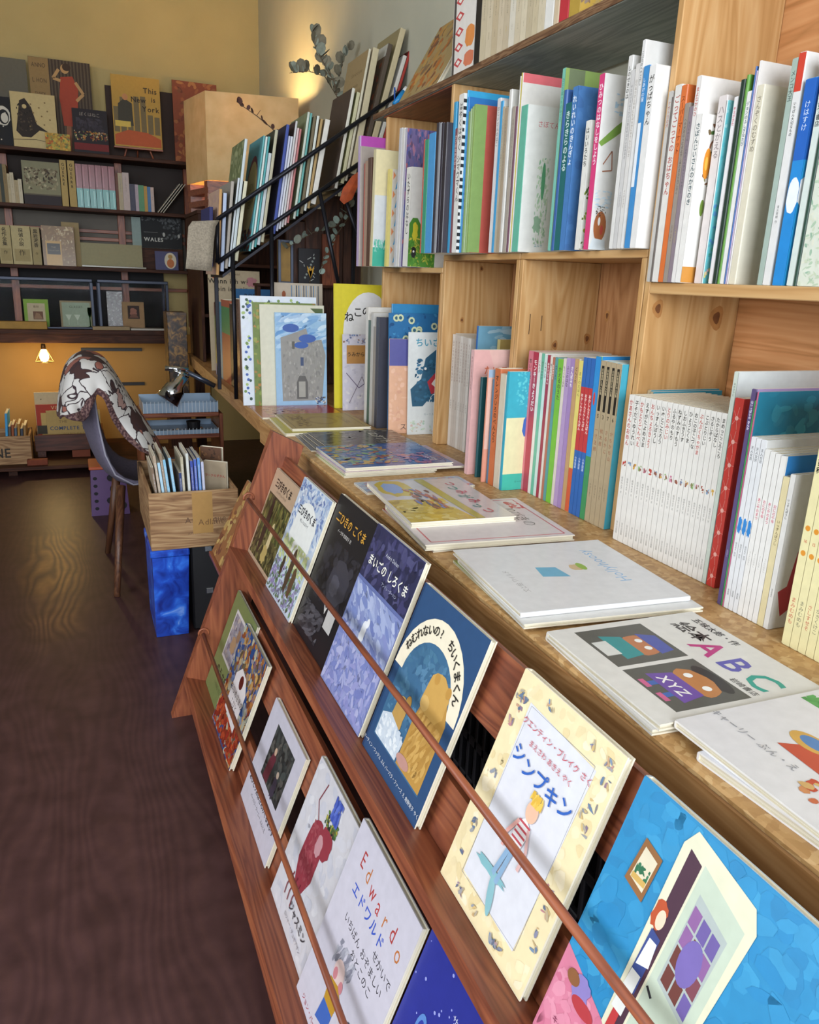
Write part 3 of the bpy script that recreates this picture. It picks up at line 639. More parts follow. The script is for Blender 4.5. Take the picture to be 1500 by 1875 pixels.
rack_book(0, (962, 1222), (1148, 1390), (805, 1580), 'picture book with sandy border and big blue katakana title on the rack', .011, cover='#e6d9c0', art=a_simp, extra=.001)
rack_book(0, (1180, 1418), (1550, 1800), (975, 1875), 'bright blue and pink picture book with a painted white door', .011, cover='#2b86b8', back='#3aa0c4', art=a_door, extra=.001)
def a_olive(A):
    A.rect(.22, .4, .88, .88, '#c9c2c0'); A.rect(.25, .43, .85, .85, '#8f8a92'); A.dabs(.25, .43, .85, .85, ['#a59aa4', '#7c7a86', '#b3a59c', '#6f6470'], 50, .06, 70)
    A.ell(.48, .6, .1, .08, '#a08062', wob=.15); A.ell(.56, .72, .06, .06, '#8c6c56', wob=.15); A.ell(.7, .53, .08, .05, '#d6d2d0', wob=.3)
    A.text('のうさぎ', .45, .27, .12, '#23281a', bold=True); A.text('くりはら さく', .45, .15, .05, '#4f5433')
def a_autumn(A):
    A.dabs(.0, .0, 1, 1, ['#8a4a2a', '#a8703c', '#6a7a9c', '#c49a5c', '#7a3420', '#5a4a34', '#b0b4a0'], 160, .09, 71); A.dabs(.02, .02, .98, .3, ['#8f2a20', '#b04a2a', '#6a2018'], 60, .08, 72)
    A.poly([(.26, .26), (.74, .22), (.74, .58), (.6, .68), (.4, .7), (.26, .6)], '#ddd4d4'); A.circ(.5, .6, .07, '#5a1c18')
    A.text('おひめさまの', .5, .47, .085, '#3a2a2c'); A.text('こびと', .5, .38, .085, '#3a2a2c'); A.text('ぶんけい', .5, .29, .04, '#5a4648')
def a_grey(A):
    A.poly([(.26, .4), (.82, .4), (.82, .88), (.26, .88)], '#2e3030'); A.dabs(.26, .4, .82, .88, ['#2a2e2e', '#3f4442', '#20201f', '#514e4a'], 70, .08, 73)
    A.poly([(.32, .41), (.45, .41), (.48, .66), (.4, .7), (.34, .58)], '#5a2630'); A.ell(.42, .7, .03, .035, '#b99a84'); A.ell(.62, .48, .05, .1, '#3a3442', wob=.2); A.ell(.62, .6, .03, .03, '#a89484')
    A.text('おひとりおばさんのくるまいす', .5, .25, .062, '#2a2a30', bold=True); A.text('バーバラ・クーニー ぶんとえ', .5, .16, .04, '#77747c')
def a_cow(A):
    A.dabs(.02, .02, .98, .98, ['#c9c7ce', '#bcbcc6', '#d0ced2'], 40, .12, 74)
    A.ell(.42, .5, .17, .24, '#8c3440', wob=.06); A.dabs(.3, .35, .55, .7, ['#93404a', '#84303c', '#9a4a52'], 40, .05, 75); A.ell(.58, .68, .12, .1, '#8c3440', wob=.08); A.ell(.5, .62, .06, .07, '#b98a90', wob=.1)
    A.line([(.35, .72), (.24, .8), (.3, .94)], .012, '#7c2f3a'); A.dabs(.45, .76, .7, .85, ['#5a7a3a', '#c9b84a', '#3c5a34', '#2a2a2a'], 30, .035, 76); A.dabs(.5, .82, .66, .97, ['#3f52a8', '#5a6fc0', '#34489a'], 30, .03, 77, 2.5, 1.5)
    for x in (.3, .38, .46): A.line([(x, .32), (x - .05, .2), (x - .04, .14)], .014, '#7c2f3a')
    A.text('ジャスミン', .62, .16, .085, '#3a3a40', bold=True); A.text('ロジャー・デュボアザン', .6, .08, .04, '#77747c')
def a_edw(A):
    cs = ['#a83a38', '#b8703a', '#a83a38', '#b03c3a', '#b8703a', '#a83a38', '#b8703a']
    for i, ch in enumerate('Edwardo'): A.text(ch, .2 + .115 * i, (.87, .855, .83, .82, .82, .83, .8)[i], .16, cs[i], sx=.8)
    for i, ch in enumerate('エドワルド'): A.text(ch, .24 + .11 * i, .725, .1, '#3a56b8', bold=True)
    A.text('せかいで', .8, .655, .07, '#23232a'); A.text('いちばん おぞましい', .56, .585, .07, '#23232a'); A.text('おとこのこ', .62, .515, .07, '#23232a')
    A.dabs(.28, .36, .56, .5, ['#9a9aa6', '#b4b4be', '#7c7c8a'], 40, .025, 80, 2.5, 1.2); A.ell(.42, .37, .08, .065, '#d9c0bc'); A.ell(.38, .35, .03, .03, '#c88088'); A.ell(.49, .34, .03, .03, '#c88088')
    A.poly([(.36, .2), (.52, .2), (.54, .3), (.46, .33), (.34, .31)], '#b78a2c'); A.poly([(.34, .08), (.44, .1), (.52, .08), (.52, .2), (.36, .2)], '#3a62b0')
    A.line([(.36, .29), (.24, .26), (.18, .3)], .02, '#cfc4c6'); A.line([(.54, .28), (.62, .22), (.7, .27)], .02, '#cfc4c6'); A.circ(.72, .29, .035, '#4a4650')
    A.text('ジョン・バーニンガム', .34, .04, .045, '#b04a58')
def a_star(A):
    R = random.Random(5)
    for k in range(60): A.circ(R.random(), R.random(), R.choice((.004, .006, .01)), '#9aa0e0', 6)
    A.ell(.22, .66, .05, .07, '#5a86c8'); A.ell(.22, .66, .03, .045, '#2c3a9c')
    A.text('スター', .55, .62, .2, '#d9d0a0', bold=True); A.text('サイモン・ジェームズ', .66, .86, .052, '#c9cce8'); A.text('小宮 悠 訳', .68, .78, .045, '#c9cce8')
rack_book(1, (427, 1078), (458, 1140), (360, 1270), 'olive green picture book with a framed animal painting on the lower tier', .008, w=.26, extra=.0155, cover='#6f7a4a', back='#c9d0bc', art=a_olive)
rack_book(1, (450, 1140), (505, 1222), (390, 1330), 'autumn coloured picture book with navy edge and white tag shaped title', .012, w=.25, extra=.0015, cover='#26467c', art=a_autumn, mat=M_GLOSS)
rack_book(1, (497, 1275), (560, 1400), (432, 1440), 'grey picture book with a dark square painting on the lower tier', .010, w=.25, extra=.012, cover='#bab6c2', back='#8fc4dc', art=a_grey)
rack_book(1, (580, 1382), (652, 1525), (488, 1630), 'pale picture book with a red cow on the lower rack tier', .010, cover='#c6c3c8', back='#c9d4da', art=a_cow, extra=.011)
rack_book(1, (665, 1497), (778, 1690), (548, 1815), 'pale lilac picture book with red and orange latin title on the rack', .011, cover='#c4c0cc', back='#c0d4dc', art=a_edw, extra=.001)
rack_book(1, (782, 1692), (900, 1875), (700, 1990), 'deep blue starry picture book on the lower rack tier', .010, w=.25, cover='#28308c', art=a_star, extra=.011)

# ================================================================== BOOKS ON THE MIDDLE SHELF
SPW = {'cream, white and teal': 5, 'yellow edged picture': 5, 'white picture book with green hills': 9, 'thick charcoal black': 6, 'white picture book with black zebra': 8, 'green spined book with plain': 4, 'tall plain white hardback behind': 5, 'white cactus picture': 12, 'large mid blue picture': 9, 'short white picture book with green': 8, 'white picture book with hot pink': 9, 'plain white picture book ending': 11, 'tallest plain white': 5, 'white picture book with painted orange': 10, 'aqua watercolour': 3, 'thick plain ivory': 11, 'white book with red capped': 12, 'pale pink picture book with orange': 5, 'peach covered': 3, 'small turquoise': 5, 'picture book with purple and blue painted': 4, 'white picture book with large red shape': 9, 'large pale grey green': 7, 'red picture book spine': 15, 'shiny bright blue': 20}
VIS = {'white book with barcode': .4, 'tall white book with barcode': .4, 'white picture book with black zebra': 0.12, 'white cactus picture': 0.36, 'white picture book with hot pink': 0.32, 'white picture book with green hills': 0.42, 'yellow edged picture': 0.35, 'white picture book with painted orange': 0.3, 'aqua watercolour': 0.3, 'white picture book with large red shape': 0.34, 'pale pink picture book with orange': 0.55, 'picture book with purple and blue painted': 0.5, 'short white picture book with green': 0.3}
_row = row
def row(X0, z, items, *a, **k):
    for it in items:
        for q, v in SPW.items():
            if it['label'].startswith(q): it['sw'] = v
        for q, v in VIS.items():
            if it['label'].startswith(q): it['vis'] = v
    return _row(X0, z, items, *a, **k)
ORD = ['first', 'second', 'third', 'fourth', 'fifth', 'sixth', 'seventh', 'eighth', 'ninth', 'tenth', 'eleventh', 'twelfth', 'thirteenth', 'fourteenth', 'fifteenth', 'sixteenth', 'seventeenth', 'eighteenth', 'nineteenth']
def A_(f): return dict(art=f)
def tri(A):
    A.rect(0, 0, .12, 1, '#d8c87a')
    for k in range(10):
        for j in range(3):
            x = .16 + .28 * j; y = .04 + .095 * k; c = ('#4a9ac8', '#c9a84a', '#d98a5a', '#e6e2d6')[(k * 2 + j) % 4]
            A.poly([(x, y), (x + .13, y + .045), (x, y + .085)], c) if (k + j) % 2 else A.poly([(x + .12, y), (x + .26, y + .02), (x + .2, y + .08)], c)
def cream_teal(A):
    A.rect(0, 0, 1, .62, '#cfd2d4'); A.rect(0, 0, 1, .17, '#3fa78f'); A.dabs(.02, .13, .98, .24, ['#3fa78f', '#63b8a2', '#a9cfc6'], 40, .04, 3, 2.5, 1.57); A.rect(.0, .62, 1, 1, '#ddd0a4')
def forest(A): A.rect(0, 0, 1, 1, '#6f628e'); A.dabs(0, .1, 1, 1, ['#5a5c98', '#8a6aa0', '#3f5a8c', '#a07a9c', '#b06a70', '#4a4668'], 150, .07, 31, 2.2, 1.57)
def hills(A):
    A.rect(0, .45, 1, 1, '#dcdad4'); A.poly([(0, .0), (1, .0), (1, .22), (.6, .34), (.3, .5), (.12, .5), (0, .44)], '#4f8a34'); A.dabs(.0, .0, 1, .3, ['#5a983a', '#437a2c', '#86a83c', '#c8c04a'], 50, .08, 32, 1.6)
    A.ell(.22, .36, .1, .1, '#d0c43a', wob=.2); A.ell(.2, .15, .09, .06, '#2a2a2a', wob=.15); A.circ(.2, .16, .035, '#e8e6e0'); A.line([(.55, .2), (.75, .16), (.95, .22)], .03, '#c9d0cc')
rA = [
 B(652, 250, 'tall magenta topped thin book at the open end of the small box', '#b7a3c4', '#a8459e'),
 B(656, 268, 'thin grey book next to the magenta topped one', '#b5a9a2', '#9a8f86', hard=False),
 B(660, 300, 'thin vermilion paperback between grey and brown ones', '#b34a40', hard=False),
 B(665, 296, 'thin tan paperback beside the vermilion one', '#a98d78', hard=False),
 B(670, 290, 'thin dark brown paperback leaning by the cream and teal book', '#5d4336', hard=False),
 B(676, 275, 'cream, white and teal picture book with pale cover', '#d4c9a0', '#d4cfc0', lean=-3, w=.23, **A_(cream_teal)),
 B(703, 311, 'yellow edged picture book patterned with blue and tan triangles', '#d6c46e', '#cfc8bc', lean=-2, w=.2, **A_(tri)),
 B(720, 236, 'thin silver grey picture book left of the painted forest cover', '#c4c3c6', lean=-2.5), B(725, 236, 'thin white picture book with worn spine by the forest cover', '#d6d3cf', lean=-2.5),
 B(730, 236, 'picture book with purple and blue painted forest cover', '#b6b3c0', '#6f628e', lean=-2.5, w=.24, **A_(forest)),
 B(737, 308, 'white picture book with green hills along its lower cover', '#e2dfd8', '#dcdad4', 'いたずらのはなし', lean=-2, w=.22, **A_(hills)),
]
row(.943, ZA_ + .0002, rA, 748, 'books on the small pine box', X1=.98, ymin=2.2155, avoid=((2.714, 2.734),), xwall=1.255)
def zebra(A):
    A.rect(0, 0, 1, 1, '#d9d7d2')
    for k in range(22): A.rect(0, .02 + .044 * k, .5 + .3 * math.sin(k), .042 + .044 * k, '#1d1c1e')
    A.text('シマウマ', .7, .96, .14, '#1d1c1e', bold=True)
def greenred(A): A.rect(0, 0, .13, 1, '#7d9a58'); A.rect(.13, 0, 1, 1, '#b3544a')
def cactus(A):
    A.text('さぼてん', .66, .88, .17, '#c8606a'); A.dabs(.42, .06, .8, .66, ['#a9c4a4', '#c4d2b8', '#8fb596', '#d3d8c4'], 60, .05, 33, 2, 1.5); A.ell(.62, .5, .06, .13, '#5a9a70'); A.ell(.52, .2, .12, .06, '#8fae94', wob=.3); A.text('エルサ', .62, .05, .09, '#5a9aa8')
def olivecov(A): A.rect(0, 0, 1, 1, '#8aa25a'); A.rect(.04, 0, .2, 1, '#6f7a5c'); A.ell(.12, .86, .06, .02, '#4a4a3a')
def boy(A):
    A.poly([(.0, .62), (.5, .72), (.98, .8), (.98, .74), (.5, .66), (.1, .6)], '#7ca04a'); A.dabs(.05, .25, .6, .35, ['#b9d0de', '#d5e0e6'], 16, .06, 34, 2, 0); A.dabs(.4, .78, .8, .9, ['#b0cadc'], 8, .06, 35, 2, 0)
    A.ell(.3, .14, .2, .09, '#a8653c'); A.dabs(.12, .2, .45, .26, ['#3a3632', '#55504a'], 24, .025, 36); A.ell(.36, .12, .05, .03, '#b0483c'); A.ell(.26, .17, .04, .025, '#e8e4de'); A.poly([(.02, .0), (.55, .0), (.5, .06), (.1, .07)], '#d4dde2'); A.line([(.2, .5), (.45, .58), (.5, .47), (.2, .46)], .03, '#a06a50')
def bluecov(A): A.dabs(0, 0, 1, 1, ['#4a78b0', '#456fa6', '#5180b8'], 40, .1, 37)
def whitegreen(A): A.dabs(0, 0, 1, .5, ['#8aa03a', '#5c7a30', '#c9b83c', '#3f4a2a'], 60, .08, 38)
rB = [
 B(766, 256, 'thin brick red picture book beside the green edged one', '#ad4636'), B(770, 257, 'thin green and red picture book, narrow spine', '#3f9273', '#5a9ac0'),
 B(777, 246, 'slim sky blue picture book beside the black volumes', '#4a93c8', '#5aa0d0', ),
 B(789, 226, 'slim black book with silver scratched spine', '#35323a'), B(794, 226, 'slim grey book between two black ones', '#8e9096'), B(798, 226, 'slim black book with violet rim', '#2c2734'),
 B(802, 226, 'thick charcoal black book with plain cover', '#2b272f', '#332e36', w=.23), B(818, 188, 'narrow cyan book beside the striped one', '#3a93be'),
 B(823, 236, 'narrow maroon book with dotted spine', '#7d4a50', st='かさのなかのほし', tc='#e0c8c0'),
 B(827, 174, 'white picture book with black zebra stripes', '#dad8d3', '#d9d7d2', 'はやくはやく シマウマくん', w=.22, **A_(zebra)),
 B(840, 166, 'cyan picture book rising behind the green and red one', '#2f97c8', '#3499c6', w=.24), B(842, 178, 'royal blue thin book by the cyan one', '#2d6fb0'),
 B(844, 205, 'thin leaf green book, outermost of three', '#6f8c50'), B(847, 200, 'thin pale green book between two green ones', '#9db389'), B(850, 196, 'thin moss green book touching the red covered volume', '#86a064'),
 B(853, 192, 'green spined book with plain brick red cover', '#86a25c', '#b3544a', w=.25, **A_(greenred)),
 B(894, 181, 'white thin picture book with blue rim by the red cover', '#d3cdce', st='おじいさんのはこ', tc='#777777'), B(899, 186, 'narrow blue and white spined picture book', '#3f93c4', '#d0d0cc'),
 B(904, 196, 'narrow beige paperback with small type', '#b3a794', hard=False, spine_art=smini(4)), B(908, 198, 'narrow tan paperback with dark type', '#a4927c', hard=False, spine_art=smini(5)),
 B(913, 165, 'tall plain white hardback behind the plum spine', '#cfccc6', '#cfcdc6', w=.24), B(921, 196, 'slim brown grey paperback with black type', '#a59a8e', hard=False, spine_art=smini(6)),
 B(926, 196, 'slim plum coloured paperback', '#6f4a5c'),
 B(930, 140, 'white magazine standing in the tall pale cluster', '#d8d5cf', w=.25), B(932, 134, 'magazine with acid yellow spine in the pale cluster', '#b9ab4a', '#d8d4cc', w=.25), B(934, 134, 'magazine with pink top band in the pale cluster', '#d9d2cf', '#d4696f', w=.25, art=lambda A: A.rect(0, 0, 1, .95, '#d6d2cc')),
 B(936, 195, 'white cactus picture book with mint green spine', '#63ad96', '#dcdcd8', w=.25, **A_(cactus)),
 B(1003, 126, 'olive covered picture book with mint spine', '#77b8a6', '#8aa25a', 'ひとりぼっちのみどり', '#3d8074', w=.25, **A_(olivecov)),
 B(1008, 166, 'narrow cobalt blue book beside the dark teal one', '#3a5f9c'), B(1014, 190, 'narrow dark teal book with pale type', '#216365', st='きらきらのよる', tc='#c9dcd8'),
 B(1024, 160, 'large mid blue picture book with white handwriting on spine', '#4678b2', '#4a78b0', 'れいれいのきんぎょ', '#e6ecf2', w=.24, **A_(bluecov)),
 B(1052, 222, 'short white picture book with green painted foot', '#dbd9d2', '#dcdad2', 'はいいろたち', w=.18, **A_(whitegreen)),
 B(1068, 137, 'white picture book with hot pink spine and a sad face', '#cf3f76', '#dedcd8', 'ひみつのはなしをしよう', '#f2e0e8', w=.24, bold=True, **A_(boy)),
 B(1115, 103, 'narrow white book with black initial on its spine', '#d8d6d2', st='しのせきのは', lean=0), B(1122, 129, 'pale grey book with rows of tiny type', '#c6c4c2', spine_art=smini(8)), B(1129, 118, 'pale paperback with brown tiny type by the tall white one', '#d2cfcb', spine_art=smini(9, ('#7a6a5a',))),
 B(1136, 74, 'tallest plain white hardback reaching under the grey plank', '#d9d8d6', '#d6d5d2', 'こぶたのへやさがし', w=.2), B(1143, 122, 'white spined book streaked with bright blue', '#3f86c0', '#d6dde2', spine_art=lambda A: (A.rect(0, .35, .55, .7, '#dfe3e8'), A.text('しあけの星', .3, .94, .5, '#f0f4f8', vert=True))),
 B(1153, 121, 'plain white picture book ending the middle row', '#dddbd8', '#dcdbd8', 'がっぱちゃん', w=.2),
]
row(.943, ZB_ + .0002, rB, 1179, 'books on the middle pine boxes', X1=1.0, ymax=2.197, ymin=1.282, xwall=1.255)
def kaki(A): A.dabs(.3, .55, .75, .95, ['#4f7a3c', '#8a5a44', '#3c5a34'], 14, .08, 40, 2); A.ell(.42, .72, .14, .09, '#d98a2c'); A.ell(.4, .72, .06, .04, '#e8b04a'); A.ell(.45, .46, .08, .05, '#6f8a3a'); A.rect(0, 0, 1, .1, '#c98a3c')
def barc(A): A.barcode(.45, .72, .9, .84); A.text('9784790252368', .68, .69, .07, '#333333'); A.barcode(.4, .5, .8, .6, seed=4)
def aqua(A): A.dabs(0, .4, 1, 1, ['#5fb8c4', '#86ccd2', '#4aa8bc', '#a9dadc'], 60, .09, 41); A.dabs(0, .1, 1, .45, ['#4aa890', '#63b8a0', '#5f9ad0'], 50, .08, 42); A.dabs(.3, .5, .8, .7, ['#e0b4c4', '#d890a8'], 12, .07, 43); A.dabs(0, 0, 1, .12, ['#e4b8c8', '#e8d87a'], 16, .08, 44)
def bluewhite(A): A.rect(0, 0, 1, 1, '#2f9ad6'); A.ell(.3, .47, .5, .08, '#e9edf0', wob=.08); A.rect(0, .62, 1, 1, '#2a62b8')
def floral(A): A.dabs(0, 0, 1, .75, ['#a9bfa6', '#c4cdb4', '#8fae98', '#d5d6c4'], 90, .06, 45, 2); A.ell(.35, .33, .09, .03, '#b8484a'); A.ell(.55, .2, .16, .05, '#d6c46e', wob=.1)
rD = [
 B(1181, 168, 'grey white narrow book with faded red title, by the pine upright', '#b6b2ac', st='ナホトカの犬', tc='#a86a5c'), B(1190, 178, 'thin dark paperback beside the orange band', '#6d645e', hard=False),
 B(1194, 157, 'white picture book with red brush title next to orange spine', '#d6d2cb', st='ごってごっての おばちゃん', tc='#a8443c'), B(1205, 157, 'bright orange spined picture book', '#cf6c35', '#cf6c35', 'スーパーマーケット', '#7a3418', w=.2),
 B(1214, 190, 'grey brown paperback with crowded type', '#93887e', hard=False, spine_art=smini(11, ('#3d3a38', '#6a4a3a'))), B(1222, 196, 'mauve grey paperback by the back cover with barcode', '#857780', hard=False, spine_art=smini(12, ('#3d4a48', '#b0a050'))),
 B(1229, 140, 'white book with barcode on its back cover', '#dcd8d4', '#dedbd7', 'まよなかのひ', '#b03c34', w=.22, **A_(barc)),
 B(1236, 210, 'white picture book with painted orange fruit and leaves', '#e0ddd8', '#dfdcd6', 'さぼんじいさんのかきのき', '#2f4a52', w=.19, bold=True, **A_(kaki)),
 B(1271, 177, 'pinkish grey narrow book beside the aqua cover', '#cfc6c3', st='ハスとかえる', tc='#8a8080'), B(1284, 184, 'aqua watercolour picture book with pink petals', '#cfd8d8', '#6cc0c8', w=.2, **A_(aqua)),
 B(1297, 178, 'slim white book with pink katakana title', '#dcdada', st='ホスがきた', tc='#c2415c'), B(1303, 147, 'narrow blackish green book', '#1d3227', '#2f8a6a', w=.2), B(1312, 138, 'narrow grass green book by the white travel story', '#5f943c'),
 B(1318, 168, 'white picture book with blue rim and dark title', '#dddcd9', '#2f7ab8', 'ジョンのふしぎなたび', '#2a4a5c', w=.2),
 B(1325, 122, 'tall slim cobalt book behind the ivory volume', '#3f68a8'), B(1327.5, 130, 'tall slim lavender book behind the ivory volume', '#b3a2bc'), B(1330, 112, 'tall white book with barcode behind the ivory volume', '#d6d2cf', '#d8d5d1', w=.21, **A_(barc)),
 B(1334, 157, 'thick plain ivory hardback with faint title', '#d4cdb8', '#d8d2c0', 'さんぞくのむすめ', '#8a8272', w=.2), B(1386, 108, 'narrow grey green book beside the white one with red cap', '#9fb0a6', st='メンコ大王', tc='#4a5a54'),
 B(1396, 97, 'white book with red capped spine and bold black title', '#d9d8d6', st=None, spine_art=lambda A: (A.rect(0, .84, 1, 1, '#c8402e'), A.text('いちばん大切なもの', .5, .8, .42, '#1d1d1d', vert=True, bold=True), A.text('清水美緒 作', .5, .36, .38, '#333333', vert=True)), w=.2),
 B(1414, 146, 'shiny bright blue picture book with white cloud shape', '#2a86cc', '#2f9ad6', w=.19, mat=M_GLOSS, spine_art=lambda A: (A.rect(0, .62, 1, 1, '#2a62b8'), A.ell(.5, .45, .5, .09, '#e4e9ee', wob=.05), A.text('けはすけ', .5, .9, .5, '#cfe0f0', vert=True)), **A_(bluewhite)),
 B(1440, 96, 'pale mint white book behind the shiny blue one', '#ccd6d0', st='なかよし 福音館書店', tc='#333333'), B(1451, 100, 'thin bottle green book beside the flowered spine', '#29473a'),
 B(1459, 112, 'pale picture book with painted leaves and red berry on its spine', '#cfd4c6', '#cdd2c2', w=.2, spine_art=floral, **A_(floral)),
]
row(1.02, DZ + .0002, rD, 1540, 'books on the tall pine box shelf', X1=1.045, ymax=1.2625, ymin=.433, xwall=1.255)

# ================================================================== PAPERBACKS ON THE TOP PLANK
def diam(A):
    for k in range(7):
        y = .06 + .14 * k; A.poly([(.3, y), (.5, y + .045), (.3, y + .09), (.1, y + .045)], '#c2464a'); A.poly([(.3, y + .02), (.4, y + .045), (.3, y + .07), (.2, y + .045)], '#e8e2da')
    A.ell(.8, .3, .22, .1, '#d98a4a', wob=.1); A.ell(.8, .1, .25, .07, '#d0785a', wob=.1); A.rect(.02, 0, .12, 1, '#4a4644')
def frogs(A):
    A.dabs(.2, .1, .95, .5, ['#c9c04a', '#7fae5a', '#5a86c0', '#d8d4cc'], 30, .08, 46); A.ell(.45, .22, .12, .05, '#c9b83c'); A.ell(.75, .36, .1, .05, '#8ab46a')
tops = [B(826, -60, 'white slipcase printed with red diamonds on the grey plank', '#dcd6cf', '#ded8d0', w=.16, art=None, spine_art=diam, name='slipcase_book'), B(866, -40, 'black spined paperback beside the diamond patterned slipcase', '#1f1d1f', w=.12)]
cs = ['#c6b89c', '#cbbda2', '#bfae90', '#c9baa0', '#bfb096', '#d4cdbd', '#c9bca2', '#d0c4aa', '#bcae92', '#c4b698', '#ccc0a6']
for k in range(11):
    tops.append(B(877 + 10.6 * k, -40 - (k % 3) * 4, 'cream pocket paperback on the plank, %s from the black spine' % ORD[k], cs[k], hard=False, w=.11, spine_art=smini(60 + k, ('#3a3632', '#5a4a3c') if k % 4 else ('#3a3632', '#b0503c', '#b9a03c'), .1, .85)))
tops += [B(995, -60, 'thin white picture book with yellow and green doodles on the plank', '#dcdad4', '#dddbd5', w=.15, **A_(frogs)), B(1012, -60, 'thin beige picture book between white and red covers', '#cbb79a', w=.15),
         B(1022, -60, 'crimson picture book on the grey plank', '#b8323c', '#bb3440', w=.15), B(1040, -60, 'ochre yellow picture book on the grey plank', '#b0913f', '#c09c48', w=.15, art=lambda A: A.dabs(0, 0, 1, 1, ['#c09c48', '#8a6f5a', '#d0b060', '#9a8a80'], 40, .1, 47))]
row(1.03, ZTOP + .0003, tops, 1062, 'books on the grey plank', xwall=1.28)

# ================================================================== BOOKS STANDING ON THE COUNTER
ZC = CZ + .0004
def hp(px, py, y): return aty(px, py, y).z - ZC
fold = ['かあさんのおめん', '子そだてゆうれい', 'かもとりごんべえ', 'えすがたよめさま', 'おんちょろきょう', 'いっすんぼうし', 'いぬとこたろう', 'とりのみじい', 'ふるやのもり', 'ねずみのすもう', 'しおふきうす', 'ひょうとくま', 'おこの子こづな', 'ぶんぶくちゃがま', 'こぶとりじい', 'さるじぞう', 'たからばなし', 'まめっこころころ']
items = []
for k, tt in enumerate(fold):
    red = k in (0, 2, 4, 7, 13); c = ('#b8443c', '#7aa0c0', '#c9a04a', '#7fae6a', '#c67a9a')[k % 5]
    def sp(A, tt=tt, red=red, c=c, k=k):
        A.text(tt, .5, .97, min(.72, .33 / A.asp / len(tt)), '#b0403a' if red else '#26241f', vert=True, bold=True); A.dabs(.2, .52, .8, .56, [c, '#8a5a4a'], 5, .3, k)
        A.text('松谷みよ子 文', .5, .45, .34, '#6a6864', vert=True); A.text('はるぶ出版', .5, .14, .34, '#77746e', vert=True)
    items.append(dict(xb=1122 + 9.05 * k, yt=722 + 2.0 * k, label='slim white folk tale picture book, %s along from the gold series' % ORD[k], spine='#dbd8d2', cover='#dad6ce', spine_art=sp, w=.19, group='white folk tale series on the counter'))
def redpat(A):
    for k in range(8):
        y = .06 + .12 * k; A.circ(.5, y, .2, '#e8b0a4', 8)
        for a in range(5): A.line([(.5, y), (.5 + .5 * math.cos(a * 1.25), y + .06 * math.sin(a * 1.25))], .03, '#e0a096')
items += [
 dict(xb=1285, yt=680, label='large pale grey green picture book behind the red patterned spine', spine='#c2cbc0', cover='#cdd2d0', spine_art=stext('天のひつじ', '#5a6a60', .5), w=.26, art=lambda A: A.text('ほるぷ', .86, .93, .06, '#555555')),
 dict(xb=1293, yt=728, label='red picture book spine with white radiating pattern', spine='#bf3a32', cover='#bb3a34', spine_art=redpat, w=.19)]
row(1.0, ZC, items, 1313, 'books standing on the counter in the tall box', X1=.975, ymax=1.2425, xwall=1.255)
def tealc(A): A.dabs(0, 0, 1, 1, ['#1f6f88', '#2a8098', '#185a78', '#3a8fa0'], 60, .1, 48)
def issun(A): A.poly([(.1, .25), (.35, .28), (.5, .5), (.7, .62), (.72, .3), (.55, .12), (.3, .08)], '#b8414c'); A.ell(.75, .55, .12, .09, '#c04a54', wob=.2); A.line([(.75, .75), (.8, .68), (.95, .66)], .06, '#2a2426')
def encyc(n, lo, lc):
    def f(A):
        A.circ(.5, .955, .34, '#2f6a9c'); A.text('こどものための百科', .5, .925, .74, '#1f1d1a', vert=True, bold=True)
        A.circ(.5, .475, .3, '#d08a2c'); A.text(n, .5, .425, .5, '#b8442c'); A.circ(.5, .378, .3, '#d08a2c'); A.text(lo, .5, .2, .6, lc, vert=True)
    return f
items = [
 dict(xb=1313, yt=712, label='lavender topped dark purple picture book with white title', spine='#54466e', cover='#9a84ac', spine_art=stext('山いっぱいの きんか', '#e4def0', .6, author='たかはし', acol='#c9c0d8'), w=.22),
 dict(xb=1320, yt=734, label='thin green and white book beside the pink spined one', spine='#3f8f52', cover='#d5d3cf', spine_art=stext('石', '#1d2a20', .7), w=.17),
 dict(xb=1322.5, yt=718, label='deep teal picture book with pink spine', spine='#b8607f', cover='#1f6f88', spine_art=stext('はなばあば', '#4a1f30', .6), w=.22, art=tealc)]
for k in range(3): items.append(dict(xb=1325 + 8.2 * k, yt=799 + 3 * k, label='white and blue legend picture book, %s from the purple spine' % ORD[k], spine='#d3d4d6', cover='#d6d6d4', w=.19, spine_art=lambda A: (A.text('天人女房', .5, .95, .62, '#23282e', vert=True), A.ell(.5, .5, .42, .05, '#2f7cc0', wob=.2), A.text('稲田和子 再話', .5, .4, .4, '#6a6a6a', vert=True), A.text('童話館', .5, .12, .4, '#555555', vert=True)), group='white and blue legend books'))
for k in range(4): items.append(dict(xb=1349.6 + 9 * k, yt=822 + 4 * k, label='white picture book with pink vertical title, %s after the legend series' % ORD[k], spine='#dad8d4', cover='#d8d6cf' if k < 3 else '#2f80c4', w=.18, spine_art=lambda A, k=k: (A.text('あこやのまつ' if k % 2 == 0 else 'おにの千年', .5, .72, .6, '#c4506c', vert=True, bold=True), A.text('さくらいひろし', .5, .4, .34, '#8a8884', vert=True)), group='white books with pink titles'))
items += [dict(xb=1386, yt=872, label='cream slim storybook squeezed beside the white and red cover', spine='#d3c69c', cover='#d8cba4', w=.19, lean=0, spine_art=stext('いっすんぼうし', '#6a5c3c', .5, .72)),
 dict(xb=1397, yt=868, label='white picture book with large red shape on its cover', spine='#d4d2ce', cover='#dcdad6', w=.2, art=issun, spine_art=stext('いっすんぼうし', '#2a2a2a', .5, .85, author='福音館書店'))]
row(.955, ZC, items, 1430, 'books standing on the counter in the tall box', X1=.94, xwall=1.255)
items = []
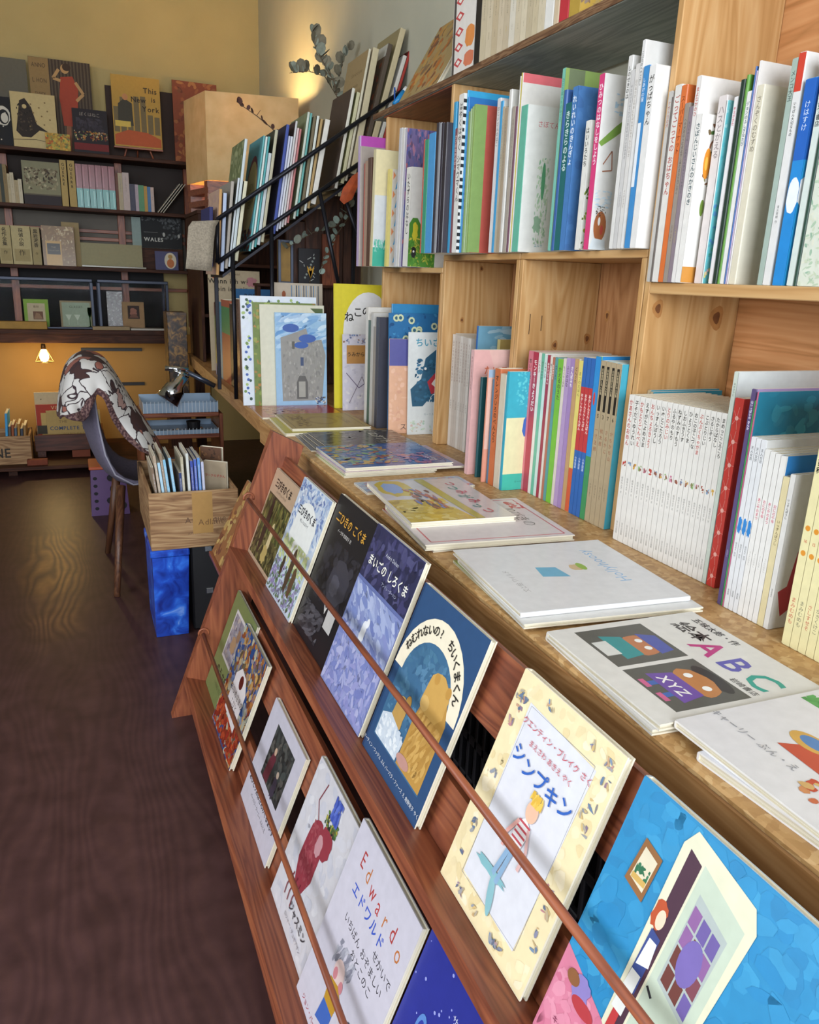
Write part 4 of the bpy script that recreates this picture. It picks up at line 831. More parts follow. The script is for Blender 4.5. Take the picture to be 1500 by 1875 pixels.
for k, (n, lo, lc) in enumerate((('16', 'まみむめも', '#b8443c'), ('15', 'まみむめも', '#6a6a58'), ('14', 'さしすせそ', '#b8443c'), ('13', 'かきくけこ', '#6a6a58'), ('12', 'たちつてと', '#b8443c'), ('11', 'なにぬねの', '#6a6a58'))):
    items.append(dict(xb=1431 + 14.6 * k, yt=706 + 6 * k, label='cream encyclopedia volume with orange dots, %s after the white and red cover' % ORD[k], spine='#d9d0a0', cover='#ddd5ac', spine_art=encyc(n, lo, lc), w=.2, group='cream encyclopedia volumes'))
row(.938, ZC, items, 1519, 'cream encyclopedia volumes')
# coloured thin spines in the knotty box
def sanshin(A): A.rect(0, 0, 1, .42, '#2f62a8'); A.rect(0, .42, 1, .82, '#b83a3c'); A.text('おかしんさんしんばん', .5, .78, .6, '#f0e6e0', vert=True, bold=True); A.text('小学国語', .5, .38, .5, '#e0e6f0', vert=True)
def yellowred(A): A.rect(0, 0, 1, .3, '#c65a3c'); A.text('まつのえほん', .5, .93, .6, '#4a3c30', vert=True)
def cart(num, tt):
    def f(A): A.rect(.25, .7, .75, .97, '#1f1b18'); A.text('日本昔話えほん全集', .5, .955, .36, '#d8c8a0', vert=True); A.text(num, .5, .67, .7, '#1f1b18', bold=True); A.text(tt, .5, .6, .62, '#8a4a30', vert=True, gap=1.3); A.text('かさいまり', .5, .25, .36, '#5a5040', vert=True)
    return f
spec = [(949, 642, 'rose pink', '#c9737f'), (957, 644, 'crimson', '#a8364a'), (966, 646, 'white and red', '#dbd3cd'), (971, 647, 'mint green', '#68ae94'), (976, 650, 'pale aqua', '#c4d8d2'), (981, 650, 'wine red', '#9a3448'), (986, 652, 'off white', '#d7cfc6'), (990, 654, 'terracotta', '#b06e58'), (994, 654, 'dusty teal', '#5a9494'), (999, 657, 'lime green', '#74b43e'), (1008, 656, 'oatmeal', '#d3c8be'), (1013, 655, 'lilac', '#ac92bc'), (1020, 656, 'violet', '#9c80b2'), (1027, 657, 'caramel', '#b89468')]
tt = ['おいもほり', 'モンキーきょうだい', 'くもの子', 'みどりのかぜ', 'うみのした', 'あかいふうせん', '国のはなし', 'たぬきのいえ', 'みずたまり', 'かえるのうた', 'もぐらのくるま', 'ふじのはな', 'さんぽみち', 'どんぐり']
items = [dict(xb=a, yt=b, label='%s thin picture book spine in the knotty pine box' % c, spine=d, cover='#d6d4d0' if k % 2 else d, w=.19, hard=False, spine_art=stext(tt[k], '#f2ece6' if k in (1, 5, 7, 12) else '#4a3f3c', .6)) for k, (a, b, c, d) in enumerate(spec)]
items.append(dict(xb=1034, yt=660, label='yellow and red thin picture book spine in the knotty pine box', spine='#d8c870', cover='#d8c870', w=.19, spine_art=yellowred))
for k in range(3): items.append(dict(xb=1041 + 6.5 * k, yt=654 + k, label='red and blue textbook spine, %s after the yellow and red one' % ORD[k], spine='#2f62a8', cover='#d6d6d8', w=.19, spine_art=sanshin, group='red and blue textbooks'))
items.append(dict(xb=1061, yt=652, label='bright azure picture book cover in the knotty pine box', spine='#3f8a58', cover='#2f86c6', w=.2, spine_art=lambda A: (A.rect(0, .4, 1, 1, '#2f86c6'), A.ell(.4, .75, .2, .04, '#c8443c'))))
for k, (n, t2) in enumerate((('5', '一寸法師'), ('3', '桃太郎'), ('7', 'さるかに'), ('6', 'かちかち山'), ('4', '舌切雀'))):
    items.append(dict(xb=1070 + 8.6 * k, yt=660 + 2 * k, label='gold brown tale volume with black spine plaque, %s after the azure cover' % ORD[k], spine='#a8977a', cover='#3fa2bc', w=.185, spine_art=cart(n, t2), group='gold brown tale volumes'))
row(.985, ZC, items, 1115, 'thin spines in the knotty pine box', X1=1.06, ymax=1.655, ymin=1.299, xwall=1.255)
# turquoise volumes behind the white series
for k, (yy, hh, ww) in enumerate(((1.2535, .305, .008), (1.2445, .303, .008))):
    book('turquoise covered tale volume behind the white series, %s from the pine upright' % ORD[k], .18, hh, ww, (1.055, yy, ZC), (1, 0, 0), (0, 0, 1), cover='#2f93ae', spine='#a8977a', spine_art=cart(str(8 + k), 'かぐやひめ'), group='turquoise tale volumes', art=(lambda A: (A.text('日本昔話えほん全集', .5, .93, .06, '#1d4a5c'), [A.rect(.2, .86 - .03 * q, .8 - .1 * (q % 2), .868 - .03 * q, '#1d5a70') for q in range(4)])) if k else None)
# grey series and the group before it
items = [dict(xb=792 + 4.5 * k, yt=604 + 1.3 * k, label='grey white series paperback, %s from the goat book' % ORD[k], spine='#bdb4ac' if k % 3 else '#cfc9c2', cover='#c4bcb4', hard=False, w=.1, spine_art=smini(100 + k, ('#6a3a34', '#55504c'), .2, .95), group='grey white series paperbacks') for k in range(13)]
row(1.075, ZC, items, 850.5, 'grey white series paperbacks', X1=1.06, avoid=((2.197, 2.234),), xwall=1.255)
def pinkc(A): A.poly([(0, 0), (1, 0), (1, .5), (.4, 1), (0, 1)], '#d9a8a4'); A.text('たいこ', .62, .84, .22, '#c0603c', bold=True)
def peach(A): A.rect(0, 0, 1, 1, '#d8917a'); A.rect(0, .3, 1, 1, '#dcb0a0'); A.rect(0, .93, 1, 1, '#9ab0c8')
def turq(A): A.rect(0, 0, 1, 1, '#35a0b4'); A.poly([(0, .14), (1, .14), (1, .5), (.75, .62), (0, .62)], '#d9d3a8'); A.ell(.8, .54, .18, .09, '#3a66b0', wob=.1); A.dabs(.3, .7, 1, 1, ['#48b0c0', '#5ac0c8'], 20, .1, 49); A.rect(0, 0, 1, .14, '#3fae9c'); A.text('リーベ', .6, .07, .09, '#1f4a4a')
def seac(A): A.rect(0, 0, 1, 1, '#6fa0b8'); A.dabs(0, .55, 1, 1, ['#a9c4d0', '#8fb4c4'], 16, .12, 50, 2, 0); A.dabs(0, 0, 1, .4, ['#b08a90', '#7f93b0'], 20, .1, 51); A.line([(.2, .6), (.35, .66), (.45, .6), (.6, .66)], .02, '#e8ecec')
items = [
 dict(xb=850, yt=640, label='pale pink picture book with orange hiragana title', spine='#d0a8a8', cover='#d9b0a8', w=.2, art=pinkc, spine_art=stext('たいこたたきのともだち', '#7a3f44', .5)),
 dict(xb=868, yt=690, label='dark teal thin picture book beside the black one', spine='#1f4f54', cover='#1f4f54', w=.17), dict(xb=873, yt=684, label='black thin picture book with white handwritten title', spine='#232022', cover='#232022', w=.077, spine_art=stext('グリーンいろのくつ', '#e8e6e2', .6)),
 dict(xb=879, yt=676, label='peach covered picture book in front of the pink one', spine='#d08a72', cover='#d8917a', w=.077, art=peach), dict(xb=889, yt=694, label='slate blue thin picture book beside the orange spine', spine='#4a6f88', cover='#4a6f88', w=.077),
 dict(xb=893, yt=674, label='orange spined picture book with black title', spine='#c0683c', cover='#c8744c', w=.077, spine_art=stext('オレンジいろのべんとう', '#33201a', .6)), dict(xb=902, yt=684, label='pale marbled thin picture book by the turquoise cover', spine='#c8bca8', cover='#b4bcc0', w=.077, art=lambda A: A.dabs(0, 0, 1, 1, ['#b4c0c8', '#98aab4', '#d0d2cc'], 30, .1, 52)),
 dict(xb=913, yt=680, label='small turquoise and cream picture book on the counter', spine='#2f9ab0', cover='#35a0b4', w=.075, art=turq)]
row(.945, ZC, items, 925, 'books in the middle pine box', X1=.955, avoid=((1.745, 1.782),), xwall=1.255)
book('sea blue picture book with a white bird, against the box divider', .17, hp(885, 597, 2.0), .012, (1.05, 2.0, ZC), (1, 0, 0), (0, 0, 1), cover='#6fa0b8', spine='#2f62a0', art=seac)
book('ochre striped folder beside the sea blue picture book', .12, hp(925, 622, 1.96), .016, (1.1, 1.96, ZC), (1, 0, 0), (0, 0, 1), cover='#b09a5c', spine='#b8a468', hard=False)
# left lower group: upright spines then covers facing the shop door
items = [dict(xb=666 + 4.6 * k, yt=y, label=l, spine=c, cover=c, hard=False, w=.16) for k, (y, c, l) in enumerate(((562, '#cfcac2', 'white booklet left of the sunflower cover, tallest of its bunch'), (586, '#4a5f50', 'dark green booklet in the bunch before the sunflower cover'), (572, '#b8b4ae', 'grey booklet in the bunch before the sunflower cover'), (598, '#8f867c', 'taupe booklet in the bunch before the sunflower cover'), (580, '#3a3a44', 'blackish booklet in the bunch before the sunflower cover')))]
row(.935, ZC, items, 689.5, 'booklets before the sunflower cover')
def facing(label, bl, tl, w, t, lean=4, **kw):
    p = atz(bl[0], bl[1], ZC); y = p.y; q = aty(tl[0], tl[1], y + .02); h = (q.z - ZC) / math.cos(math.radians(lean)); a = math.radians(lean)
    return book(label, w, h, t, (p.x, y, ZC + t * math.sin(a)), (1, 0, 0), (0, math.sin(a), math.cos(a)), **kw)
def sunfl(A):
    A.rect(0, 0, 1, 1, '#2a6a9c'); A.dabs(0, 0, 1, 1, ['#2f74a8', '#1f5488', '#3f8ab8', '#184a78'], 80, .06, 53)
    R = random.Random(54)
    for k in range(12):
        x, y = R.uniform(.08, .92), R.uniform(.72, .96); A.circ(x, y, .06, '#c9cfa8', 9); A.circ(x, y, .03, '#2f5c70', 8)
def suu(A): A.rect(0, 0, 1, .72, '#cf9f80'); A.rect(0, .72, 1, 1, '#4a4a8a'); A.dabs(0, 0, 1, .7, ['#d4a688', '#c8957a', '#d9ae94'], 40, .1, 55); A.text('スーホ', .5, .07, .16, '#2a2220'); A.ell(.6, .55, .1, .035, '#e0dcd6')
def goat(A):
    A.text('ちいさな', .55, .9, .2, '#3f8fa8', bold=True); A.poly([(.05, .45), (.3, .55), (.4, .75), (.7, .85), (.95, .75), (.98, .45), (.6, .4), (.35, .28), (.1, .28)], '#2f5a74'); A.dabs(.15, .32, .9, .75, ['#356482', '#264c64', '#3f7290'], 40, .08, 56); A.poly([(.45, .52), (.75, .66), (.7, .42), (.55, .4)], '#b83a44'); A.poly([(.55, .5), (.72, .6), (.7, .45)], '#e6dcd0'); A.circ(.4, .65, .03, '#e8e6e0'); A.dabs(.05, .02, .95, .14, ['#a9c4b0', '#c8d0bc', '#d0b0a8'], 24, .06, 57); A.text('モーリス', .5, .2, .06, '#8a9aa0')
book('deep blue picture book with pale sunflowers behind the pink goat', .2, hp(690, 572, 2.45), .01, (.957, 2.44, ZC), (1, 0, 0), (0, .05, 1), cover='#2a6a9c', art=sunfl)
book('plain azure picture book behind the sunflower cover', .19, hp(720, 556, 2.47), .008, (.975, 2.462, ZC), (1, 0, 0), (0, .05, 1), cover='#2f7fb0')
book('terracotta and indigo picture book standing before the sunflowers', .15, hp(686, 620, 2.41), .009, (.944, 2.402, ZC), (1, -.12, 0), (0, .07, 1), cover='#cf9f80', art=suu)
book('white picture book with a dark blue goat and red collar', .15, hp(735, 608, 2.375), .01, (1.0, 2.368, ZC), (1, -.02, 0), (0, .06, 1), cover='#d3d6d4', art=goat)
def neko(A):
    A.ell(.7, .62, .52, .32, '#dcdad8', 28); A.rect(0, 0, .16, 1, '#cfc02c'); 
    for i, ch in enumerate('ねこのオー'): A.text(ch, .3 + .18 * i, .74 + .05 * math.sin(i * .9), .2, '#232020', bold=True)
    A.ell(.6, .46, .16, .1, '#a8986a'); A.ell(.62, .46, .11, .065, '#d8d2c4'); A.line([(.6, .4), (.64, .2)], .14, '#9a8a70')
def umi(A): A.dabs(0, 0, 1, 1, ['#c9c4cc', '#b8b4c0', '#d4d0d0'], 40, .12, 58); A.rect(.12, .62, .95, .86, '#b08048'); A.text('うみからきた', .55, .74, .14, '#2a2420', bold=True); A.dabs(0, .88, 1, 1, ['#5a7aa8', '#8a6a5a'], 16, .06, 59); A.line([(.1, .5), (.5, .3), (.9, .42)], .02, '#5a4a6a'); A.line([(.2, .1), (.6, .45), (.9, .1)], .015, '#6a5a6a')
def castle(A):
    A.rect(0, 0, 1, 1, '#8fb2d0'); A.dabs(0, .6, 1, 1, ['#a9c6de', '#7fa6cc', '#c4d6e4', '#5f8fc0'], 50, .1, 60, 2, .3)
    A.poly([(.12, .06), (.9, .06), (.98, .55), (.9, .72), (.66, .7), (.6, .84), (.42, .8), (.1, .74)], '#8c8a86'); A.dabs(.14, .08, .9, .7, ['#94928c', '#7c7a78', '#a3a09a', '#86847e'], 90, .05, 61, 1.4, 1.57)
    A.ell(.3, .84, .16, .045, '#3a5aa0'); A.ell(.62, .73, .17, .045, '#3a5aa0'); A.ell(.5, .66, .14, .035, '#3458a0'); A.poly([(.4, .08), (.62, .08), (.62, .26), (.57, .33), (.45, .33), (.4, .26)], '#5a5856'); A.rect(.44, .1, .57, .27, '#9a9890'); A.rect(.48, .44, .54, .53, '#3c4a6a'); A.rect(.32, .62, .37, .7, '#55544f'); A.dabs(.75, .02, .98, .1, ['#3a4a7a', '#4a4a3c', '#c9c6c0'], 10, .05, 62)
def orna(A):
    R = random.Random(63)
    for k in range(80):
        x, y = (R.uniform(.03, .12), R.uniform(.03, .97)) if k % 2 else (R.uniform(.05, .97), R.uniform(.9, .97)); A.circ(x, y, .02, R.choice(('#3f5aa0', '#6f8a4a', '#2f4a3a', '#9ab06a', '#d0d8dc')), 7)
facing('bright yellow picture book with big black cat lettering', (613, 748), (603, 519), .2, .012, 3, cover='#d2c32e', spine='#d2c32e', art=neko)
facing('map patterned picture book leaning on the yellow one', (628, 752), (622, 612), .13, .008, 3, cover='#c4c0ca', art=umi)
book('blue grey picture book with a domed stone castle on its cover', .205, hp(500, 572, 3.01), .008, (aty(507, 735, 3.0).x, 3.0, ZC + .0005), (1, 0, 0), (0, .06, 1), cover='#8fb2d0', art=castle)
book('plain cream picture book behind the castle cover', .255, hp(476, 557, 3.03), .009, (aty(480, 735, 3.02).x, 3.018, ZC + .0005), (1, 0, 0), (0, .06, 1), cover='#cbc8b4', art=lambda A: A.poly([(.78, .97), (.98, .97), (.98, .86)], '#4a5a34'))
book('thin picture book with orange and green foliage edge', .25, hp(462, 553, 3.05), .006, (aty(468, 735, 3.03).x, 3.034, ZC + .0005), (1, 0, 0), (0, .06, 1), cover='#6a7a3c', art=lambda A: A.dabs(0, 0, 1, 1, ['#6a7a3c', '#a8763c', '#8a9a4a', '#4a5a30'], 90, .06, 64))
book('white picture book with blue and green leaf garland border', .30, hp(445, 541, 3.06), .012, (aty(446, 735, 3.05).x, 3.05, ZC + .0005), (1, 0, 0), (0, .06, 1), cover='#cfd6e0', spine='#b0a8a4', art=orna)
# far spines
items = [B(396, 553, 'maroon topped lime and blue spine near the counter end', '#5f7a44', spine_art=lambda A: (A.rect(0, .82, 1, 1, '#5a2a30'), A.rect(0, 0, 1, .16, '#2f62b0')), w=.1), B(404, 552, 'narrow sky blue spine near the counter end', '#4f93b4', w=.1),
         B(409, 548, 'orange spine with green upper band near the counter end', '#a8563a', spine_art=lambda A: (A.rect(0, .6, 1, .92, '#3c8a58'), A.rect(0, .92, 1, 1, '#b05a40')), w=.1), B(424, 556, 'black narrow spine beside the orange one', '#201d1f', w=.1), B(429, 546, 'brown leather spine with gilt shine beside the leaf garland book', '#6f5040', w=.1, mat=M_GLOSS)]
row(.64, ZC, items, 441, 'spines near the counter end', X1=.622)

# ================================================================== FLAT BOOKS ON THE COUNTER
zst = {}
def flat(label, x, y, w, h, t, key, rot=0, flip=False, **kw):
    """lies face up; u runs towards the shop front, v towards the wall"""
    z = zst.get(key, CZ + .0003); a = math.radians(rot); c, s = math.cos(a), math.sin(a)
    u = Vector((-s, -c, 0)); v = Vector((c, -s, 0)); 
    if flip: o = Vector((x, y, 0)) + u * w + v * h; u, v = -u, -v
    else: o = Vector((x, y, 0))
    zst[key] = z + t + .0003
    return book(label, w, h, t, (o.x, o.y, z + t), u, v, **kw)
M_ = dict(mat=M_GLOSS)
flat('red lacquered thin picture book lying before the castle book', .60, 3.0, .26, .31, .006, 'f1', 2, cover='#b0402f', mat=M_GLOSS, art=lambda A: (A.rect(.12, .1, .9, .6, '#b86a40'), A.dabs(.12, .1, .9, .6, ['#b86a40', '#c08a4a', '#a8503a'], 30, .1, 70)))
flat('thin red picture book under the lacquered one', .603, 2.985, .25, .3, .005, 'f1b', cover='#a83a30') if False else None
flat('lemon yellow picture book under the ochre one', .612, 2.72, .30, .27, .01, 'f2', 3, cover='#b8ab3c')
flat('ochre picture book with engraved brown lettering lying on the lemon one', .636, 2.735, .285, .27, .008, 'f2', 2, cover='#a58a42', art=lambda A: (A.frame(.06, .06, .94, .94, .008, '#6a5428'), A.ell(.5, .5, .26, .2, '#96793a', 24), A.ell(.5, .5, .2, .15, '#a88c46', 24), A.text('むかしばなし', .5, .8, .09, '#5f4a22'), A.dabs(.12, .12, .88, .3, ['#8a6c30', '#6f5628'], 26, .04, 71)))
for k in range(4): flat('thin dark magazine in the fan by the ochre book, %s from the counter' % ORD[k], .628 + .012 * k, 2.435 - .008 * k, .25, .29, .003, 'f3', 3 - k, cover='#4a443f', hard=False, mat=M_GLOSS, group='fanned dark magazines', art=(lambda A: (A.dabs(0, 0, 1, 1, ['#4a443c', '#6a6454', '#34302c', '#8a8474'], 60, .1, 72), A.text('エジプト', .5, .7, .16, '#c9c4b4', bold=True))) if k == 3 else None)
def bluefish(A): A.dabs(0, .5, 1, 1, ['#3a5f9c', '#5a7ab0', '#46508c'], 40, .12, 73); A.dabs(0, 0, .9, .6, ['#5a8ab8', '#6f9a6a', '#c9a45a', '#3f70a8', '#a85a4a'], 70, .08, 74); A.dabs(.5, .6, 1, .9, ['#b8707a', '#8a6aa8'], 14, .08, 75); A.text('つばめ', .75, .86, .11, '#d9dce6')
flat('yellow green thin picture book at the bottom of the blue stack', .612, 2.13, .27, .26, .006, 'f4', 0, cover='#b0b03c')
flat('aqua thin picture book in the blue stack', .614, 2.125, .27, .26, .004, 'f4', 0, cover='#5ab09c')
flat('lilac pink thin picture book sticking out of the blue stack', .612, 2.13, .275, .35, .005, 'f4', 0, cover='#b79aae', art=lambda A: A.dabs(0, 0, 1, 1, ['#b79aae', '#c9b4c0', '#a888a4'], 40, .1, 76), mat=M_GLOSS)
flat('glossy blue picture book with painted birds on top of its stack', .617, 2.14, .275, .31, .009, 'f4', 0, cover='#3f62a0', art=bluefish, mat=M_GLOSS)
flat('watercolour picture book lying behind the yellow chequered one', .615, 1.79, .10, .29, .006, 'f5a', 0, cover='#a9b4c4', art=lambda A: A.dabs(0, 0, 1, 1, ['#9ab0c4', '#b8a0ac', '#8a9ac0', '#c87a6a', '#b4c0c0'], 50, .16, 77), mat=M_GLOSS)
def ten(A): A.frame(.05, .05, .95, .95, .012, '#c0606a'); A.text('10ぴきの', .5, .82, .12, '#55524e'); A.text('なかよし', .42, .68, .1, '#c88a94'); A.dabs(.1, .85, .3, .95, ['#b8444a'], 6, .05, 78)
flat('thin scarlet picture book under the pink framed one', .604, 1.56, .29, .29, .005, 'f5', 1, cover='#a83a32')
flat('white picture book with pink frame and handwritten title', .606, 1.548, .28, .32, .012, 'f5', 5, cover='#cfc6c6', art=ten)
def tsutsu(A):
    A.rect(0, .0, 1, .6, '#c4bfc0'); A.ell(.2, .2, .22, .18, '#c2ab3a', wob=.1); A.ell(.2, .18, .14, .1, '#8aa4cc', wob=.1); A.poly([(.5, 0), (1, 0), (1, .62), (.75, .55), (.5, .34)], '#c4a83c'); A.dabs(.5, 0, 1, .55, ['#c9b04a', '#b0963a', '#d4c070'], 40, .06, 79); A.dabs(.25, .25, .75, .5, ['#b86a4a', '#6a7ab0', '#5a4a44'], 14, .035, 80, 3, .2); A.poly([(0, .5), (1, .62), (1, .7), (0, .6)], '#b0a44a')
    for i, ch in enumerate('つつみがみっつ'): A.text(ch, .16 + .115 * i, .82 - .03 * (i % 2), .1, ('#b84a5a', '#3f8a80')[i % 2], bold=True)
flat('yellow and pink picture book with scattered red and green title', .617, 1.70, .33, .235, .012, 'f5', 4, cover='#c6bcbc', art=tsutsu, mat=M_GLOSS)
def hollow(A): A.poly([(.42, .5), (.58, .52), (.6, .64), (.45, .66)], '#6aa8c4'); A.ell(.55, .4, .05, .04, '#c9b088', wob=.1); A.ell(.56, .36, .06, .025, '#8fae4a'); A.text('Hollyhoosy', .56, .22, .11, '#8ab0d4'); A.text('文と絵 ワイルド', .42, .84, .045, '#a09c9c')
flat('olive thin picture book at the bottom under the plain white one', .612, 1.21, .29, .29, .005, 'f6', 4, cover='#8f9a4a')
flat('white picture book under the one with pale blue script', .614, 1.195, .29, .315, .008, 'f6', 6, cover='#d3d2d0')
flat('plain white picture book with pale blue upside down script', .614, 1.215, .29, .305, .009, 'f6', 5, flip=True, cover='#d5d4d5', art=hollow)
def abc(A):
    A.rect(.06, .42, .46, .98 - .12, '#55544e') if False else None
    for i, x in enumerate((.05, .5)):
        A.rect(x, .1, x + .43, .56, '#56554f')
    A.ell(.26, .38, .12, .1, '#b5734a', wob=.08); A.poly([(.15, .44), (.37, .44), (.36, .53), (.2, .54)], '#4a55a0'); A.rect(.14, .16, .38, .3, '#2f8a8c'); A.rect(.18, .11, .34, .17, '#d0d0cc'); A.circ(.22, .4, .02, '#e8e8e6'); A.circ(.31, .4, .02, '#e8e8e6')
    A.ell(.71, .4, .14, .09, '#b87a44', wob=.06); A.ell(.71, .49, .13, .05, '#33302e'); A.poly([(.58, .2), (.85, .2), (.83, .33), (.6, .33)], '#6a4a9c'); A.text('XYZ', .715, .26, .08, '#e8e4e0', bold=True); A.rect(.64, .14, .68, .2, '#3f62a8'); A.rect(.75, .14, .79, .2, '#3f62a8'); A.rect(.61, .115, .69, .145, '#c8608a'); A.rect(.74, .115, .82, .145, '#c8608a'); A.circ(.65, .41, .024, '#e8e8e6'); A.circ(.78, .41, .024, '#e8e8e6')
    A.text('ABC', .6, .73, .3, '#b8408a'); 
def abc2(A):
    for x in (.06, .515): A.rect(x, .14, x + .42, .58, '#56554f')
    A.ell(.3, .41, .12, .1, '#b5734a', wob=.06, seed=4); A.poly([(.17, .46), (.42, .46), (.4, .55), (.22, .56)], '#4a55a0'); A.poly([(.14, .24), (.42, .24), (.4, .36), (.18, .36)], '#2f8a8c'); A.rect(.2, .16, .36, .25, '#d0d0cc'); A.circ(.25, .43, .022, '#ecebe8'); A.circ(.34, .43, .022, '#ecebe8')
    A.ell(.73, .52, .15, .05, '#33302e'); A.ell(.73, .42, .15, .09, '#b87a44', wob=.06, seed=7); A.poly([(.58, .23), (.88, .23), (.85, .37), (.61, .37)], '#6a4a9c'); A.text('XYZ', .73, .29, .09, '#ece8e4', bold=True); A.rect(.65, .18, .69, .23, '#3f62a8'); A.rect(.77, .18, .81, .23, '#3f62a8'); A.rect(.62, .155, .7, .185, '#c8608a'); A.rect(.76, .155, .84, .185, '#c8608a'); A.circ(.66, .43, .024, '#ecebe8'); A.circ(.8, .43, .024, '#ecebe8')
    A.text('五味太郎・作', .28, .93, .06, '#2a2826', bold=True); A.text('絵本', .24, .8, .13, '#3a3634', bold=True)
    for i, (ch, c) in enumerate((('A', '#b8387c'), ('B', '#5a55a8'), ('C', '#2f9a8a'))): A.text(ch, .46 + .19 * i, .75, .24, c, bold=True)
    A.text('岩崎書店', .84, .62, .045, '#2a2826')
flat('white picture book underneath the alphabet picture book', .602, .875, .26, .262, .008, 'f7', 4, cover='#d0cdc9')
flat('white alphabet picture book with two dark picture panels', .598, .868, .258, .262, .009, 'f7', 2, cover='#d6d3ce', art=abc2)
def hood(A):
    A.poly([(.03, .72), (.1, .93), (.2, .9), (.24, .72)], '#4f9a50'); A.dabs(.03, .72, .24, .92, ['#5aa85a', '#3f8a48'], 12, .05, 85); A.ell(.5, .8, .2, .1, '#b4b0ac', wob=.15); A.poly([(.3, .6), (.45, .9), (.35, .96)], '#a9c4d4'); A.poly([(.32, .5), (.78, .48), (.74, .66), (.44, .68)], '#2f86b4'); A.poly([(.28, .3), (.8, .26), (.86, .42), (.6, .5), (.36, .46)], '#b8442f'); A.ell(.33, .44, .1, .06, '#c89a4a'); A.ell(.34, .45, .07, .04, '#4a78b0'); A.dabs(.5, .1, .9, .24, ['#c9a86a', '#b8442f'], 10, .05, 86); A.text('スキャーリー ぶん・え', .2, .22, .05, '#8a8a90')
flat('white picture book jutting out under the red and blue figure cover', .60, .56, .25, .27, .012, 'f8', -3, cover='#d0cfd6')
flat('white picture book with a red and blue painted figure and basket', .607, .607, .27, .26, .010, 'f8', 1, cover='#d3d0d2', art=hood)

# ================================================================== IRON RACK WITH LARGE BOOKS
YR = 3.22
ir = thing('iron_book_rack', 'sloping black iron rack with two rails holding large books', 'rack', (.9, YR, CZ))
def rp(px, py, y=YR): return aty(px, py, y)
def bar(name, a, b, w=.0085): tube(name, [a, b], w, M_IRON, ir, 8)
bar('rail', rp(398, 402), rp(742, 163)); bar('rail', rp(398, 481), rp(660, 298))
bar('end_bar', rp(398, 402), rp(398, 481))
for (px, py) in ((426, 462), (497, 412)): p = rp(px, py); bar('post', p, Vector((p.x, YR, CZ + .001)))
for (px, py) in ((585, 350),): p = rp(px, py); bar('post', p, rp(628, 560))
bar('post', rp(628, 350), rp(668, 470))
# sloping floor of the rack
f0, f1 = rp(408, 497), rp(700, 284)
V = []
for y in (YR + .008, YR + .30):
    for p, dz in ((f0, 0), (f1, 0), (f1, -.012), (f0, -.012)): V.append((p.x, y, p.z + dz - .012))
mesh('sloping_floor', V, [[0, 1, 2, 3], [7, 6, 5, 4], [0, 4, 5, 1], [1, 5, 6, 2], [2, 6, 7, 3], [3, 7, 4, 0]], M_IRON, ir)
for x in (f0.x + .02, f1.x - .02):
    zz = f0.z + (f1.z - f0.z) * (x - f0.x) / (f1.x - f0.x) - .026; box('rear_leg', (x - .008, YR + .28, CZ + .001), (x + .008, YR + .296, zz), M_IRON, ir)
RVL = [0.0, -9.0]; RVR = []
def rackvol(xb, xt, yt, th, spine, cover, label, w=.26, art=None, hard=True, sp=None):
    px0, py0 = xb, 488 - (xb - 417) * .735
    p = rp(px0, py0, YR + .012); q = rp(xt, yt, YR + .012); q2 = rp(px0 + th, py0, YR + .012)
    v = (q - p); h = v.length; t = max(.003, (q2.x - p.x) * .9); ln = math.atan2(v.x, v.z); back = xt < xb - 8
    if not back: ln = max(ln, RVL[1]); RVL[1] = ln
    v = Vector((math.sin(ln), 0, math.cos(ln)))
    fl = f0.z + (f1.z - f0.z) * (p.x - f0.x) / (f1.x - f0.x) - .008
    x = p.x
    for _ in range(3):
        fl = f0.z + (f1.z - f0.z) * (x + t - f0.x) / (f1.x - f0.x) - .008; zz = max(p.z, fl + .003 + t * max(0, math.sin(ln)))
        if RVR: x = max(x, RVR[0] + math.tan(RVR[2]) * (zz - RVR[1]) + .0012 + (h * math.sin(-ln) if ln < 0 else 0))
    book(label, w, h, t, (x, YR + .014 + w, zz), (0, -1, 0), v, cover=cover, spine=spine, side='R', art=art, hard=hard, spine_art=sp, group='large books in the iron rack', mat=M_MATTE)
    RVR[:] = [x + t / math.cos(ln), zz, max(0, ln)]
def a_green(A): A.dabs(0, .45, 1, 1, ['#7c8460', '#9aa078', '#66704a'], 40, .12, 90); A.dabs(0, 0, 1, .4, ['#6a5a34', '#86703c', '#4f4a2c'], 40, .1, 91); A.text('Knee', .5, .66, .2, '#2a2c20', bold=True); A.text('deep in thunder', .5, .48, .1, '#2a2c20')
def a_arch(A): A.rect(0, 0, 1, 1, '#4f8a92'); A.ell(.55, .5, .42, .36, '#6a3440', 24); A.ell(.56, .48, .38, .33, '#a89a68', 24); A.text('VON', .55, .58, .16, '#6a5f3c'); A.text('TER', .55, .42, .16, '#6a5f3c'); A.dabs(.1, 0, 1, .2, ['#4a2c28', '#6a3c30'], 20, .1, 92)
def dull(c, s): return lambda A: A.dabs(0, 0, 1, 1, c, 50, .12, s)
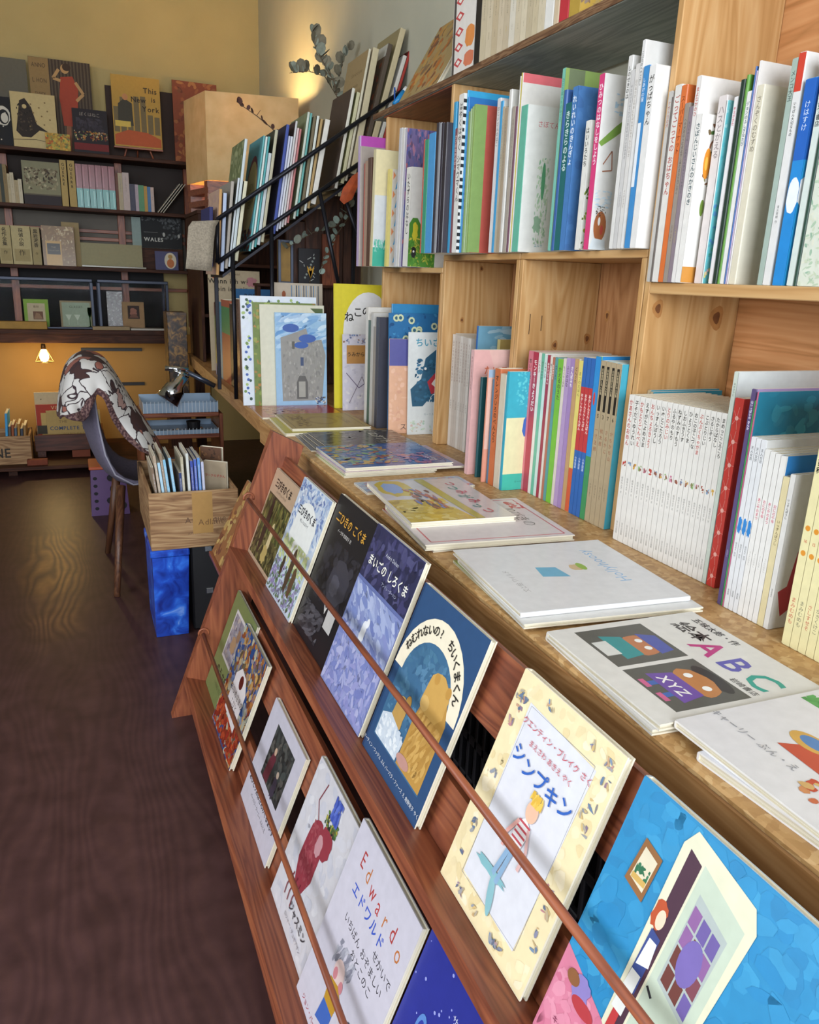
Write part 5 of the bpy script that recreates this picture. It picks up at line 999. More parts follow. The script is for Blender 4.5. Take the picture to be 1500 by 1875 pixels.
RV = [
 (396, 402, 346, 6, '#b98f5a', '#b99a86', 'ochre and pink faded large book at the low end of the rack', dull(['#b99a8c', '#a88a84', '#c4a490'], 93)), (404, 409, 354, 7, '#a9b6cf', '#a2949a', 'blue white spined book near the low end of the rack', None), (412, 424, 332, 6, '#a39b92', '#8d877e', 'ash grey book near the low end of the rack', None),
 (416, 434, 326, 4, '#c2c9cf', '#6d6d62', 'silver spined slim book near the low end of the rack', None), (421, 443, 255, 6, '#bfc9cc', '#66704a', 'green and brown large book with dark lettering in the rack', a_green), (429, 447, 333, 7, '#cbc7ac', '#4c4a3c', 'cream spined dark book behind the rail', None),
 (456, 476, 246, 4, '#66a6a8', '#4f8a92', 'teal large book with oval panel in the rack', a_arch), (461, 481, 248, 4, '#c9d1cd', '#c9d1cd', 'white slim book between two teal ones', None), (466, 486, 248, 4, '#549c9e', '#549c9e', 'teal slim book after the oval panelled one', None),
 (471, 488, 279, 6, '#bac2c5', '#bac2c5', 'pale grey shorter book in the rack', None), (478, 500, 236, 6, '#b0ab93', '#3c3d31', 'dark olive large book with cream spine in the rack', None),
 (499, 519, 226, 6, '#3f4f94', '#26263a', 'indigo spined large book in the rack', None), (506, 524, 247, 4, '#b7bbd0', '#b7bbd0', 'lavender white slim book beside the indigo one', None), (511, 529, 248, 4, '#cbccd4', '#cbccd4', 'ice white slim book beside the lavender one', None),
 (516, 535, 219, 4, '#c0bfbf', '#3c2c31', 'dark brown slim book with white spine in the rack', None), (521, 539, 232, 4, '#ccb4b4', '#ccb4b4', 'powder pink slim book in the rack', None), (526, 544, 234, 4, '#b37272', '#b37272', 'brick pink slim book in the rack', None),
 (537, 559, 203, 5, '#bcc4b8', '#7a8060', 'sage large book with white spine in the rack', dull(['#7a8060', '#8c906c', '#6a6e50'], 94)), (543, 564, 205, 4, '#63a09a', '#63a09a', 'jade slim book in the rack', None), (550, 574, 213, 6, '#6a5f48', '#5e5a44', 'mottled olive book in the rack', dull(['#5e5a44', '#7a7050', '#4a4634'], 95)),
 (557, 580, 211, 5, '#c9cdc5', '#5a5a44', 'white spined book after the mottled olive one', None), (563, 588, 217, 5, '#a58a5c', '#8a6a44', 'camel brown book in the rack', None), (569, 596, 222, 10, '#cfcbc2', '#9a8a6c', 'thick white spined book in the rack', None),
 (613, 605, 152, 6, '#c9c5b8', '#4a3c34', 'dark book with white spine leaning back among the large books', None),
 (624, 632, 163, 7, '#bcb794', '#7a7a4a', 'straw coloured book with painted landscape in the rack', dull(['#8a8452', '#7a5a3c', '#a09a6a'], 96)), (632, 669, 86, 5, '#c4bda8', '#9c8660', 'tall tan book with faint handwriting in the rack', lambda A: (A.text('Storia di una', .6, .86, .09, '#6a5638'), A.text('bambina', .6, .76, .09, '#6a5638'), A.dabs(.3, .3, .8, .48, ['#7a3c2a', '#5f3424'], 16, .07, 97, 2, 1.5))),
 (642, 681, 91, 12, '#b9ad8e', '#b0a488', 'thick buff book in the rack', None), (658, 712, 82, 9, '#4e4236', '#5a4a3c', 'dark painted large book with pale heading in the rack', lambda A: (A.rect(0, .9, 1, 1, '#b4b2a8'), A.dabs(0, 0, 1, .88, ['#5a4a3c', '#7a5a40', '#3f382e', '#8a4a34'], 70, .09, 98))),
 (668, 733, 57, 11, '#b8aa88', '#8f835f', 'tallest parchment coloured book in the rack', None), (683, 740, 102, 7, '#c6c2ba', '#c6c2ba', 'white shorter book before the scarlet one', None), (692, 752, 73, 5, '#9c342b', '#5f1d18', 'scarlet tall book at the high end of the rack', None)]
for a in RV: rackvol(*a[:7], art=a[7])
p = rp(600, 354, YR + .012)
q1, q2 = rp(617, 345, YR - .012), rp(589, 150, YR - .012)
book('dark book with white page edge leaning back against the rail', .24, (q2 - q1).length, .012, (q1.x, YR - .010 + .0, q1.z), (0, -1, 0), (q2 - q1).normalized(), cover='#4a3c34', spine='#cfcbbf', side='L', mat=M_MATTE) if False else None
book('picture book with orange animals leaning at the end of the grey plank', .3, .27, .012, (1.035, 2.63, ZTOP + .007), (0, -1, 0), (.5, 0, .86), cover='#9a8458', spine='#b8a878', art=dull(['#9a8458', '#b08a4a', '#a8642c', '#6a4a38'], 99), mat=M_MATTE)
# blue lighter hung on the rail
lt = thing('lighter', 'small blue lighter hanging from the upper iron rail', 'lighter', tuple(rp(733, 178, YR - .02)))
c = lt.location.copy(); dv = (rp(748, 155, YR - .02) - rp(722, 190, YR - .02)); dv = dv / 2
tube('body', [c - dv * .8, c + dv * .55], .012, plain('blue_plastic', '#1f86c8', .3), lt, 10); tube('cap', [c + dv * .56, c + dv * .95], .011, plain('white_plastic', '#d8d8d8', .4), lt, 10); tube('strap', [c - dv * .8, c - dv * .5 + Vector((-.012, -.004, .05)), rp(724, 168, YR - .012)], .003, plain('blue_cord', '#2a5ab0', .6), lt, 6)

# ------------------------------------------------------------------ behind and under the rack
sc = thing('plank_screen', 'dark plank screen with shelf behind the iron rack posts', 'screen', (.95, 3.62, CZ))
for k in range(3, 7):
    x = .63 + .09 * k; box('plank', (x, 3.62, CZ + .001), (x + .0885, 3.632, 1.30 + .06 * k), wood('screen_wood', '#2f1b13', '#45291d', '#573626', 'z', 1.2, .6) if k == 3 else bpy.data.materials['screen_wood'], sc, .002)
def small(name, lab, cat, px0, py0, px1, py1, y, t, mat, art=None, frame=None, lean=0):
    a, b = aty(px0, py1, y), aty(px1, py0, y); r = thing(name, lab, cat, (a.x, y, a.z)); w, h = b.x - a.x, b.z - a.z
    box('panel', (a.x, y, a.z), (a.x + w, y + t, a.z + h), mat, r, .0008)
    if frame:
        for lo, hi in (((0, 0), (.012, h)), ((w - .012, 0), (w, h)), ((.0121, 0), (w - .0121, .012)), ((.0121, h - .012), (w - .0121, h))): box('frame_bar', (a.x + lo[0], y - .012, a.z + lo[1]), (a.x + hi[0], y - .0002, a.z + hi[1]), frame, r, .001)
    if art:
        A = Art(w, h); art(A); art_mesh('print', A, lambda x, yy, e: (a.x + x * w, y - e, a.z + yy * h), M_MATTE, r)
    return r
# trestle ledge carrying the little frames
lg = thing('ledge', 'dark wooden ledge carrying little frames behind the counter books', 'shelf', (.9, 3.5, CZ)); zl = aty(560, 522, 3.5).z
box('board', (.745, 3.53, zl - .012), (1.22, 3.61, zl), DARK['x'], lg, .002)
for x in (.75, 1.2): box('support', (x, 3.54, CZ + .001), (x + .015, 3.60, zl - .0122), DARK['z'], lg, .001)
M_GOLD = plain('old_gold', '#8a6a30', .45, .3, .2, 20)
def onledge(name, lab, cat, px0, py0, px1, y, mat, **kw):
    a = aty(px0, 522, y); b = aty(px1, py0, y); py1 = proj((a.x, y, zl + .0005))[1]; return small(name, lab, cat, px0, py0, px1, py1, y, .012, mat, **kw)
onledge('wire_frame', 'old gold panel in a thin wire frame behind the iron post', 'frame', 509, 440, 536, 3.56, M_GOLD, frame=M_STEEL)
onledge('botanical_print', 'small black card with white plant drawing behind the counter books', 'picture', 547, 456, 586, 3.56, plain('black_card', '#17151a', .6), art=lambda A: [A.line([(.5 + .3 * math.sin(k), .1 + .1 * k), (.5 + .3 * math.sin(k) + .2 * math.cos(k * 2), .16 + .1 * k)], .03, '#b9b9b4') for k in range(8)] + [A.circ(.3 + .07 * k, .2 + .09 * k, .05, '#8f9690', 8) for k in range(7)])
onledge('worn_offcut', 'worn brown plank standing beside the black card', 'plank', 590, 430, 622, 3.58, RED['z'])
tl = thing('paper_tulip', 'yellow paper tulip standing before the black card', 'flower', tuple(aty(567, 521, 3.54)))
tl.location.z = zl + .0005; b0 = tl.location.copy(); tube('stem', [b0, b0 + Vector((.004, 0, .03))], .0025, plain('brown_stem', '#4a3a24', .7), tl, 6)
for k in range(3):
    a = (k - 1) * .5; p0 = b0 + Vector((.004, -.002, .028)); mesh('petal', [p0, p0 + Vector((.012 * math.sin(a) - .007, 0, .03)), p0 + Vector((.035 * math.sin(a), 0, .055)), p0 + Vector((.012 * math.sin(a) + .007, 0, .03)), p0 + Vector((.01 * math.sin(a), .006, .03))], [[0, 1, 4], [1, 2, 4], [2, 3, 4], [3, 0, 4], [0, 3, 2, 1]], plain('yellow_paper', '#c9962c', .7) if k == 0 else bpy.data.materials['yellow_paper'], tl)

# dried branches with round leaves
def leafmesh(name, r, col):
    bm = bmesh.new(); n = 9; c = bm.verts.new((0, 0, r * .12)); vs = [bm.verts.new((r * .9 * math.cos(6.283 * k / n), r * 1.1 * math.sin(6.283 * k / n) + r, .0)) for k in range(n)]
    for k in range(n): bm.faces.new((c, vs[k], vs[(k + 1) % n]))
    me = bpy.data.meshes.new(name); bm.to_mesh(me); bm.free(); me.materials.append(plain(name + '_green', col, .8, 0, .25, 60)); return me
LM = {'grey': leafmesh('leaf_grey', .017, '#7d8274'), 'dark': leafmesh('leaf_dark', .014, '#4a2a22'), 'pale': leafmesh('leaf_pale', .014, '#8fa095'), 'brown': leafmesh('leaf_brown', .018, '#6b6452')}
STEM = plain('twig', '#54412e', .8)
def branch(label, pts, kinds, n, seed, size=1.0):
    R = random.Random(seed); pts = [Vector(p) for p in pts]; r = thing('dried_branch', label, 'branch', tuple(pts[0]))
    tube('stem', pts, [.0028 - .0018 * i / (len(pts) - 1) for i in range(len(pts))], STEM, r, 5)
    for k in range(n):
        s0 = 1.3 if abs(pts[0].y - 3.626) < .001 else 0; f = s0 + (k + .5) / n * (len(pts) - 1 - s0); i = min(int(f), len(pts) - 2); p = pts[i].lerp(pts[i + 1], f - i)
        o = bpy.data.objects.new('leaf', LM[kinds[k % len(kinds)]]); COL.objects.link(o); o.parent = r; o.location = p - pts[0]
        o.rotation_euler = (R.uniform(.4, 2.2), R.uniform(-.8, .8), R.uniform(0, 6.28)); s = size * R.uniform(.7, 1.25); o.scale = (s, s, s)
def bp(y, *pp): return [aty(a, b, y) for a, b in pp]
branch('dusty grey eucalyptus spray rising above the books in the rack', [Vector((1.10, 3.626, 1.6005))] + bp(3.56, (620, 190), (612, 150), (595, 120), (580, 90), (574, 55)), ['grey', 'brown'], 26, 1, 1.25)
branch('eucalyptus spray reaching left above the large books', [Vector((1.12, 3.626, 1.6025))] + bp(3.70, (622, 185), (595, 140), (565, 130), (530, 134)), ['brown', 'grey'], 16, 2, 1.15)
branch('eucalyptus spray reaching right above the large books', [Vector((1.14, 3.626, 1.6005))] + bp(3.84, (618, 190), (622, 140), (628, 110), (640, 88)), ['brown', 'grey'], 15, 3, 1.1)
branch('bare dark twig with few leaves before the paper lamp shade', bp(3.52, (512, 250), (497, 234), (470, 212), (447, 196), (433, 186)), ['dark'], 11, 4, .85)
branch('pale round leaved spray hanging behind the iron posts', bp(3.40, (655, 330), (640, 380), (615, 415), (575, 425), (548, 440), (524, 455)), ['pale', 'grey'], 18, 5, .95)
branch('pale green leaved spray beside the black card', bp(3.42, (640, 395), (610, 440), (592, 475), (585, 505)), ['pale'], 10, 6, 1.0)
ol = thing('dried_leaf', 'big orange dried leaf hanging beside the thin spines', 'leaf', tuple(aty(632, 372, 3.19)))
pp = bp(3.19, (622, 366), (628, 345), (645, 322), (660, 312), (656, 340), (645, 365), (630, 374)); cc = aty(642, 348, 3.185)
mesh('blade', pp + [cc], [[i, (i + 1) % 7, 7] for i in range(7)], plain('orange_leaf', '#a8481e', .7, 0, .3, 40), ol)

# ================================================================== COUNTER END: CABINET, LAMP, MARBLED BOX
cb = thing('side_cabinet', 'dark wooden cabinet standing on the far counter end under the lamp', 'cabinet', (.97, 4.9, CZ))
for lo, hi in (((.66, 4.62, CZ + .001), (.678, 5.14, 1.55)), ((1.262, 4.62, CZ + .001), (1.28, 5.14, 1.55))): box('side', lo, hi, DARK['z'], cb)
box('back', (.6785, 5.122, CZ + .001), (1.2615, 5.14, 1.55), DARK['z'], cb); box('top', (.655, 4.615, 1.5505), (1.285, 5.145, 1.57), DARK['x'], cb)
for zz in (1.0, 1.28): box('shelf', (.6785, 4.63, zz), (1.2615, 5.1215, zz + .018), DARK['x'], cb)
def lampshade():
    m, nt, bs = newmat('paper_shade'); out = nt.nodes['Material Output']
    n = N(nt, 'ShaderNodeTexNoise'); n.inputs['Scale'].default_value = 14; n.inputs['Detail'].default_value = 6; nt.links.new(coords(nt), n.inputs[0]); col = ramp(nt, n.outputs[0], [(.3, '#c9a876'), (.7, '#d6b888')])
    d = N(nt, 'ShaderNodeBsdfDiffuse'); tr = N(nt, 'ShaderNodeBsdfTranslucent'); mx = N(nt, 'ShaderNodeMixShader'); mx.inputs[0].default_value = .12
    nt.links.new(col, d.inputs[0]); nt.links.new(col, tr.inputs[0]); nt.links.new(d.outputs[0], mx.inputs[1]); nt.links.new(tr.outputs[0], mx.inputs[2]); nt.links.new(mx.outputs[0], out.inputs[0]); return m
LP0, LPR, LPL = Vector((.735, 4.72, 0)), Vector((1.225, 4.625, 0)), Vector((.668, 5.07, 0)); LPB = LPR + (LPL - LP0)
lamp = thing('paper_lamp', 'square buff paper lamp shade on a stacked wooden foot', 'lamp', tuple(LP0.lerp(LPB, .5) + Vector((0, 0, 1.5705)))); 
V = []; q = [LP0, LPR, LPB, LPL]
for z in (1.735, 2.18):
    for p in q: V.append((p.x, p.y, z))
ctr = (LP0 + LPB) / 2
for z in (1.735, 2.18):
    for p in q: pi = p + (ctr - p) * .012; V.append((pi.x, pi.y, z))
F = []
for i in range(4):
    j = (i + 1) % 4; F += [[i, j, 4 + j, 4 + i], [8 + j, 8 + i, 12 + i, 12 + j], [i, 8 + i, 8 + j, j], [4 + i, 4 + j, 12 + j, 12 + i]]
mesh('shade', V, F, lampshade(), lamp)
e1, e2 = (LPR - LP0).normalized(), (LPL - LP0).normalized()
for k in range(5):
    for s in (0.0, 1.0):
        z = 1.571 + .0325 * k; o = (LP0 + e2 * (.01 + .29 * s)) if k % 2 == 0 else (LP0 + e1 * (.0 + .40 * s))
        d1, d2 = (e1 * .49, e2 * .05) if k % 2 == 0 else (e1 * .07, e2 * .34)
        V = [];
        for zz in (z, z + .032):
            for p in (o, o + d1, o + d1 + d2, o + d2): V.append((p.x, p.y, zz))
        mesh('foot_block', V, [[3, 2, 1, 0], [4, 5, 6, 7], [0, 1, 5, 4], [1, 2, 6, 5], [2, 3, 7, 6], [3, 0, 4, 7]], bpy.data.materials['stained_red_wood_x'], lamp)
bm = bmesh.new(); lathe(bm, [(.004, -.05), (.014, -.048), (.016, -.02), (.028, .0), (.034, .025), (.026, .05), (.004, .06)], 14, Matrix.Translation((ctr.x, ctr.y, 1.99)))
def glow(name, col, st):
    m, nt, bs = newmat(name); bs.inputs['Emission Color'].default_value = col; bs.inputs['Emission Strength'].default_value = st; bs.inputs['Base Color'].default_value = (1, .9, .7, 1); return m
bm_obj('bulb', bm, glow('lamp_bulb', (1, .72, .32, 1), 12), lamp, True); tube('stem', [(ctr.x, ctr.y, 1.735), (ctr.x, ctr.y, 1.94)], .008, M_IRON, lamp)
l = bpy.data.lights.new('paper_lamp_light', 'POINT'); l.energy = 19; l.color = (1, .70, .30); l.shadow_soft_size = .05; lo_ = bpy.data.objects.new('paper_lamp_light', l); COL.objects.link(lo_); lo_.location = (ctr.x, ctr.y, 2.11)
def marbled():
    m, nt, bs = newmat('marbled_paper'); n = N(nt, 'ShaderNodeTexNoise'); n.inputs['Scale'].default_value = 28; n.inputs['Detail'].default_value = 5; n.inputs['Distortion'].default_value = 1.2; nt.links.new(coords(nt), n.inputs[0])
    nt.links.new(ramp(nt, n.outputs[0], [(.38, '#1d130e'), (.52, '#4a3118'), (.66, '#8a6428')]), bs.inputs['Base Color']); bs.inputs['Roughness'].default_value = .4; return m
mb = thing('marbled_folder', 'brown marbled portfolio box standing beyond the counter end', 'box', (.57, 4.95, 0)); a, b = aty(305, 575, 4.9), aty(350, 571, 4.9)
box('stand', (.49, 4.9, 0), (.615, 5.1, .40), DARK['z'], mb); box('body', (.497, 4.9, .4005), (.612, 5.08, 1.01), marbled(), mb, .004); box('flap', (.497, 4.897, .99), (.612, 4.8995, 1.012), marbled(), mb)

def cl_lamp():
    r = thing('clip_lamp', 'shiny chrome clip lamp clamped below the far counter edge', 'lamp', tuple(aty(325, 690, 3.9)))
    p = bp(3.9, (302, 674), (345, 677)); tube('arm', p, .012, M_CHROME, r, 10); tube('arm', bp(3.89, (318, 678), (345, 690)), .008, M_CHROME, r, 8)
    tube('joint', [aty(335, 682, 3.9), aty(330, 700, 3.89)], .02, M_CHROME, r, 12)
    a, b = aty(336, 690, 3.87), aty(306, 733, 3.85); tube('head', [a, a.lerp(b, .35), a.lerp(b, .5), b], [.028, .03, .048, .056], M_CHROME, r, 16)
    tube('clamp', [aty(345, 682, 3.9), Vector((.608, 3.9, .712))], .012, M_STEEL, r, 8)
cl_lamp()
# ================================================================== TRAY ORGANISER, CRATE, BIN
PLAST = plain('pale_plastic', '#8fa3b8', .3); CREAMP = plain('white_plastic_rim', '#c4ccd4', .35)
og = thing('tray_organiser', 'brown wooden two tier stand holding pale plastic trays', 'organiser', (.45, 4.1, 0))
for x in (.25, .64): box('side', (x, 3.99, 0), (x + .018, 4.3, .56), RED['z'], og)
for zz in (.30, .435, .545): box('tier', (.2685, 3.99, zz), (.6395, 4.3, zz + .022), RED['x'], og, .004)
box('back', (.2685, 4.285, .002), (.6395, 4.3, .2995), RED['x'], og)
for zz, k in ((.5675, 0), (.4575, 1)):
    tr = thing('plastic_tray', ('ribbed pale plastic tray on the upper tier of the brown stand' if k == 0 else 'ribbed pale plastic tray with shells on the lower tier'), 'tray', (.45, 4.02, zz))
    x0, x1, y0, y1 = .272, .636, 3.995, 4.25
    if k == 1: x0, x1 = .272, .636
    h = .05 if k == 0 else .022
    box('base', (x0, y0, zz), (x1, y1, zz + .003), PLAST, tr, .0005)
    for lo, hi in (((x0, y0, zz + .0032), (x1, y0 + .003, zz + h)), ((x0, y1 - .003, zz + .0032), (x1, y1, zz + h + .01)), ((x0, y0 + .0031, zz + .0032), (x0 + .003, y1 - .0031, zz + h)), ((x1 - .003, y0 + .0031, zz + .0032), (x1, y1 - .0031, zz + h))): box('wall', lo, hi, PLAST, tr, .0005)
    for i in range(21): box('rib', (x0 + (x1 - x0 - .004) * i / 20, y0 - .003, zz), (x0 + (x1 - x0 - .004) * i / 20 + .003, y0 - .0002, zz + h + .008), CREAMP, tr, .0003)
R = random.Random(8)
SH = [plain('shell_' + str(k), c, .6) for k, c in enumerate(('#b8a088', '#cfc6b8', '#8a6a54'))]
for k in range(12):
    r_ = R.uniform(.009, .014); bm = bmesh.new(); lathe(bm, [(.001, 0), (r_, .002), (r_ * .9, .006), (.002, .01)], 8, Matrix.Translation((.30 + .024 * k, 4.02 + R.uniform(0, .1), .4608))); tag(bm_obj('shell', bm, SH[k % 3]), 'little pale shell lying in the lower plastic tray', 'shell', 'shells in the plastic tray')
bm = bmesh.new(); lathe(bm, [(.002, 0), (.03, 0), (.03, .004), (.036, .05), (.034, .05), (.002, .046)], 16, Matrix.Translation((.52, 4.07, .4615))); tag(bm_obj('tape_roll', bm, M_BLACK), 'dark roll standing in the lower plastic tray', 'roll')
wc = thing('book_crate', 'weathered wooden wine crate full of picture books on the blue tin', 'crate', (.33, 2.85, .327))
x0, x1, y0, y1, z0, z1 = .18, .478, 2.63, 3.14, .3275, .53
box('front_board', (x0, y0, z0), (x1, y0 + .012, z1), CRATE['x'], wc, .002); box('back_board', (x0, y1 - .012, z0), (x1, y1, z1), CRATE['x'], wc, .002)
for x in (x0, x1 - .012): box('side_board', (x, y0 + .0122, z0), (x + .012, y1 - .0122, z1), CRATE['y'], wc, .002)
box('bottom_board', (x0 + .0122, y0 + .0122, z0), (x1 - .0122, y1 - .0122, z0 + .01), CRATE['y'], wc, .001)
A = Art(x1 - x0, z1 - z0); A.text('Atlantique', .62, .5, .1, '#5c4230'); A.text('APPELLATION', .55, .26, .04, '#6a4e38'); A.rect(.47, .25, .7, .98, '#a07a44'); A.text('Adlant', .68, .45, .1, '#6a4a2c')
art_mesh('faded_stamp', A, lambda x, y, e: (x0 + x * (x1 - x0), y0 - e, z0 + y * (z1 - z0)), M_MATTE, wc)
CB = [(.222, '#7a6654', 0), (.213, '#a89682', 0), (.224, '#9fc4d8', 1), (.234, '#8a7660', 0), (.243, '#7fb4d0', 1), (.262, '#86b8d4', 0), (.285, '#2a3a6a', 1), (.294, '#b0a890', 0), (.312, '#c4c8c4', 1), (.325, '#3a4c9c', 0), (.337, '#4a62b4', 1), (.349, '#5a8ac8', 0), (.361, '#b4b8d0', 1)]
nm = ['khaki', 'beige', 'pale cyan', 'mud brown', 'light blue', 'powder blue', 'dark navy', 'sand', 'silver white', 'ultramarine', 'cobalt', 'cornflower', 'lilac white']
for k, (x, c, s) in enumerate(CB):
    hh = (.27, .31, .285, .318, .295, .30, .245, .30, .312, .285, .29, .295, .28)[k]; ln = -.16 if k < 6 else -.05
    book('%s spined book standing in the wooden wine crate' % nm[k], .19, hh, .0085, (x + (.0 if k == 0 else .021 if k < 6 else .009), y0 + .05 + .19, z0 + .0125), (0, -1, 0), (ln * .6, 0, 1), cover=mixc(c, '#b0a08a', .5), spine=c, side='R', group='books in the wine crate', spine_art=smini(200 + k, ('#e6e6ea', '#55607a')), mat=M_MATTE)
def mark(A): A.text('マークのずかん', .5, .8, .13, '#a83a34', bold=True); A.poly([(.2, .3), (.33, .55), (.42, .28)], '#4a4640'); A.rect(.47, .25, .63, .55, '#4a4640'); A.rect(.51, .3, .59, .5, '#b0a48c'); A.ell(.78, .4, .1, .15, '#4a4640'); A.ell(.78, .4, .05, .09, '#b0a48c')
book('tan book with red title and black signs in the wine crate', .088, .262, .014, (.384, y0 + .15, z0 + .0125), (.8, -.6, 0), (0, 0, 1), cover='#a8977f', art=mark, mat=M_MATTE)
book('brown patterned book behind the tan one in the wine crate', .085, .295, .016, (.386, y0 + .24, z0 + .0125), (.8, -.6, 0), (0, 0, 1), cover='#5a3c2a', art=dull(['#5a3c2a', '#7a5538', '#3f2a1e'], 100), mat=M_MATTE)
book('gilt yellow book at the back of the wine crate', .07, .272, .012, (.396, y0 + .33, z0 + .0125), (.8, -.6, 0), (0, 0, 1), cover='#b08a3c', art=dull(['#b08a3c', '#8a6a2c', '#d0b060'], 101), mat=M_GLOSS)
def bluetin():
    m, nt, bs = newmat('blue_marbled_tin'); n = N(nt, 'ShaderNodeTexNoise'); n.inputs['Scale'].default_value = 16; n.inputs['Detail'].default_value = 6; n.inputs['Distortion'].default_value = .8; nt.links.new(coords(nt), n.inputs[0])
    nt.links.new(ramp(nt, n.outputs[0], [(.3, '#0c1f70'), (.5, '#1d47b0'), (.62, '#2f6ad0'), (.78, '#9ab8e8')]), bs.inputs['Base Color']); bs.inputs['Roughness'].default_value = .3; return m
bt = thing('blue_tin', 'blue marbled tin bin standing under the wine crate', 'bin', (.24, 2.75, 0)); BT = bluetin()
V = [(.18, 2.64, .001), (.29, 2.64, .001), (.29, 2.9, .001), (.18, 2.9, .001), (.18, 2.632, .30), (.302, 2.632, .30), (.302, 2.91, .30), (.178, 2.91, .30)]
mesh('body', V, [[3, 2, 1, 0], [0, 1, 5, 4], [1, 2, 6, 5], [2, 3, 7, 6], [3, 0, 4, 7]], BT, bt); box('rim', (.175, 2.628, .3003), (.305, 2.914, .3268), BT, bt, .004)
bc = thing('black_case', 'black case with metal catches beside the blue tin', 'case', (.39, 2.8, 0)); box('body', (.312, 2.66, .001), (.46, 3.0, .3268), M_BLACK, bc, .006)
for zz in (.14, .30): box('catch', (.36, 2.655, zz), (.385, 2.6597, zz + .02), M_CHROME, bc, .001)
q1, q2 = aty(398, 998, 2.4), aty(447, 900, 2.4)
book('yellow edged picture board leaning behind the rack upright', .27, .26, .007, (.352, 2.43, .382), (0, -1, 0), (q2 - q1).normalized(), cover='#8a5a34', spine='#b8963c', hard=False, name='picture_board', cat='picture', art=dull(['#8a5a34', '#a8763c', '#6a3c28', '#b89a5c'], 130), mat=M_MATTE)
# ================================================================== SHELL CHAIR WITH THROW
def cloth_mat(name, c): return plain(name, c, .9, 0, .12, 120)
ch = thing('shell_chair', 'grey upholstered shell chair on wooden legs draped with a throw', 'chair', (.22, 3.42, 0))
prof = [(-.02, .82), (-.015, .74), (.0, .64), (.025, .52), (.065, .43), (.14, .375), (.26, .37), (.40, .385), (.5, .37)]
NT = 11; V = []
for i, (x, z) in enumerate(prof):
    f = i / (len(prof) - 1); hw = .185 + .05 * math.sin(math.pi * min(1, f * 1.3)); 
    for j in range(NT):
        t = -1 + 2 * j / (NT - 1); k = (1 - f) ; V.append((x + .07 * t * t * k, 3.46 + hw * t, z + .05 * t * t * f - .03 * abs(t) ** 4 * (1 if i == 0 else 0)))
F = [[i * NT + j, i * NT + j + 1, (i + 1) * NT + j + 1, (i + 1) * NT + j] for i in range(len(prof) - 1) for j in range(NT - 1)]
so = mesh('shell', V, F, cloth_mat('grey_upholstery', '#5b5566'), ch, None, True); md = so.modifiers.new('thick', 'SOLIDIFY'); md.thickness = .022; md.offset = 0; sd = so.modifiers.new('smooth', 'SUBSURF'); sd.levels = 1; sd.render_levels = 1
LEGW = wood('chair_leg_wood', '#3a2218', '#50301f', '#61402b', 'z', 1.0, .45)
for (tx, ty, bx_, by_) in ((.12, 3.28, .068, 3.06), (.12, 3.56, .055, 3.6), (.42, 3.28, .5, 3.18), (.42, 3.56, .5, 3.66)):
    tube('leg', [(bx_, by_, .0), (tx, ty, .395)], [.012, .019], LEGW, ch, 8)
tube('piping', [(x + .07 - .07 * f, 3.46 - (.185 + .05 * math.sin(math.pi * min(1, f * 1.3))), z + .05 * f) for (x, z), f in [((p[0], p[1]), i / 8) for i, p in enumerate(prof)]], .004, plain('pale_piping', '#8a8794', .8), ch, 6)
def throw_mat():
    m, nt, bs = newmat('animal_pattern_throw'); at = N(nt, 'ShaderNodeAttribute', attribute_name='Col')
    c = coords(nt, (1, 1, 1)); v1 = N(nt, 'ShaderNodeTexVoronoi'); v1.inputs['Scale'].default_value = 17; n = N(nt, 'ShaderNodeTexNoise'); n.inputs['Scale'].default_value = 9; n.inputs['Detail'].default_value = 3; n.inputs['Distortion'].default_value = .8
    nt.links.new(c, n.inputs[0]); mx = N(nt, 'ShaderNodeMix', data_type='RGBA'); mx.inputs['Factor'].default_value = .12; nt.links.new(c, mx.inputs[6]); nt.links.new(n.outputs['Color'], mx.inputs[7]); nt.links.new(mx.outputs[2], v1.inputs[0])
    sp = N(nt, 'ShaderNodeSeparateColor'); nt.links.new(v1.outputs['Color'], sp.inputs[0])
    body = ramp(nt, sp.outputs[0], [(0, '#3a2220'), (.25, '#3a2220'), (.26, '#8a5448'), (.42, '#8a5448'), (.43, '#b6b2ae'), (1, '#c4c2c0')])
    ed = N(nt, 'ShaderNodeTexVoronoi', feature='DISTANCE_TO_EDGE'); ed.inputs['Scale'].default_value = 17; nt.links.new(mx.outputs[2], ed.inputs[0]); mr = N(nt, 'ShaderNodeMapRange'); mr.inputs[1].default_value = .03; mr.inputs[2].default_value = .05; nt.links.new(ed.outputs['Distance'], mr.inputs[0])
    m2 = N(nt, 'ShaderNodeMix', data_type='RGBA'); nt.links.new(mr.outputs[0], m2.inputs['Factor']); m2.inputs[6].default_value = lin('#2f2026'); nt.links.new(body, m2.inputs[7])
    m3 = N(nt, 'ShaderNodeMix', data_type='RGBA'); nt.links.new(at.outputs['Fac'], m3.inputs['Factor']); nt.links.new(m2.outputs[2], m3.inputs[6])
    w = N(nt, 'ShaderNodeTexNoise'); w.inputs['Scale'].default_value = 120; nt.links.new(c, w.inputs[0]); nt.links.new(ramp(nt, w.outputs[0], [(.45, '#3a2226'), (.6, '#6f5450')]), m3.inputs[7])
    nt.links.new(m3.outputs[2], bs.inputs['Base Color']); bs.inputs['Roughness'].default_value = .95; return m
NA, NB = 33, 21; V = []; C = []
SIL = [(112, 762), (114, 735), (118, 705), (124, 682), (136, 664), (156, 655), (186, 662), (206, 688), (232, 730), (258, 770), (284, 808), (294, 832)]
HEM = [(114, 762), (124, 766), (138, 770), (152, 774), (163, 766), (168, 744), (176, 722), (190, 728), (203, 768), (226, 802), (256, 826), (292, 838)]
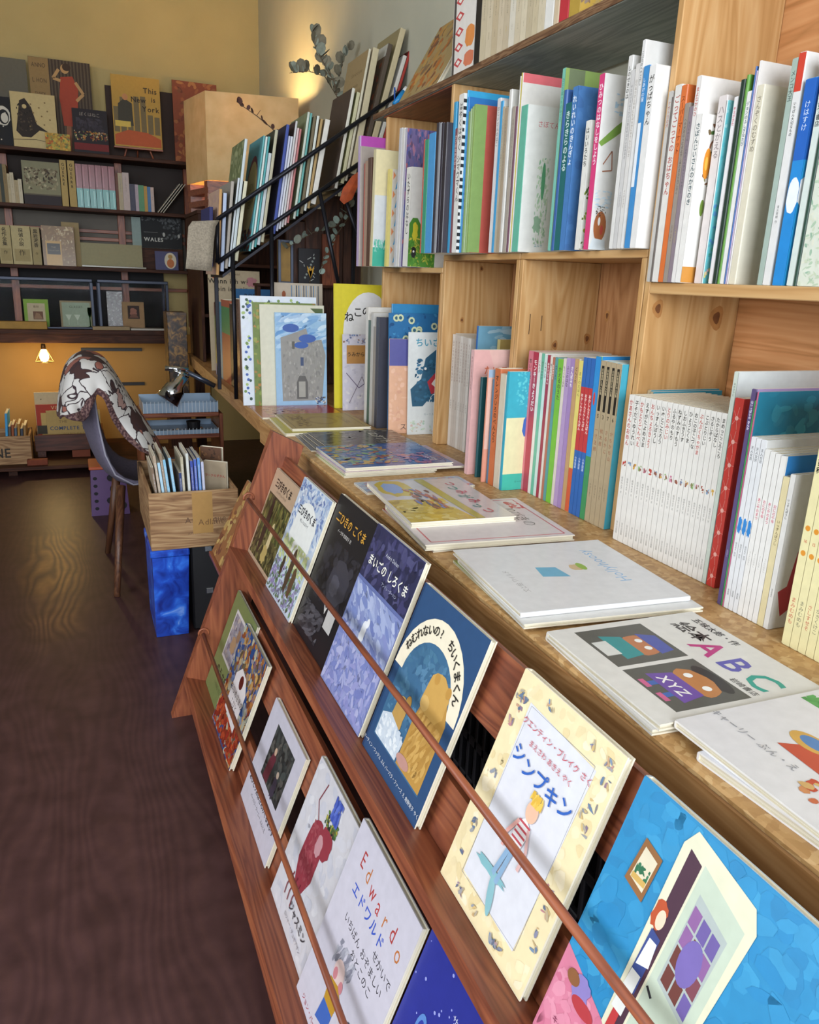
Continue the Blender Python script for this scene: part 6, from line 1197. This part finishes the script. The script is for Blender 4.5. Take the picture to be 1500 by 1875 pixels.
def along(P, a):
    f = a * (len(P) - 1); i = min(int(f), len(P) - 2); g = f - i; return P[i][0] * (1 - g) + P[i + 1][0] * g, P[i][1] * (1 - g) + P[i + 1][1] * g
for b in range(NB):
    fb = b / (NB - 1); e = max(0, (fb - .5) / .5)
    for a in range(NA):
        fa = a / (NA - 1); S = aty(*along(SIL, fa), 3.24); Hm = aty(*along(HEM, fa), 3.08)
        if fb < .5:
            g = fb / .5; V.append(Vector((S.x - .012 * math.sin(g * 9 + fa * 4), 3.66 - (3.66 - 3.20) * g, S.z - .010 * math.sin(g * 11 + fa * 6) * math.sin(fa * 3.1) ** 2 - .02 * (1 - g))))
        else:
            g = e; y = 3.20 - .12 * math.sin(g * 1.57) ** .7 + .016 * math.sin(fa * 26) * g
            p = S.lerp(Hm, g ** 1.25); V.append(Vector((p.x, y, p.z)))
F = [[b * NA + a, b * NA + a + 1, (b + 1) * NA + a + 1, (b + 1) * NA + a] for b in range(NB - 1) for a in range(NA - 1)]
for f in F:
    b, a = divmod(f[0], NA); edge = 1.0 if (a < 1 or a > NA - 3 or b < 1 or b > NB - 4) else 0.0; C.append((edge, edge, edge, 1.0))
th = tag(mesh('throw_blanket', V, F, throw_mat(), None, C, True), 'cream and brown animal patterned throw hung over the shell chair', 'blanket'); md = th.modifiers.new('thick', 'SOLIDIFY'); md.thickness = .008; sd = th.modifiers.new('smooth', 'SUBSURF'); sd.levels = 1; sd.render_levels = 1

# ================================================================== STEP STOOL
st = thing('step_stool', 'small plastic step stool with orange top and purple spotted legs', 'stool', (.08, 4.3, 0))
PUR, ORG = plain('purple_plastic', '#4a2a5c', .45), plain('orange_plastic', '#a84e2c', .45); DOT = plain('dark_hole', '#130f18', .8)
V = []
for z, i in ((.001, 0), (.245, .012)):
    for x, y in ((.0, 4.2), (.19, 4.2), (.19, 4.42), (.0, 4.42)): V.append((x + (i if x < .1 else -i), y + (i if y < 4.3 else -i), z))
mesh('leg_shell', V, [[0, 1, 5, 4], [1, 2, 6, 5], [2, 3, 7, 6], [3, 0, 4, 7]], PUR, st)
box('seat', (.004, 4.204, .2453), (.186, 4.416, .262), ORG, st, .004)
box('grip_hole', (.08, 4.29, .2621), (.11, 4.33, .2625), DOT, st, 0)
for (x, z, r_) in ((.11, .2, .02), (.13, .14, .028), (.1, .08, .018), (.15, .05, .024), (.03, .2, .009), (.03, .16, .009), (.03, .12, .009), (.03, .08, .009), (.03, .04, .009)):
    yy = 4.2 + .012 * z / .245 - .0015; mesh('hole', [(x + r_ * 1.15 * math.cos(k * .5236), yy, z + r_ * math.sin(k * .5236)) for k in range(12)], [list(range(12))], DOT, st)

# ================================================================== BACK WALL SHELVES
ws = thing('wall_shelves', 'dark wooden wall shelves across the back of the shop', 'shelf', (-.2, 5.98, 0)); SY = 5.72
ZS = [1.938, 1.612, 1.248, .852]
for z in ZS[:3]: box('shelf_board', (-1.3, SY, z - .022), (.80, 5.985, z), DARK['x'], ws, .002)
box('shelf_board', (-1.3, 5.62, ZS[3] - .03), (.60, 5.985, ZS[3]), DARK['x'], ws, .002); box('front_beam', (-1.3, 5.64, .765), (.60, 5.68, ZS[3] - .0302), DARK['x'], ws, .002)
for x in (-1.29, -.37, .315, .76):
    box('upright', (x, 5.93, .855), (x + .045, 5.984, 1.2255), RED['z'], ws, .002); box('upright', (x, 5.93, 1.2485), (x + .045, 5.984, 1.5895), RED['z'], ws, .002); box('upright', (x, 5.93, 1.6125), (x + .045, 5.984, 1.9155), RED['z'], ws, .002)
for z in (1.42, 1.47, 1.10): box('back_rail', (-1.24, 5.955, z), (.755, 5.975, z + .022), RED['x'], ws, .002)
pn = struct(box('trim_1', (-1.3, 5.986, 0), (.9, 5.999, .8), plaster('ochre_panel', '#9c7640', '#a88048'), None, 0))
for i, (a, b) in enumerate((((148, 637), (260, 643)), ((219, 700), (265, 705)))):
    p, q = aty(a[0], a[1], 5.98), aty(b[0], b[1], 5.98); tag(box('wall_slot', (p.x, 5.975, q.z), (q.x, 5.9855, p.z), M_BLACK, None, .001), ('long dark batten on the ochre panel under the shelves', 'short dark batten low on the ochre panel')[i], 'batten')
box('back_board', (-1.3, 5.976, ZS[2]), (.8, 5.985, ZS[1] - .023), plain('grey_blue_board', '#625c54', .8, 0, .1, 6), ws, 0)
box('back_board', (-1.3, 5.976, ZS[1]), (.8, 5.985, ZS[0] - .023), plain('brown_black_board', '#2c221e', .8, 0, .1, 6), ws, 0)
box('back_board', (-1.3, 5.976, ZS[3]), (.6, 5.985, ZS[2] - .023), plain('black_board', '#1a1719', .8), ws, 0)
def wb(label, xl, xr, yt, z, y, t=.01, lean=6, dz=0, **kw):
    yb = proj((0, y, z))[1]; a = aty(xl, yb, y); b = aty(xr, yb, y); q = aty((xl + xr) / 2, yt, y + .03); L = math.radians(lean); h = (q.z - z - dz) / math.cos(L)
    kw.setdefault('mat', M_MATTE); return book(label, b.x - a.x, h, t, (a.x, y, z + dz + .0004 + t * math.sin(L)), (1, 0, 0), (0, math.sin(L), math.cos(L)), **kw)
def sb(label, xl, xr, yt, z, y, col, w=.14, art=None, lean=0, **kw):
    yb = proj((0, y, z))[1]; a = aty(xl, yb, y); b = aty(xr, yb, y); q = aty(xl, yt, y); L = math.radians(lean); h = q.z - z; t = max(.004, b.x - a.x - .0006)
    # spine towards the shop: u runs to the wall, thickness grows to the left
    kw.setdefault('mat', M_MATTE); return book(label, w, h, t, (b.x - .0003, y, z + .0004), (0, 1, 0), (math.sin(L), 0, math.cos(L)), cover=col, spine=col, spine_art=art, **kw)
z = ZS[0]
def a_strip(A):
    for k in range(12): A.rect(.34 + .055 * k, 0, .365 + .055 * k, 1, '#55483a')
    A.rect(0, .2, .32, 1, '#8a7048'); A.text('ANNO', .16, .92, .1, '#3a2a20', sx=.7); A.text('L HON', .16, .76, .1, '#3a2a20', sx=.7); A.text('TUSICK', .16, .62, .07, '#3a2a20', sx=.7)
    A.poly([(.5, .3), (.72, .3), (.78, .7), (.7, .84), (.5, .82), (.46, .6)], '#9a3f2c'); A.ell(.58, .91, .07, .05, '#b08a5c'); A.ell(.61, .93, .07, .04, '#3a2a20'); A.line([(.5, .78), (.38, .8), (.48, .9)], .05, '#b08a5c'); A.line([(.74, .78), (.86, .66), (.74, .58)], .05, '#b08a5c'); A.poly([(.52, 0), (.6, 0), (.62, .3), (.54, .3)], '#8a5a40')
def a_ny(A):
    A.rect(0, 0, 1, 1, '#a8843c'); R = random.Random(3)
    for k in range(7): x = .02 + .14 * k; A.rect(x, .2, x + .11, R.uniform(.45, .9), '#6a5c40')
    A.poly([(.1, .3), (.42, .3), (.4, .62), (.25, .68), (.12, .6)], '#3c382e'); A.ell(.27, .7, .06, .045, '#b07a50'); A.rect(.04, .28, .36, .36, '#c4a850'); A.poly([(.02, .02), (.98, .02), (.98, .14), (.7, .22), (.3, .24), (.02, .16)], '#a8502c')
    A.text('This', .8, .82, .15, '#2a2018', bold=True); A.text('is', .86, .7, .14, '#2a2018', bold=True); A.text('New', .55, .68, .15, '#2a2018', bold=True); A.text('York', .8, .56, .15, '#2a2018', bold=True)
wb('grey magazine with a red coat at the left end of the top shelf', -46, 62, 104, z, 5.88, .01, 5, cover='#5f5a4e', art=lambda A: (A.ell(.35, .4, .2, .2, '#8a2c20', wob=.1), A.ell(.33, .68, .07, .06, '#a07a54')))
wb('striped brown magazine with a woman in a red dress', 66, 176, 110, z, 5.86, .012, 6, cover='#3c2f26', art=a_strip)
wb('white on black illustrated book at the left of the top shelf', -40, 26, 176, z, 5.80, .01, 6, cover='#17161a', art=lambda A: (A.ell(.78, .62, .2, .2, '#c9c2b4', wob=.06), A.ell(.8, .6, .15, .15, '#17161a'), A.ell(.82, .58, .1, .1, '#c9c2b4'), [A.circ(.1 + .83 * ((k * 37) % 10) / 10, .05 + .09 * k, .02, '#c9c2b4', 8) for k in range(10)]))
wb('cream picture book with a black cloaked figure in snow', 27, 108, 172, z, 5.775, .01, 6, cover='#bca878', art=lambda A: (A.poly([(.08, .3), (.2, .85), (.32, .9), (.45, .75), (.55, .45), (.8, .32), (.6, .34), (.4, .2), (.2, .2)], '#2a211c'), A.dabs(.12, .3, .45, .8, ['#4a3c2e', '#1f1814'], 24, .05, 110), A.circ(.3, .75, .05, '#bca878'), [A.circ(.4 + .5 * ((k * 7) % 11) / 11, .4 + .05 * k, .02, '#7a6440', 8) for k in range(10)], A.line([(0, .14), (.5, .17), (1, .12)], .012, '#4a3c2e')))
wb('small bright postcard book in front of the striped magazine', 85, 130, 246, z, 5.745, .008, 8, cover='#a8843c', art=dull(['#b0a04a', '#a8502c', '#6a7a4a', '#c9a04a'], 111))
wb('dark picture book with a night stage and red band', 137, 200, 202, z, 5.735, .012, 4, cover='#221c22', art=lambda A: (A.text('ぼくはねこ', .5, .88, .12, '#8a8078'), A.dabs(.02, .28, .98, .5, ['#a8702c', '#6a2a20', '#4a5a34', '#b0a080'], 30, .06, 112), A.dabs(.1, .5, .9, .8, ['#3a343e', '#2c2630'], 20, .12, 113), A.rect(0, .06, 1, .22, '#6a1f20')))
es = thing('tabletop_easel', 'little wooden easel carrying the yellow skyline book', 'easel', tuple(Vector((aty(255, 285, 5.75).x, 5.80, z)))); c = es.location
for s in (-1, 1): tube('leg', [c + Vector((.09 * s, -.03, .0005)), c + Vector((.05 * s, .01, .12))], .006, RED['z'], es, 6)
tube('rear_leg', [c + Vector((0, .08, .0005)), c + Vector((0, .02, .12))], .006, RED['z'], es, 6); box('ledge', tuple(c + Vector((-.15, -.062, .05))), tuple(c + Vector((.15, .0, .06))), RED['x'], es, .001); box('back_strip', tuple(c + Vector((-.03, .008, .06))), tuple(c + Vector((.03, .016, .25))), RED['z'], es, .001)
wb('yellow picture book with a grey skyline and bold title on an easel', 211, 298, 142, z, 5.745, .012, 3, dz=.061, cover='#a8843c', art=a_ny)
wb('dark wooden board behind the skyline book', 200, 322, 165, z, 5.9, .015, 2, cover='#332018', name='wooden_board', cat='board')
wb('rust red painted picture book beside the paper lamp', 321, 401, 152, z, 5.80, .012, 3, cover='#7a3c26', art=dull(['#7a3c26', '#8f4f30', '#a0683c', '#5f2e1f'], 114))
# second shelf
z = ZS[1]; y = 5.76
for k, (a, b, t, c, l) in enumerate(((-22, -12, 300, '#6a5a44', 'drab brown'), (-12, -2, 305, '#4a4a44', 'charcoal'), (-1, 5, 302, '#7d6a4c', 'ochre brown'), (5, 11, 300, '#3c423c', 'bottle green'), (11, 18, 301, '#86724f', 'khaki'), (18, 23, 318, '#b4a688', 'ivory'), (23, 30, 316, '#b9ad94', 'pale stone'), (30, 37, 330, '#a89878', 'wheat'), (37, 44, 328, '#bfb59e', 'chalky'))):
    sb('%s narrow old book left of the seated figures cover' % l, a, b, t, z, y, c, art=smini(300 + k, ('#2f2a22', '#5f5036')), hard=False, group='old narrow books on the second shelf')
wb('book cover painted with seated figures on a veranda', 46, 114, 297, z, 5.75, .012, 4, cover='#5a5346', art=lambda A: (A.rect(0, .25, 1, 1, '#7f7c62'), A.dabs(.05, .35, .95, .85, ['#5a4a38', '#8f866a', '#a8a084', '#3c3228'], 50, .08, 115), A.rect(0, 0, 1, .22, '#2f282c')))
for k, (a, b) in enumerate(((115, 127), (129, 142))): sb('buff volume with large black spine title, %s of the pair' % ORD[k], a, b, 293 + k, z, y, '#a88f58', art=stext('GUERRE', '#2a2018', .6, bold=True), group='buff volumes with black spine titles')
for k in range(6): sb('plastic wrapped red and turquoise volume, %s from the buff pair' % ORD[k], 143 + 11.8 * k, 154.2 + 11.8 * k, 300 + k, z, y, '#7a3a40', art=lambda A: (A.rect(0, 0, 1, .45, '#4f928e'), A.rect(.1, .5, .3, .95, '#96565e'), A.rect(.6, .05, .75, .4, '#8fc0bc')), mat=M_PRINT, group='wrapped red and turquoise volumes')
for k, (a, b, t, c, l) in enumerate(((214, 219, 318, '#6a4438', 'russet'), (219, 227, 317, '#a89c84', 'parchment'), (227, 239, 316, '#b4a4a0', 'rose white'), (239, 249, 337, '#4a4a5a', 'slate'), (249, 255, 338, '#a89aa4', 'mauve'), (255, 265, 339, '#5a8a68', 'leaf green'), (265, 271, 341, '#b08a48', 'mustard'), (271, 277, 342, '#4a72a0', 'steel blue'), (277, 283, 343, '#b8a49c', 'blush'))):
    sb('%s little pocket book on the second shelf' % l, a, b, t, z, y, c, w=.11, art=smini(330 + k), group='pocket books on the second shelf')
for k in range(3):
    a = aty(287 + 5 * k, 379, y); book('white slim booklet slanting on the second shelf, %s of three' % ORD[k], .14, .24, .005, (a.x + .008, y, z + .001), (0, 1, 0), (.62, 0, .78), cover='#a8a294', spine='#b4aea0', hard=False, group='slanting white booklets', mat=M_MATTE)
# third shelf
z = ZS[2]; y = 5.76
for k, (a, b, t, tt, c) in enumerate(((-24, -1, 412, '名作全集', '#a8986c'), (2, 25, 412, '名作全集', '#a9996e'), (26, 61, 413, '探偵小説名作全集', '#b0a278'), (62, 78, 416, '黒岩涙香集', '#9c8c66'))):
    sb('parchment boxed volume with brush titles, %s on the third shelf' % ORD[k], a, b, t, z, y, c, art=(lambda A, tt=tt: (A.text(tt[:4], .5, .95, min(.6, .12 / A.asp), '#2f281e', vert=True, bold=True), A.rect(.1, .08, .9, .4, '#9a8a60'), A.text('作', .5, .3, .35, '#3a3020')) ), group='parchment boxed volumes', w=.15)
wb('cellophane wrapped brown book with dark label on the third shelf', 81, 140, 415, z, 5.735, .015, 4, cover='#7a5c38', mat=M_PRINT, art=lambda A: (A.dabs(0, .55, 1, 1, ['#8a6c44', '#9a7e54', '#7a5c38', '#b8a684'], 24, .06, 116, 2), A.dabs(.6, 0, 1, .6, ['#8f7448', '#7a5c38', '#a89470'], 16, .06, 117), A.rect(.1, 0, .58, .62, '#b08a48'), A.rect(.14, .28, .54, .56, '#2a221e'), A.text('THE', .34, .46, .07, '#8a7a5c'), A.text('COLLECTION', .34, .38, .05, '#8a7a5c')))  # paler dabs paint the cellophane's glints into the cover colour
wb('upright tan book behind the cellophane wrapped one', 118, 150, 408, z, 5.80, .015, 2, cover='#94805a')
wb('blank greyish cream print leaning on the third shelf', 147, 262, 447, z, 5.80, .004, 6, cover='#8f8868', hard=False, name='blank_print', cat='print')
tag(box('clear_tray', tuple(Vector((aty(150, 490, 5.74).x, 5.73, z + .0005))), tuple(Vector((aty(268, 490, 5.74).x, 5.79, z + .012))), plain('aged_plastic', '#7a7460', .25), None, .002), 'shallow aged plastic tray before the blank print', 'tray')
bk = thing('book_block', 'dark wooden block raising the landscape photo book', 'block', (aty(295, 470, 5.86).x, 5.87, z)); p, q = aty(257, 452, 5.86), aty(334, 452, 5.86); box('block', (p.x, 5.85, z + .0005), (q.x, 5.94, p.z - .006), DARK['x'], bk, .002); zb = p.z - .005
wb('black photo book with white capital title', 260, 334, 399, zb, 5.852, .016, 3, cover='#17181a', art=lambda A: (A.text('WALES', .3, .28, .13, '#c9c8c0', bold=True), A.rect(.06, .5, .4, .515, '#6a6a68'), A.dabs(.5, .3, .98, .98, ['#3a3c3c', '#1f2022', '#55585a'], 24, .07, 118), A.ell(.55, .45, .03, .07, '#a9a9a4'), A.ell(.92, .42, .03, .06, '#a9a9a4'), A.dabs(.02, .86, .98, .99, ['#5a5c5c', '#3f4142'], 20, .05, 119)))
wb('pale blue leaflet sticking out behind the black photo book', 243, 262, 398, zb, 5.87, .006, 3, cover='#8a9a94')
wb('small violet book with an oval portrait on the third shelf', 285, 327, 461, z, 5.74, .012, 4, cover='#4a4a6c', art=lambda A: (A.ell(.66, .5, .26, .44, '#c4bca8', 24), A.ell(.66, .36, .16, .24, '#b0683c'), A.ell(.66, .72, .1, .12, '#a8844c')))
# newspaper and blue folder at the low end of the iron rack
np_ = thing('newspaper', 'folded newspaper sheet hanging at the low end of the iron rack', 'newspaper', tuple(aty(365, 490, 3.3)))
pts = [(340, 492, 388, 497), (342, 470, 390, 470), (343, 440, 392, 440), (345, 415, 395, 415), (352, 405, 402, 403)]
V = []
for k, (a, b, c_, d) in enumerate(pts):
    for j in range(5): t = j / 4; q = aty(a + (c_ - a) * t, b + (d - b) * t, 3.195 + .007 * math.sin(t * 4 + k * .5)); V.append(q)
npm = mesh('sheet', V, [[k * 5 + j, k * 5 + j + 1, (k + 1) * 5 + j + 1, (k + 1) * 5 + j] for k in range(4) for j in range(4)], plain('newsprint', '#8a8070', .9, 0, .25, 160), np_, None, True); md = npm.modifiers.new('thick', 'SOLIDIFY'); md.thickness = .002
book('indigo folder at the low end of the iron rack', .22, .22, .014, (rp(386, 480).x, YR + .25, rp(390, 488).z), (0, -1, 0), (.03, 0, 1), cover='#2a2c5c', side='R', mat=M_MATTE)
# ------------------------------------------------------------------ counter: books behind the far spines
wb('pale flyer book with pink flower drawing behind the far spines', 388, 480, 496, ZC, 4.2, .01, 3, cover='#b8a68a', art=lambda A: (A.text('Wenn ich will', .42, .895, .13, '#2f2820', bold=True), A.text('bin ich ein..', .5, .82, .13, '#2f2820', bold=True), A.text('Mein und Daniel', .4, .965, .06, '#5a4a3a'), A.ell(.84, .89, .1, .05, '#b47a80', wob=.25), A.ell(.12, .93, .04, .012, '#a8502c')))
wb('cobalt blue picture book top behind the leaf garland cover', 434, 505, 530, ZC, 4.12, .01, 3, cover='#2f6496', art=lambda A: A.text('BOB', .4, .92, .14, '#16283c', bold=True))
wb('picture book with blue vertical strokes behind the leaf garland cover', 506, 592, 519, ZC, 3.33, .01, 3, cover='#b8aa98', art=lambda A: [A.rect(.35 + .05 * k, .55, .37 + .05 * k, .98, ('#5a7a98', '#a9b4bc', '#3c4a5a')[k % 3]) for k in range(12)] + [A.ell(.2, .9, .04, .03, '#8a4a2c')])
# ------------------------------------------------------------------ display cases on the low shelf
z = ZS[3]; STB = plain('blue_grey_steel', '#262c3c', .4, .4)
for (a, b), l in (((-60, 176), 'blue grey steel display case at the left of the low shelf'), ((184, 312), 'blue grey steel display case beside the marbled box')):
    p, q = aty(a, 606, 5.70), aty(b, 606, 5.70); zt = aty(100, 515, 5.70).z; r = thing('display_case', l, 'case', ((p.x + q.x) / 2, 5.8, z))
    for x in (p.x, q.x - .018): box('post', (x, 5.70, z + .0005), (x + .018, 5.718, zt), STB, r, .002); box('post', (x, 5.94, z + .0005), (x + .018, 5.958, zt), STB, r, .002)
    box('top_rail', (p.x, 5.699, zt + .0002), (q.x, 5.72, zt + .022), STB, r, .004); box('bottom_rail', (p.x + .0185, 5.70, z + .0005), (q.x - .0185, 5.718, z + .012), STB, r, .002); box('lid', (p.x, 5.7205, zt + .0002), (q.x, 5.958, zt + .012), STB, r, .002)
    box('glass_pane', (p.x + .019, 5.706, z + .0125), (q.x - .019, 5.709, zt - .0005), M_GLASS, r, 0)
y = 5.74
wb('lime green framed booklet with small brown picture in the case', 47, 92, 548, z, y, .012, 3, cover='#7a9a3c', art=lambda A: (A.rect(.14, .2, .86, .86, '#b4a488'), A.rect(.36, .3, .76, .58, '#6a4a38'), A.poly([(.38, .32), (.74, .32), (.62, .5), (.48, .54)], '#8a6a50'), A.text('春秋', .5, .74, .12, '#5a4c34')))
wb('pale menu print with drawn glasses in the case', 113, 171, 551, z, y + .02, .008, 3, cover='#8a7a5c', art=lambda A: (A.rect(.06, .06, .94, .94, '#8f9c88'), A.text('GLASSES', .5, .78, .1, '#4a5040'), A.poly([(.15, .5), (.35, .5), (.26, .3), (.24, .3)], '#b8c0b0'), A.poly([(.42, .5), (.62, .5), (.53, .3), (.51, .3)], '#b8c0b0'), A.rect(.245, .12, .255, .3, '#b8c0b0'), A.rect(.515, .12, .525, .3, '#b8c0b0')))
gl = thing('wine_glass', 'small green wine glass standing before the menu print', 'glass', (aty(166, 600, 5.7355).x, 5.7355, z + .0128)); bm = bmesh.new(); lathe(bm, [(.012, 0), (.012, .002), (.003, .004), (.003, .06), (.009, .075), (.0125, .1), (.011, .125), (.0105, .125), (.0115, .1), (.008, .078), (.001, .07)], 14, Matrix.Translation(tuple(gl.location))); bm_obj('bowl_and_stem', bm, M_GREENGLASS, gl, True)
gl.location.y = 5.7355
wb('silver wrapped packet beside the brown woodcut book in the case', 199, 228, 534, z, y + .03, .01, 3, cover='#6a6462', mat=M_PRINT, art=dull(['#7a7674', '#5a5654', '#8a8684'], 121))
wb('brown booklet with a dark woodcut square in the case', 226, 266, 553, z, y, .01, 4, cover='#8a6c48', art=lambda A: (A.rect(.25, .38, .78, .86, '#2f1f1c'), A.ell(.5, .62, .16, .16, '#8a5a4a', wob=.15), A.poly([(.3, .42), (.74, .42), (.6, .56), (.4, .54)], '#6a4236')))
p, q = aty(-30, 606, 5.64), aty(87, 606, 5.64); tag(box('ochre_box', (p.x, 5.635, z + .0005), (q.x, 5.695, aty(0, 588, 5.64).z), plain('ochre_card', '#94702c', .7, 0, .15, 20), None, .002), 'long low ochre cardboard box on the low shelf edge', 'box')
p, q = aty(170, 606, 5.64), aty(238, 606, 5.64); tag(box('flat_booklet', (p.x, 5.635, z + .0005), (q.x, 5.695, z + .022), plain('tan_card', '#8a7658', .8), None, .001), 'flat tan booklet lying on the low shelf edge', 'booklet')
p, q = aty(240, 606, 5.64), aty(302, 606, 5.64); tag(box('flat_booklet', (p.x, 5.635, z + .0005), (q.x, 5.695, z + .012), plain('white_card', '#a8a298', .8), None, .001), 'flat whitish booklet lying on the low shelf edge', 'booklet')
p, q = aty(30, 510, 5.73), aty(140, 502, 5.73); tag(box('sign_strip', (p.x, 5.722, ZS[3] + .0), (q.x, 5.73, ZS[3] + .002), M_BLACK, None, 0), 'thin', 'strip') if False else None
# ------------------------------------------------------------------ bare bulb lamp under the shelf
bl = thing('bulb_lamp', 'small bare bulb lamp with wire cage under the low shelf', 'lamp', tuple(aty(79, 632, 5.6))); c = Vector((bl.location.x, 5.6, .765))
bl.location = c; tube('socket', [c + Vector((0, 0, -.001)), c + Vector((0, 0, -.035))], [.012, .016], plain('brass_socket', '#6a4a2c', .4, .6), bl, 12)
bm = bmesh.new(); lathe(bm, [(.003, -.115), (.018, -.11), (.027, -.092), (.028, -.075), (.02, -.055), (.013, -.036)], 16, Matrix.Translation(c)); bm_obj('bulb', bm, glow('bare_bulb', (1, .74, .30, 1), 34), bl, True)
for k in range(6): a = k * math.pi / 3; tube('wire', [c + Vector((.014 * math.cos(a), .014 * math.sin(a), -.03)), c + Vector((.055 * math.cos(a), .055 * math.sin(a), -.115))], .0015, plain('wire_steel', '#a89060', .4, .7) if k == 0 else bpy.data.materials['wire_steel'], bl, 5)
tube('wire_ring', [c + Vector((.055 * math.cos(k * .3142), .055 * math.sin(k * .3142), -.115)) for k in range(21)], .0018, bpy.data.materials['wire_steel'], bl, 5)
l = bpy.data.lights.new('bulb_light', 'POINT'); l.energy = 5.6; l.color = (1, .68, .27); l.shadow_soft_size = .03; o = bpy.data.objects.new('bulb_light', l); COL.objects.link(o); o.location = c + Vector((0, -.005, -.16))
# ------------------------------------------------------------------ low plinth with crates and records
pl_ = thing('low_plinth', 'low dark wooden plinth along the foot of the back wall', 'plinth', (-.3, 5.5, 0)); box('board', (-1.3, 5.12, .045), (.45, 5.9, .07), DARK['x'], pl_, .003)
for x in (-1.2, -.45, .38): box('runner', (x, 5.2, 0), (x + .05, 5.88, .0448), DARK['y'], pl_, .001)
zp = .0703
def crate(name, label, x0, x1, y0, y1, h, mats, text=None, t=.012, dz=0):
    r = thing(name, label, 'crate', ((x0 + x1) / 2, (y0 + y1) / 2, zp + dz)); z0, z1 = zp + dz, zp + dz + h
    box('front_board', (x0, y0, z0), (x1, y0 + t, z1), mats['x'], r, .002); box('back_board', (x0, y1 - t, z0), (x1, y1, z1), mats['x'], r, .002)
    for x in (x0, x1 - t): box('side_board', (x, y0 + t + .0002, z0), (x + t, y1 - t - .0002, z1), mats['y'], r, .002)
    box('bottom_board', (x0 + t + .0002, y0 + t + .0002, z0), (x1 - t - .0002, y1 - t - .0002, z0 + .01), mats['y'], r, .001)
    if text:
        A = Art(x1 - x0, h); A.text(text, .74, .42, .19, '#2a241e', align='r', bold=True, sx=.9); art_mesh('stencil', A, lambda x, y, e: (x0 + x * (x1 - x0), y0 - e, z0 + y * h), M_MATTE, r)
    return z0 + .0105
p = aty(55, 800, 5.2); zc_ = crate('wine_crate', 'pale wooden wine crate with black stencilled letters', p.x - .42, p.x, 5.2, 5.5, .175, CRATE, 'WINE')
cols = [('#3f8fc0', 'bright blue', .30), ('#5a5046', 'umber', .22), ('#8a4a28', 'rust', .23), ('#4a5a6a', 'blue grey', .21), ('#a0702c', 'amber', .235), ('#3c3f4a', 'graphite', .205), ('#8f6a3c', 'honey', .225)]
for k, (c, n, h) in enumerate(cols): book('%s book standing in the pale wine crate' % n, .2, h, .014, (p.x - .145 + .0165 * k, 5.225 + .2, zc_ + .0015), (0, -1, 0), (.06, 0, 1), cover=c, side='R', group='books in the pale wine crate', mat=M_MATTE)
a, b = aty(63, 806, 5.36), aty(192, 806, 5.36); DK = {'x': DARK['x'], 'y': DARK['y']}; RK = {k: wood('dark_red_crate_' + k, '#33170f', '#4a2418', '#5a3022', k, 1.0, .5) for k in 'xy'}
zc2 = crate('record_crate', 'long dark red wooden crate holding large sleeves', a.x, b.x, 5.36, 5.72, .105, RK, None, dz=.04)
for x in (a.x + .01, b.x - .06): box('foot_strip', (x, 5.37, zp + .0003), (x + .05, 5.71, zp + .0397), RK['y'], bpy.data.objects['record_crate'], .001)
def lp(label, xl, xr, yt, y, a=a, b=b, **kw):
    p, q = aty(xl, 780, y), aty(xr, 780, y); tt = aty((xl + xr) / 2, yt, y); book(label, min(q.x, b.x - .014) - max(p.x, a.x + .014), tt.z - zc2, .007, (max(p.x, a.x + .014), y, zc2 + .0015), (1, 0, 0), (0, .08, 1), group='large sleeves in the dark red crate', mat=M_MATTE, hard=False, **kw)
lp('cream large sleeve at the back of the dark red crate', 61, 150, 719, 5.50, cover='#b8a684', art=lambda A: A.dabs(.1, .86, .9, .9, ['#5a4a34'], 5, .03, 123))
lp('scarlet edged large sleeve in the dark red crate', 68, 150, 741, 5.46, cover='#9a3020', art=lambda A: (A.rect(.1, .0, .92, .8, '#b09458'), A.rect(.0, .3, .4, .5, '#3a3428'), A.text('VILLE', .5, .92, .12, '#c9b080')))
lp('tan comic sleeve with blue capital lettering in the dark red crate', 86, 185, 752, 5.42, cover='#a88c54', art=lambda A: (A.text('COMPLETE TALES', .5, .52, .1, '#2f4468', bold=True), A.text('THE', .3, .7, .08, '#6a5638'), A.rect(.02, .55, .98, .9, '#b09c72') if False else None, A.text('WARD GATE', .5, .36, .07, '#8a6a3c'), A.poly([(.03, .05), (.25, .3), (.4, .05)], '#b0642c'), A.dabs(.1, .02, .95, .2, ['#b8843c', '#a8642c', '#c9a060'], 24, .05, 124)))
tag(box('orange_card', tuple(Vector((aty(135, 860, 5.33).x, 5.33, zp + .0005))), tuple(Vector((aty(168, 860, 5.33).x, 5.338, aty(150, 824, 5.33).z))), plain('orange_brown_card', '#6f341e', .8), None, .001), 'plain orange brown card leaning on the dark red crate', 'card')
p, q = aty(52, 868, 5.16), aty(90, 868, 5.16); tag(box('brick', (p.x, 5.14, zp + .0003), (q.x, 5.19, zp + .035), plain('clay_brick', '#6f3420', .9, 0, .2, 40), None, .003), 'loose clay brick on the plinth before the pale crate', 'brick')
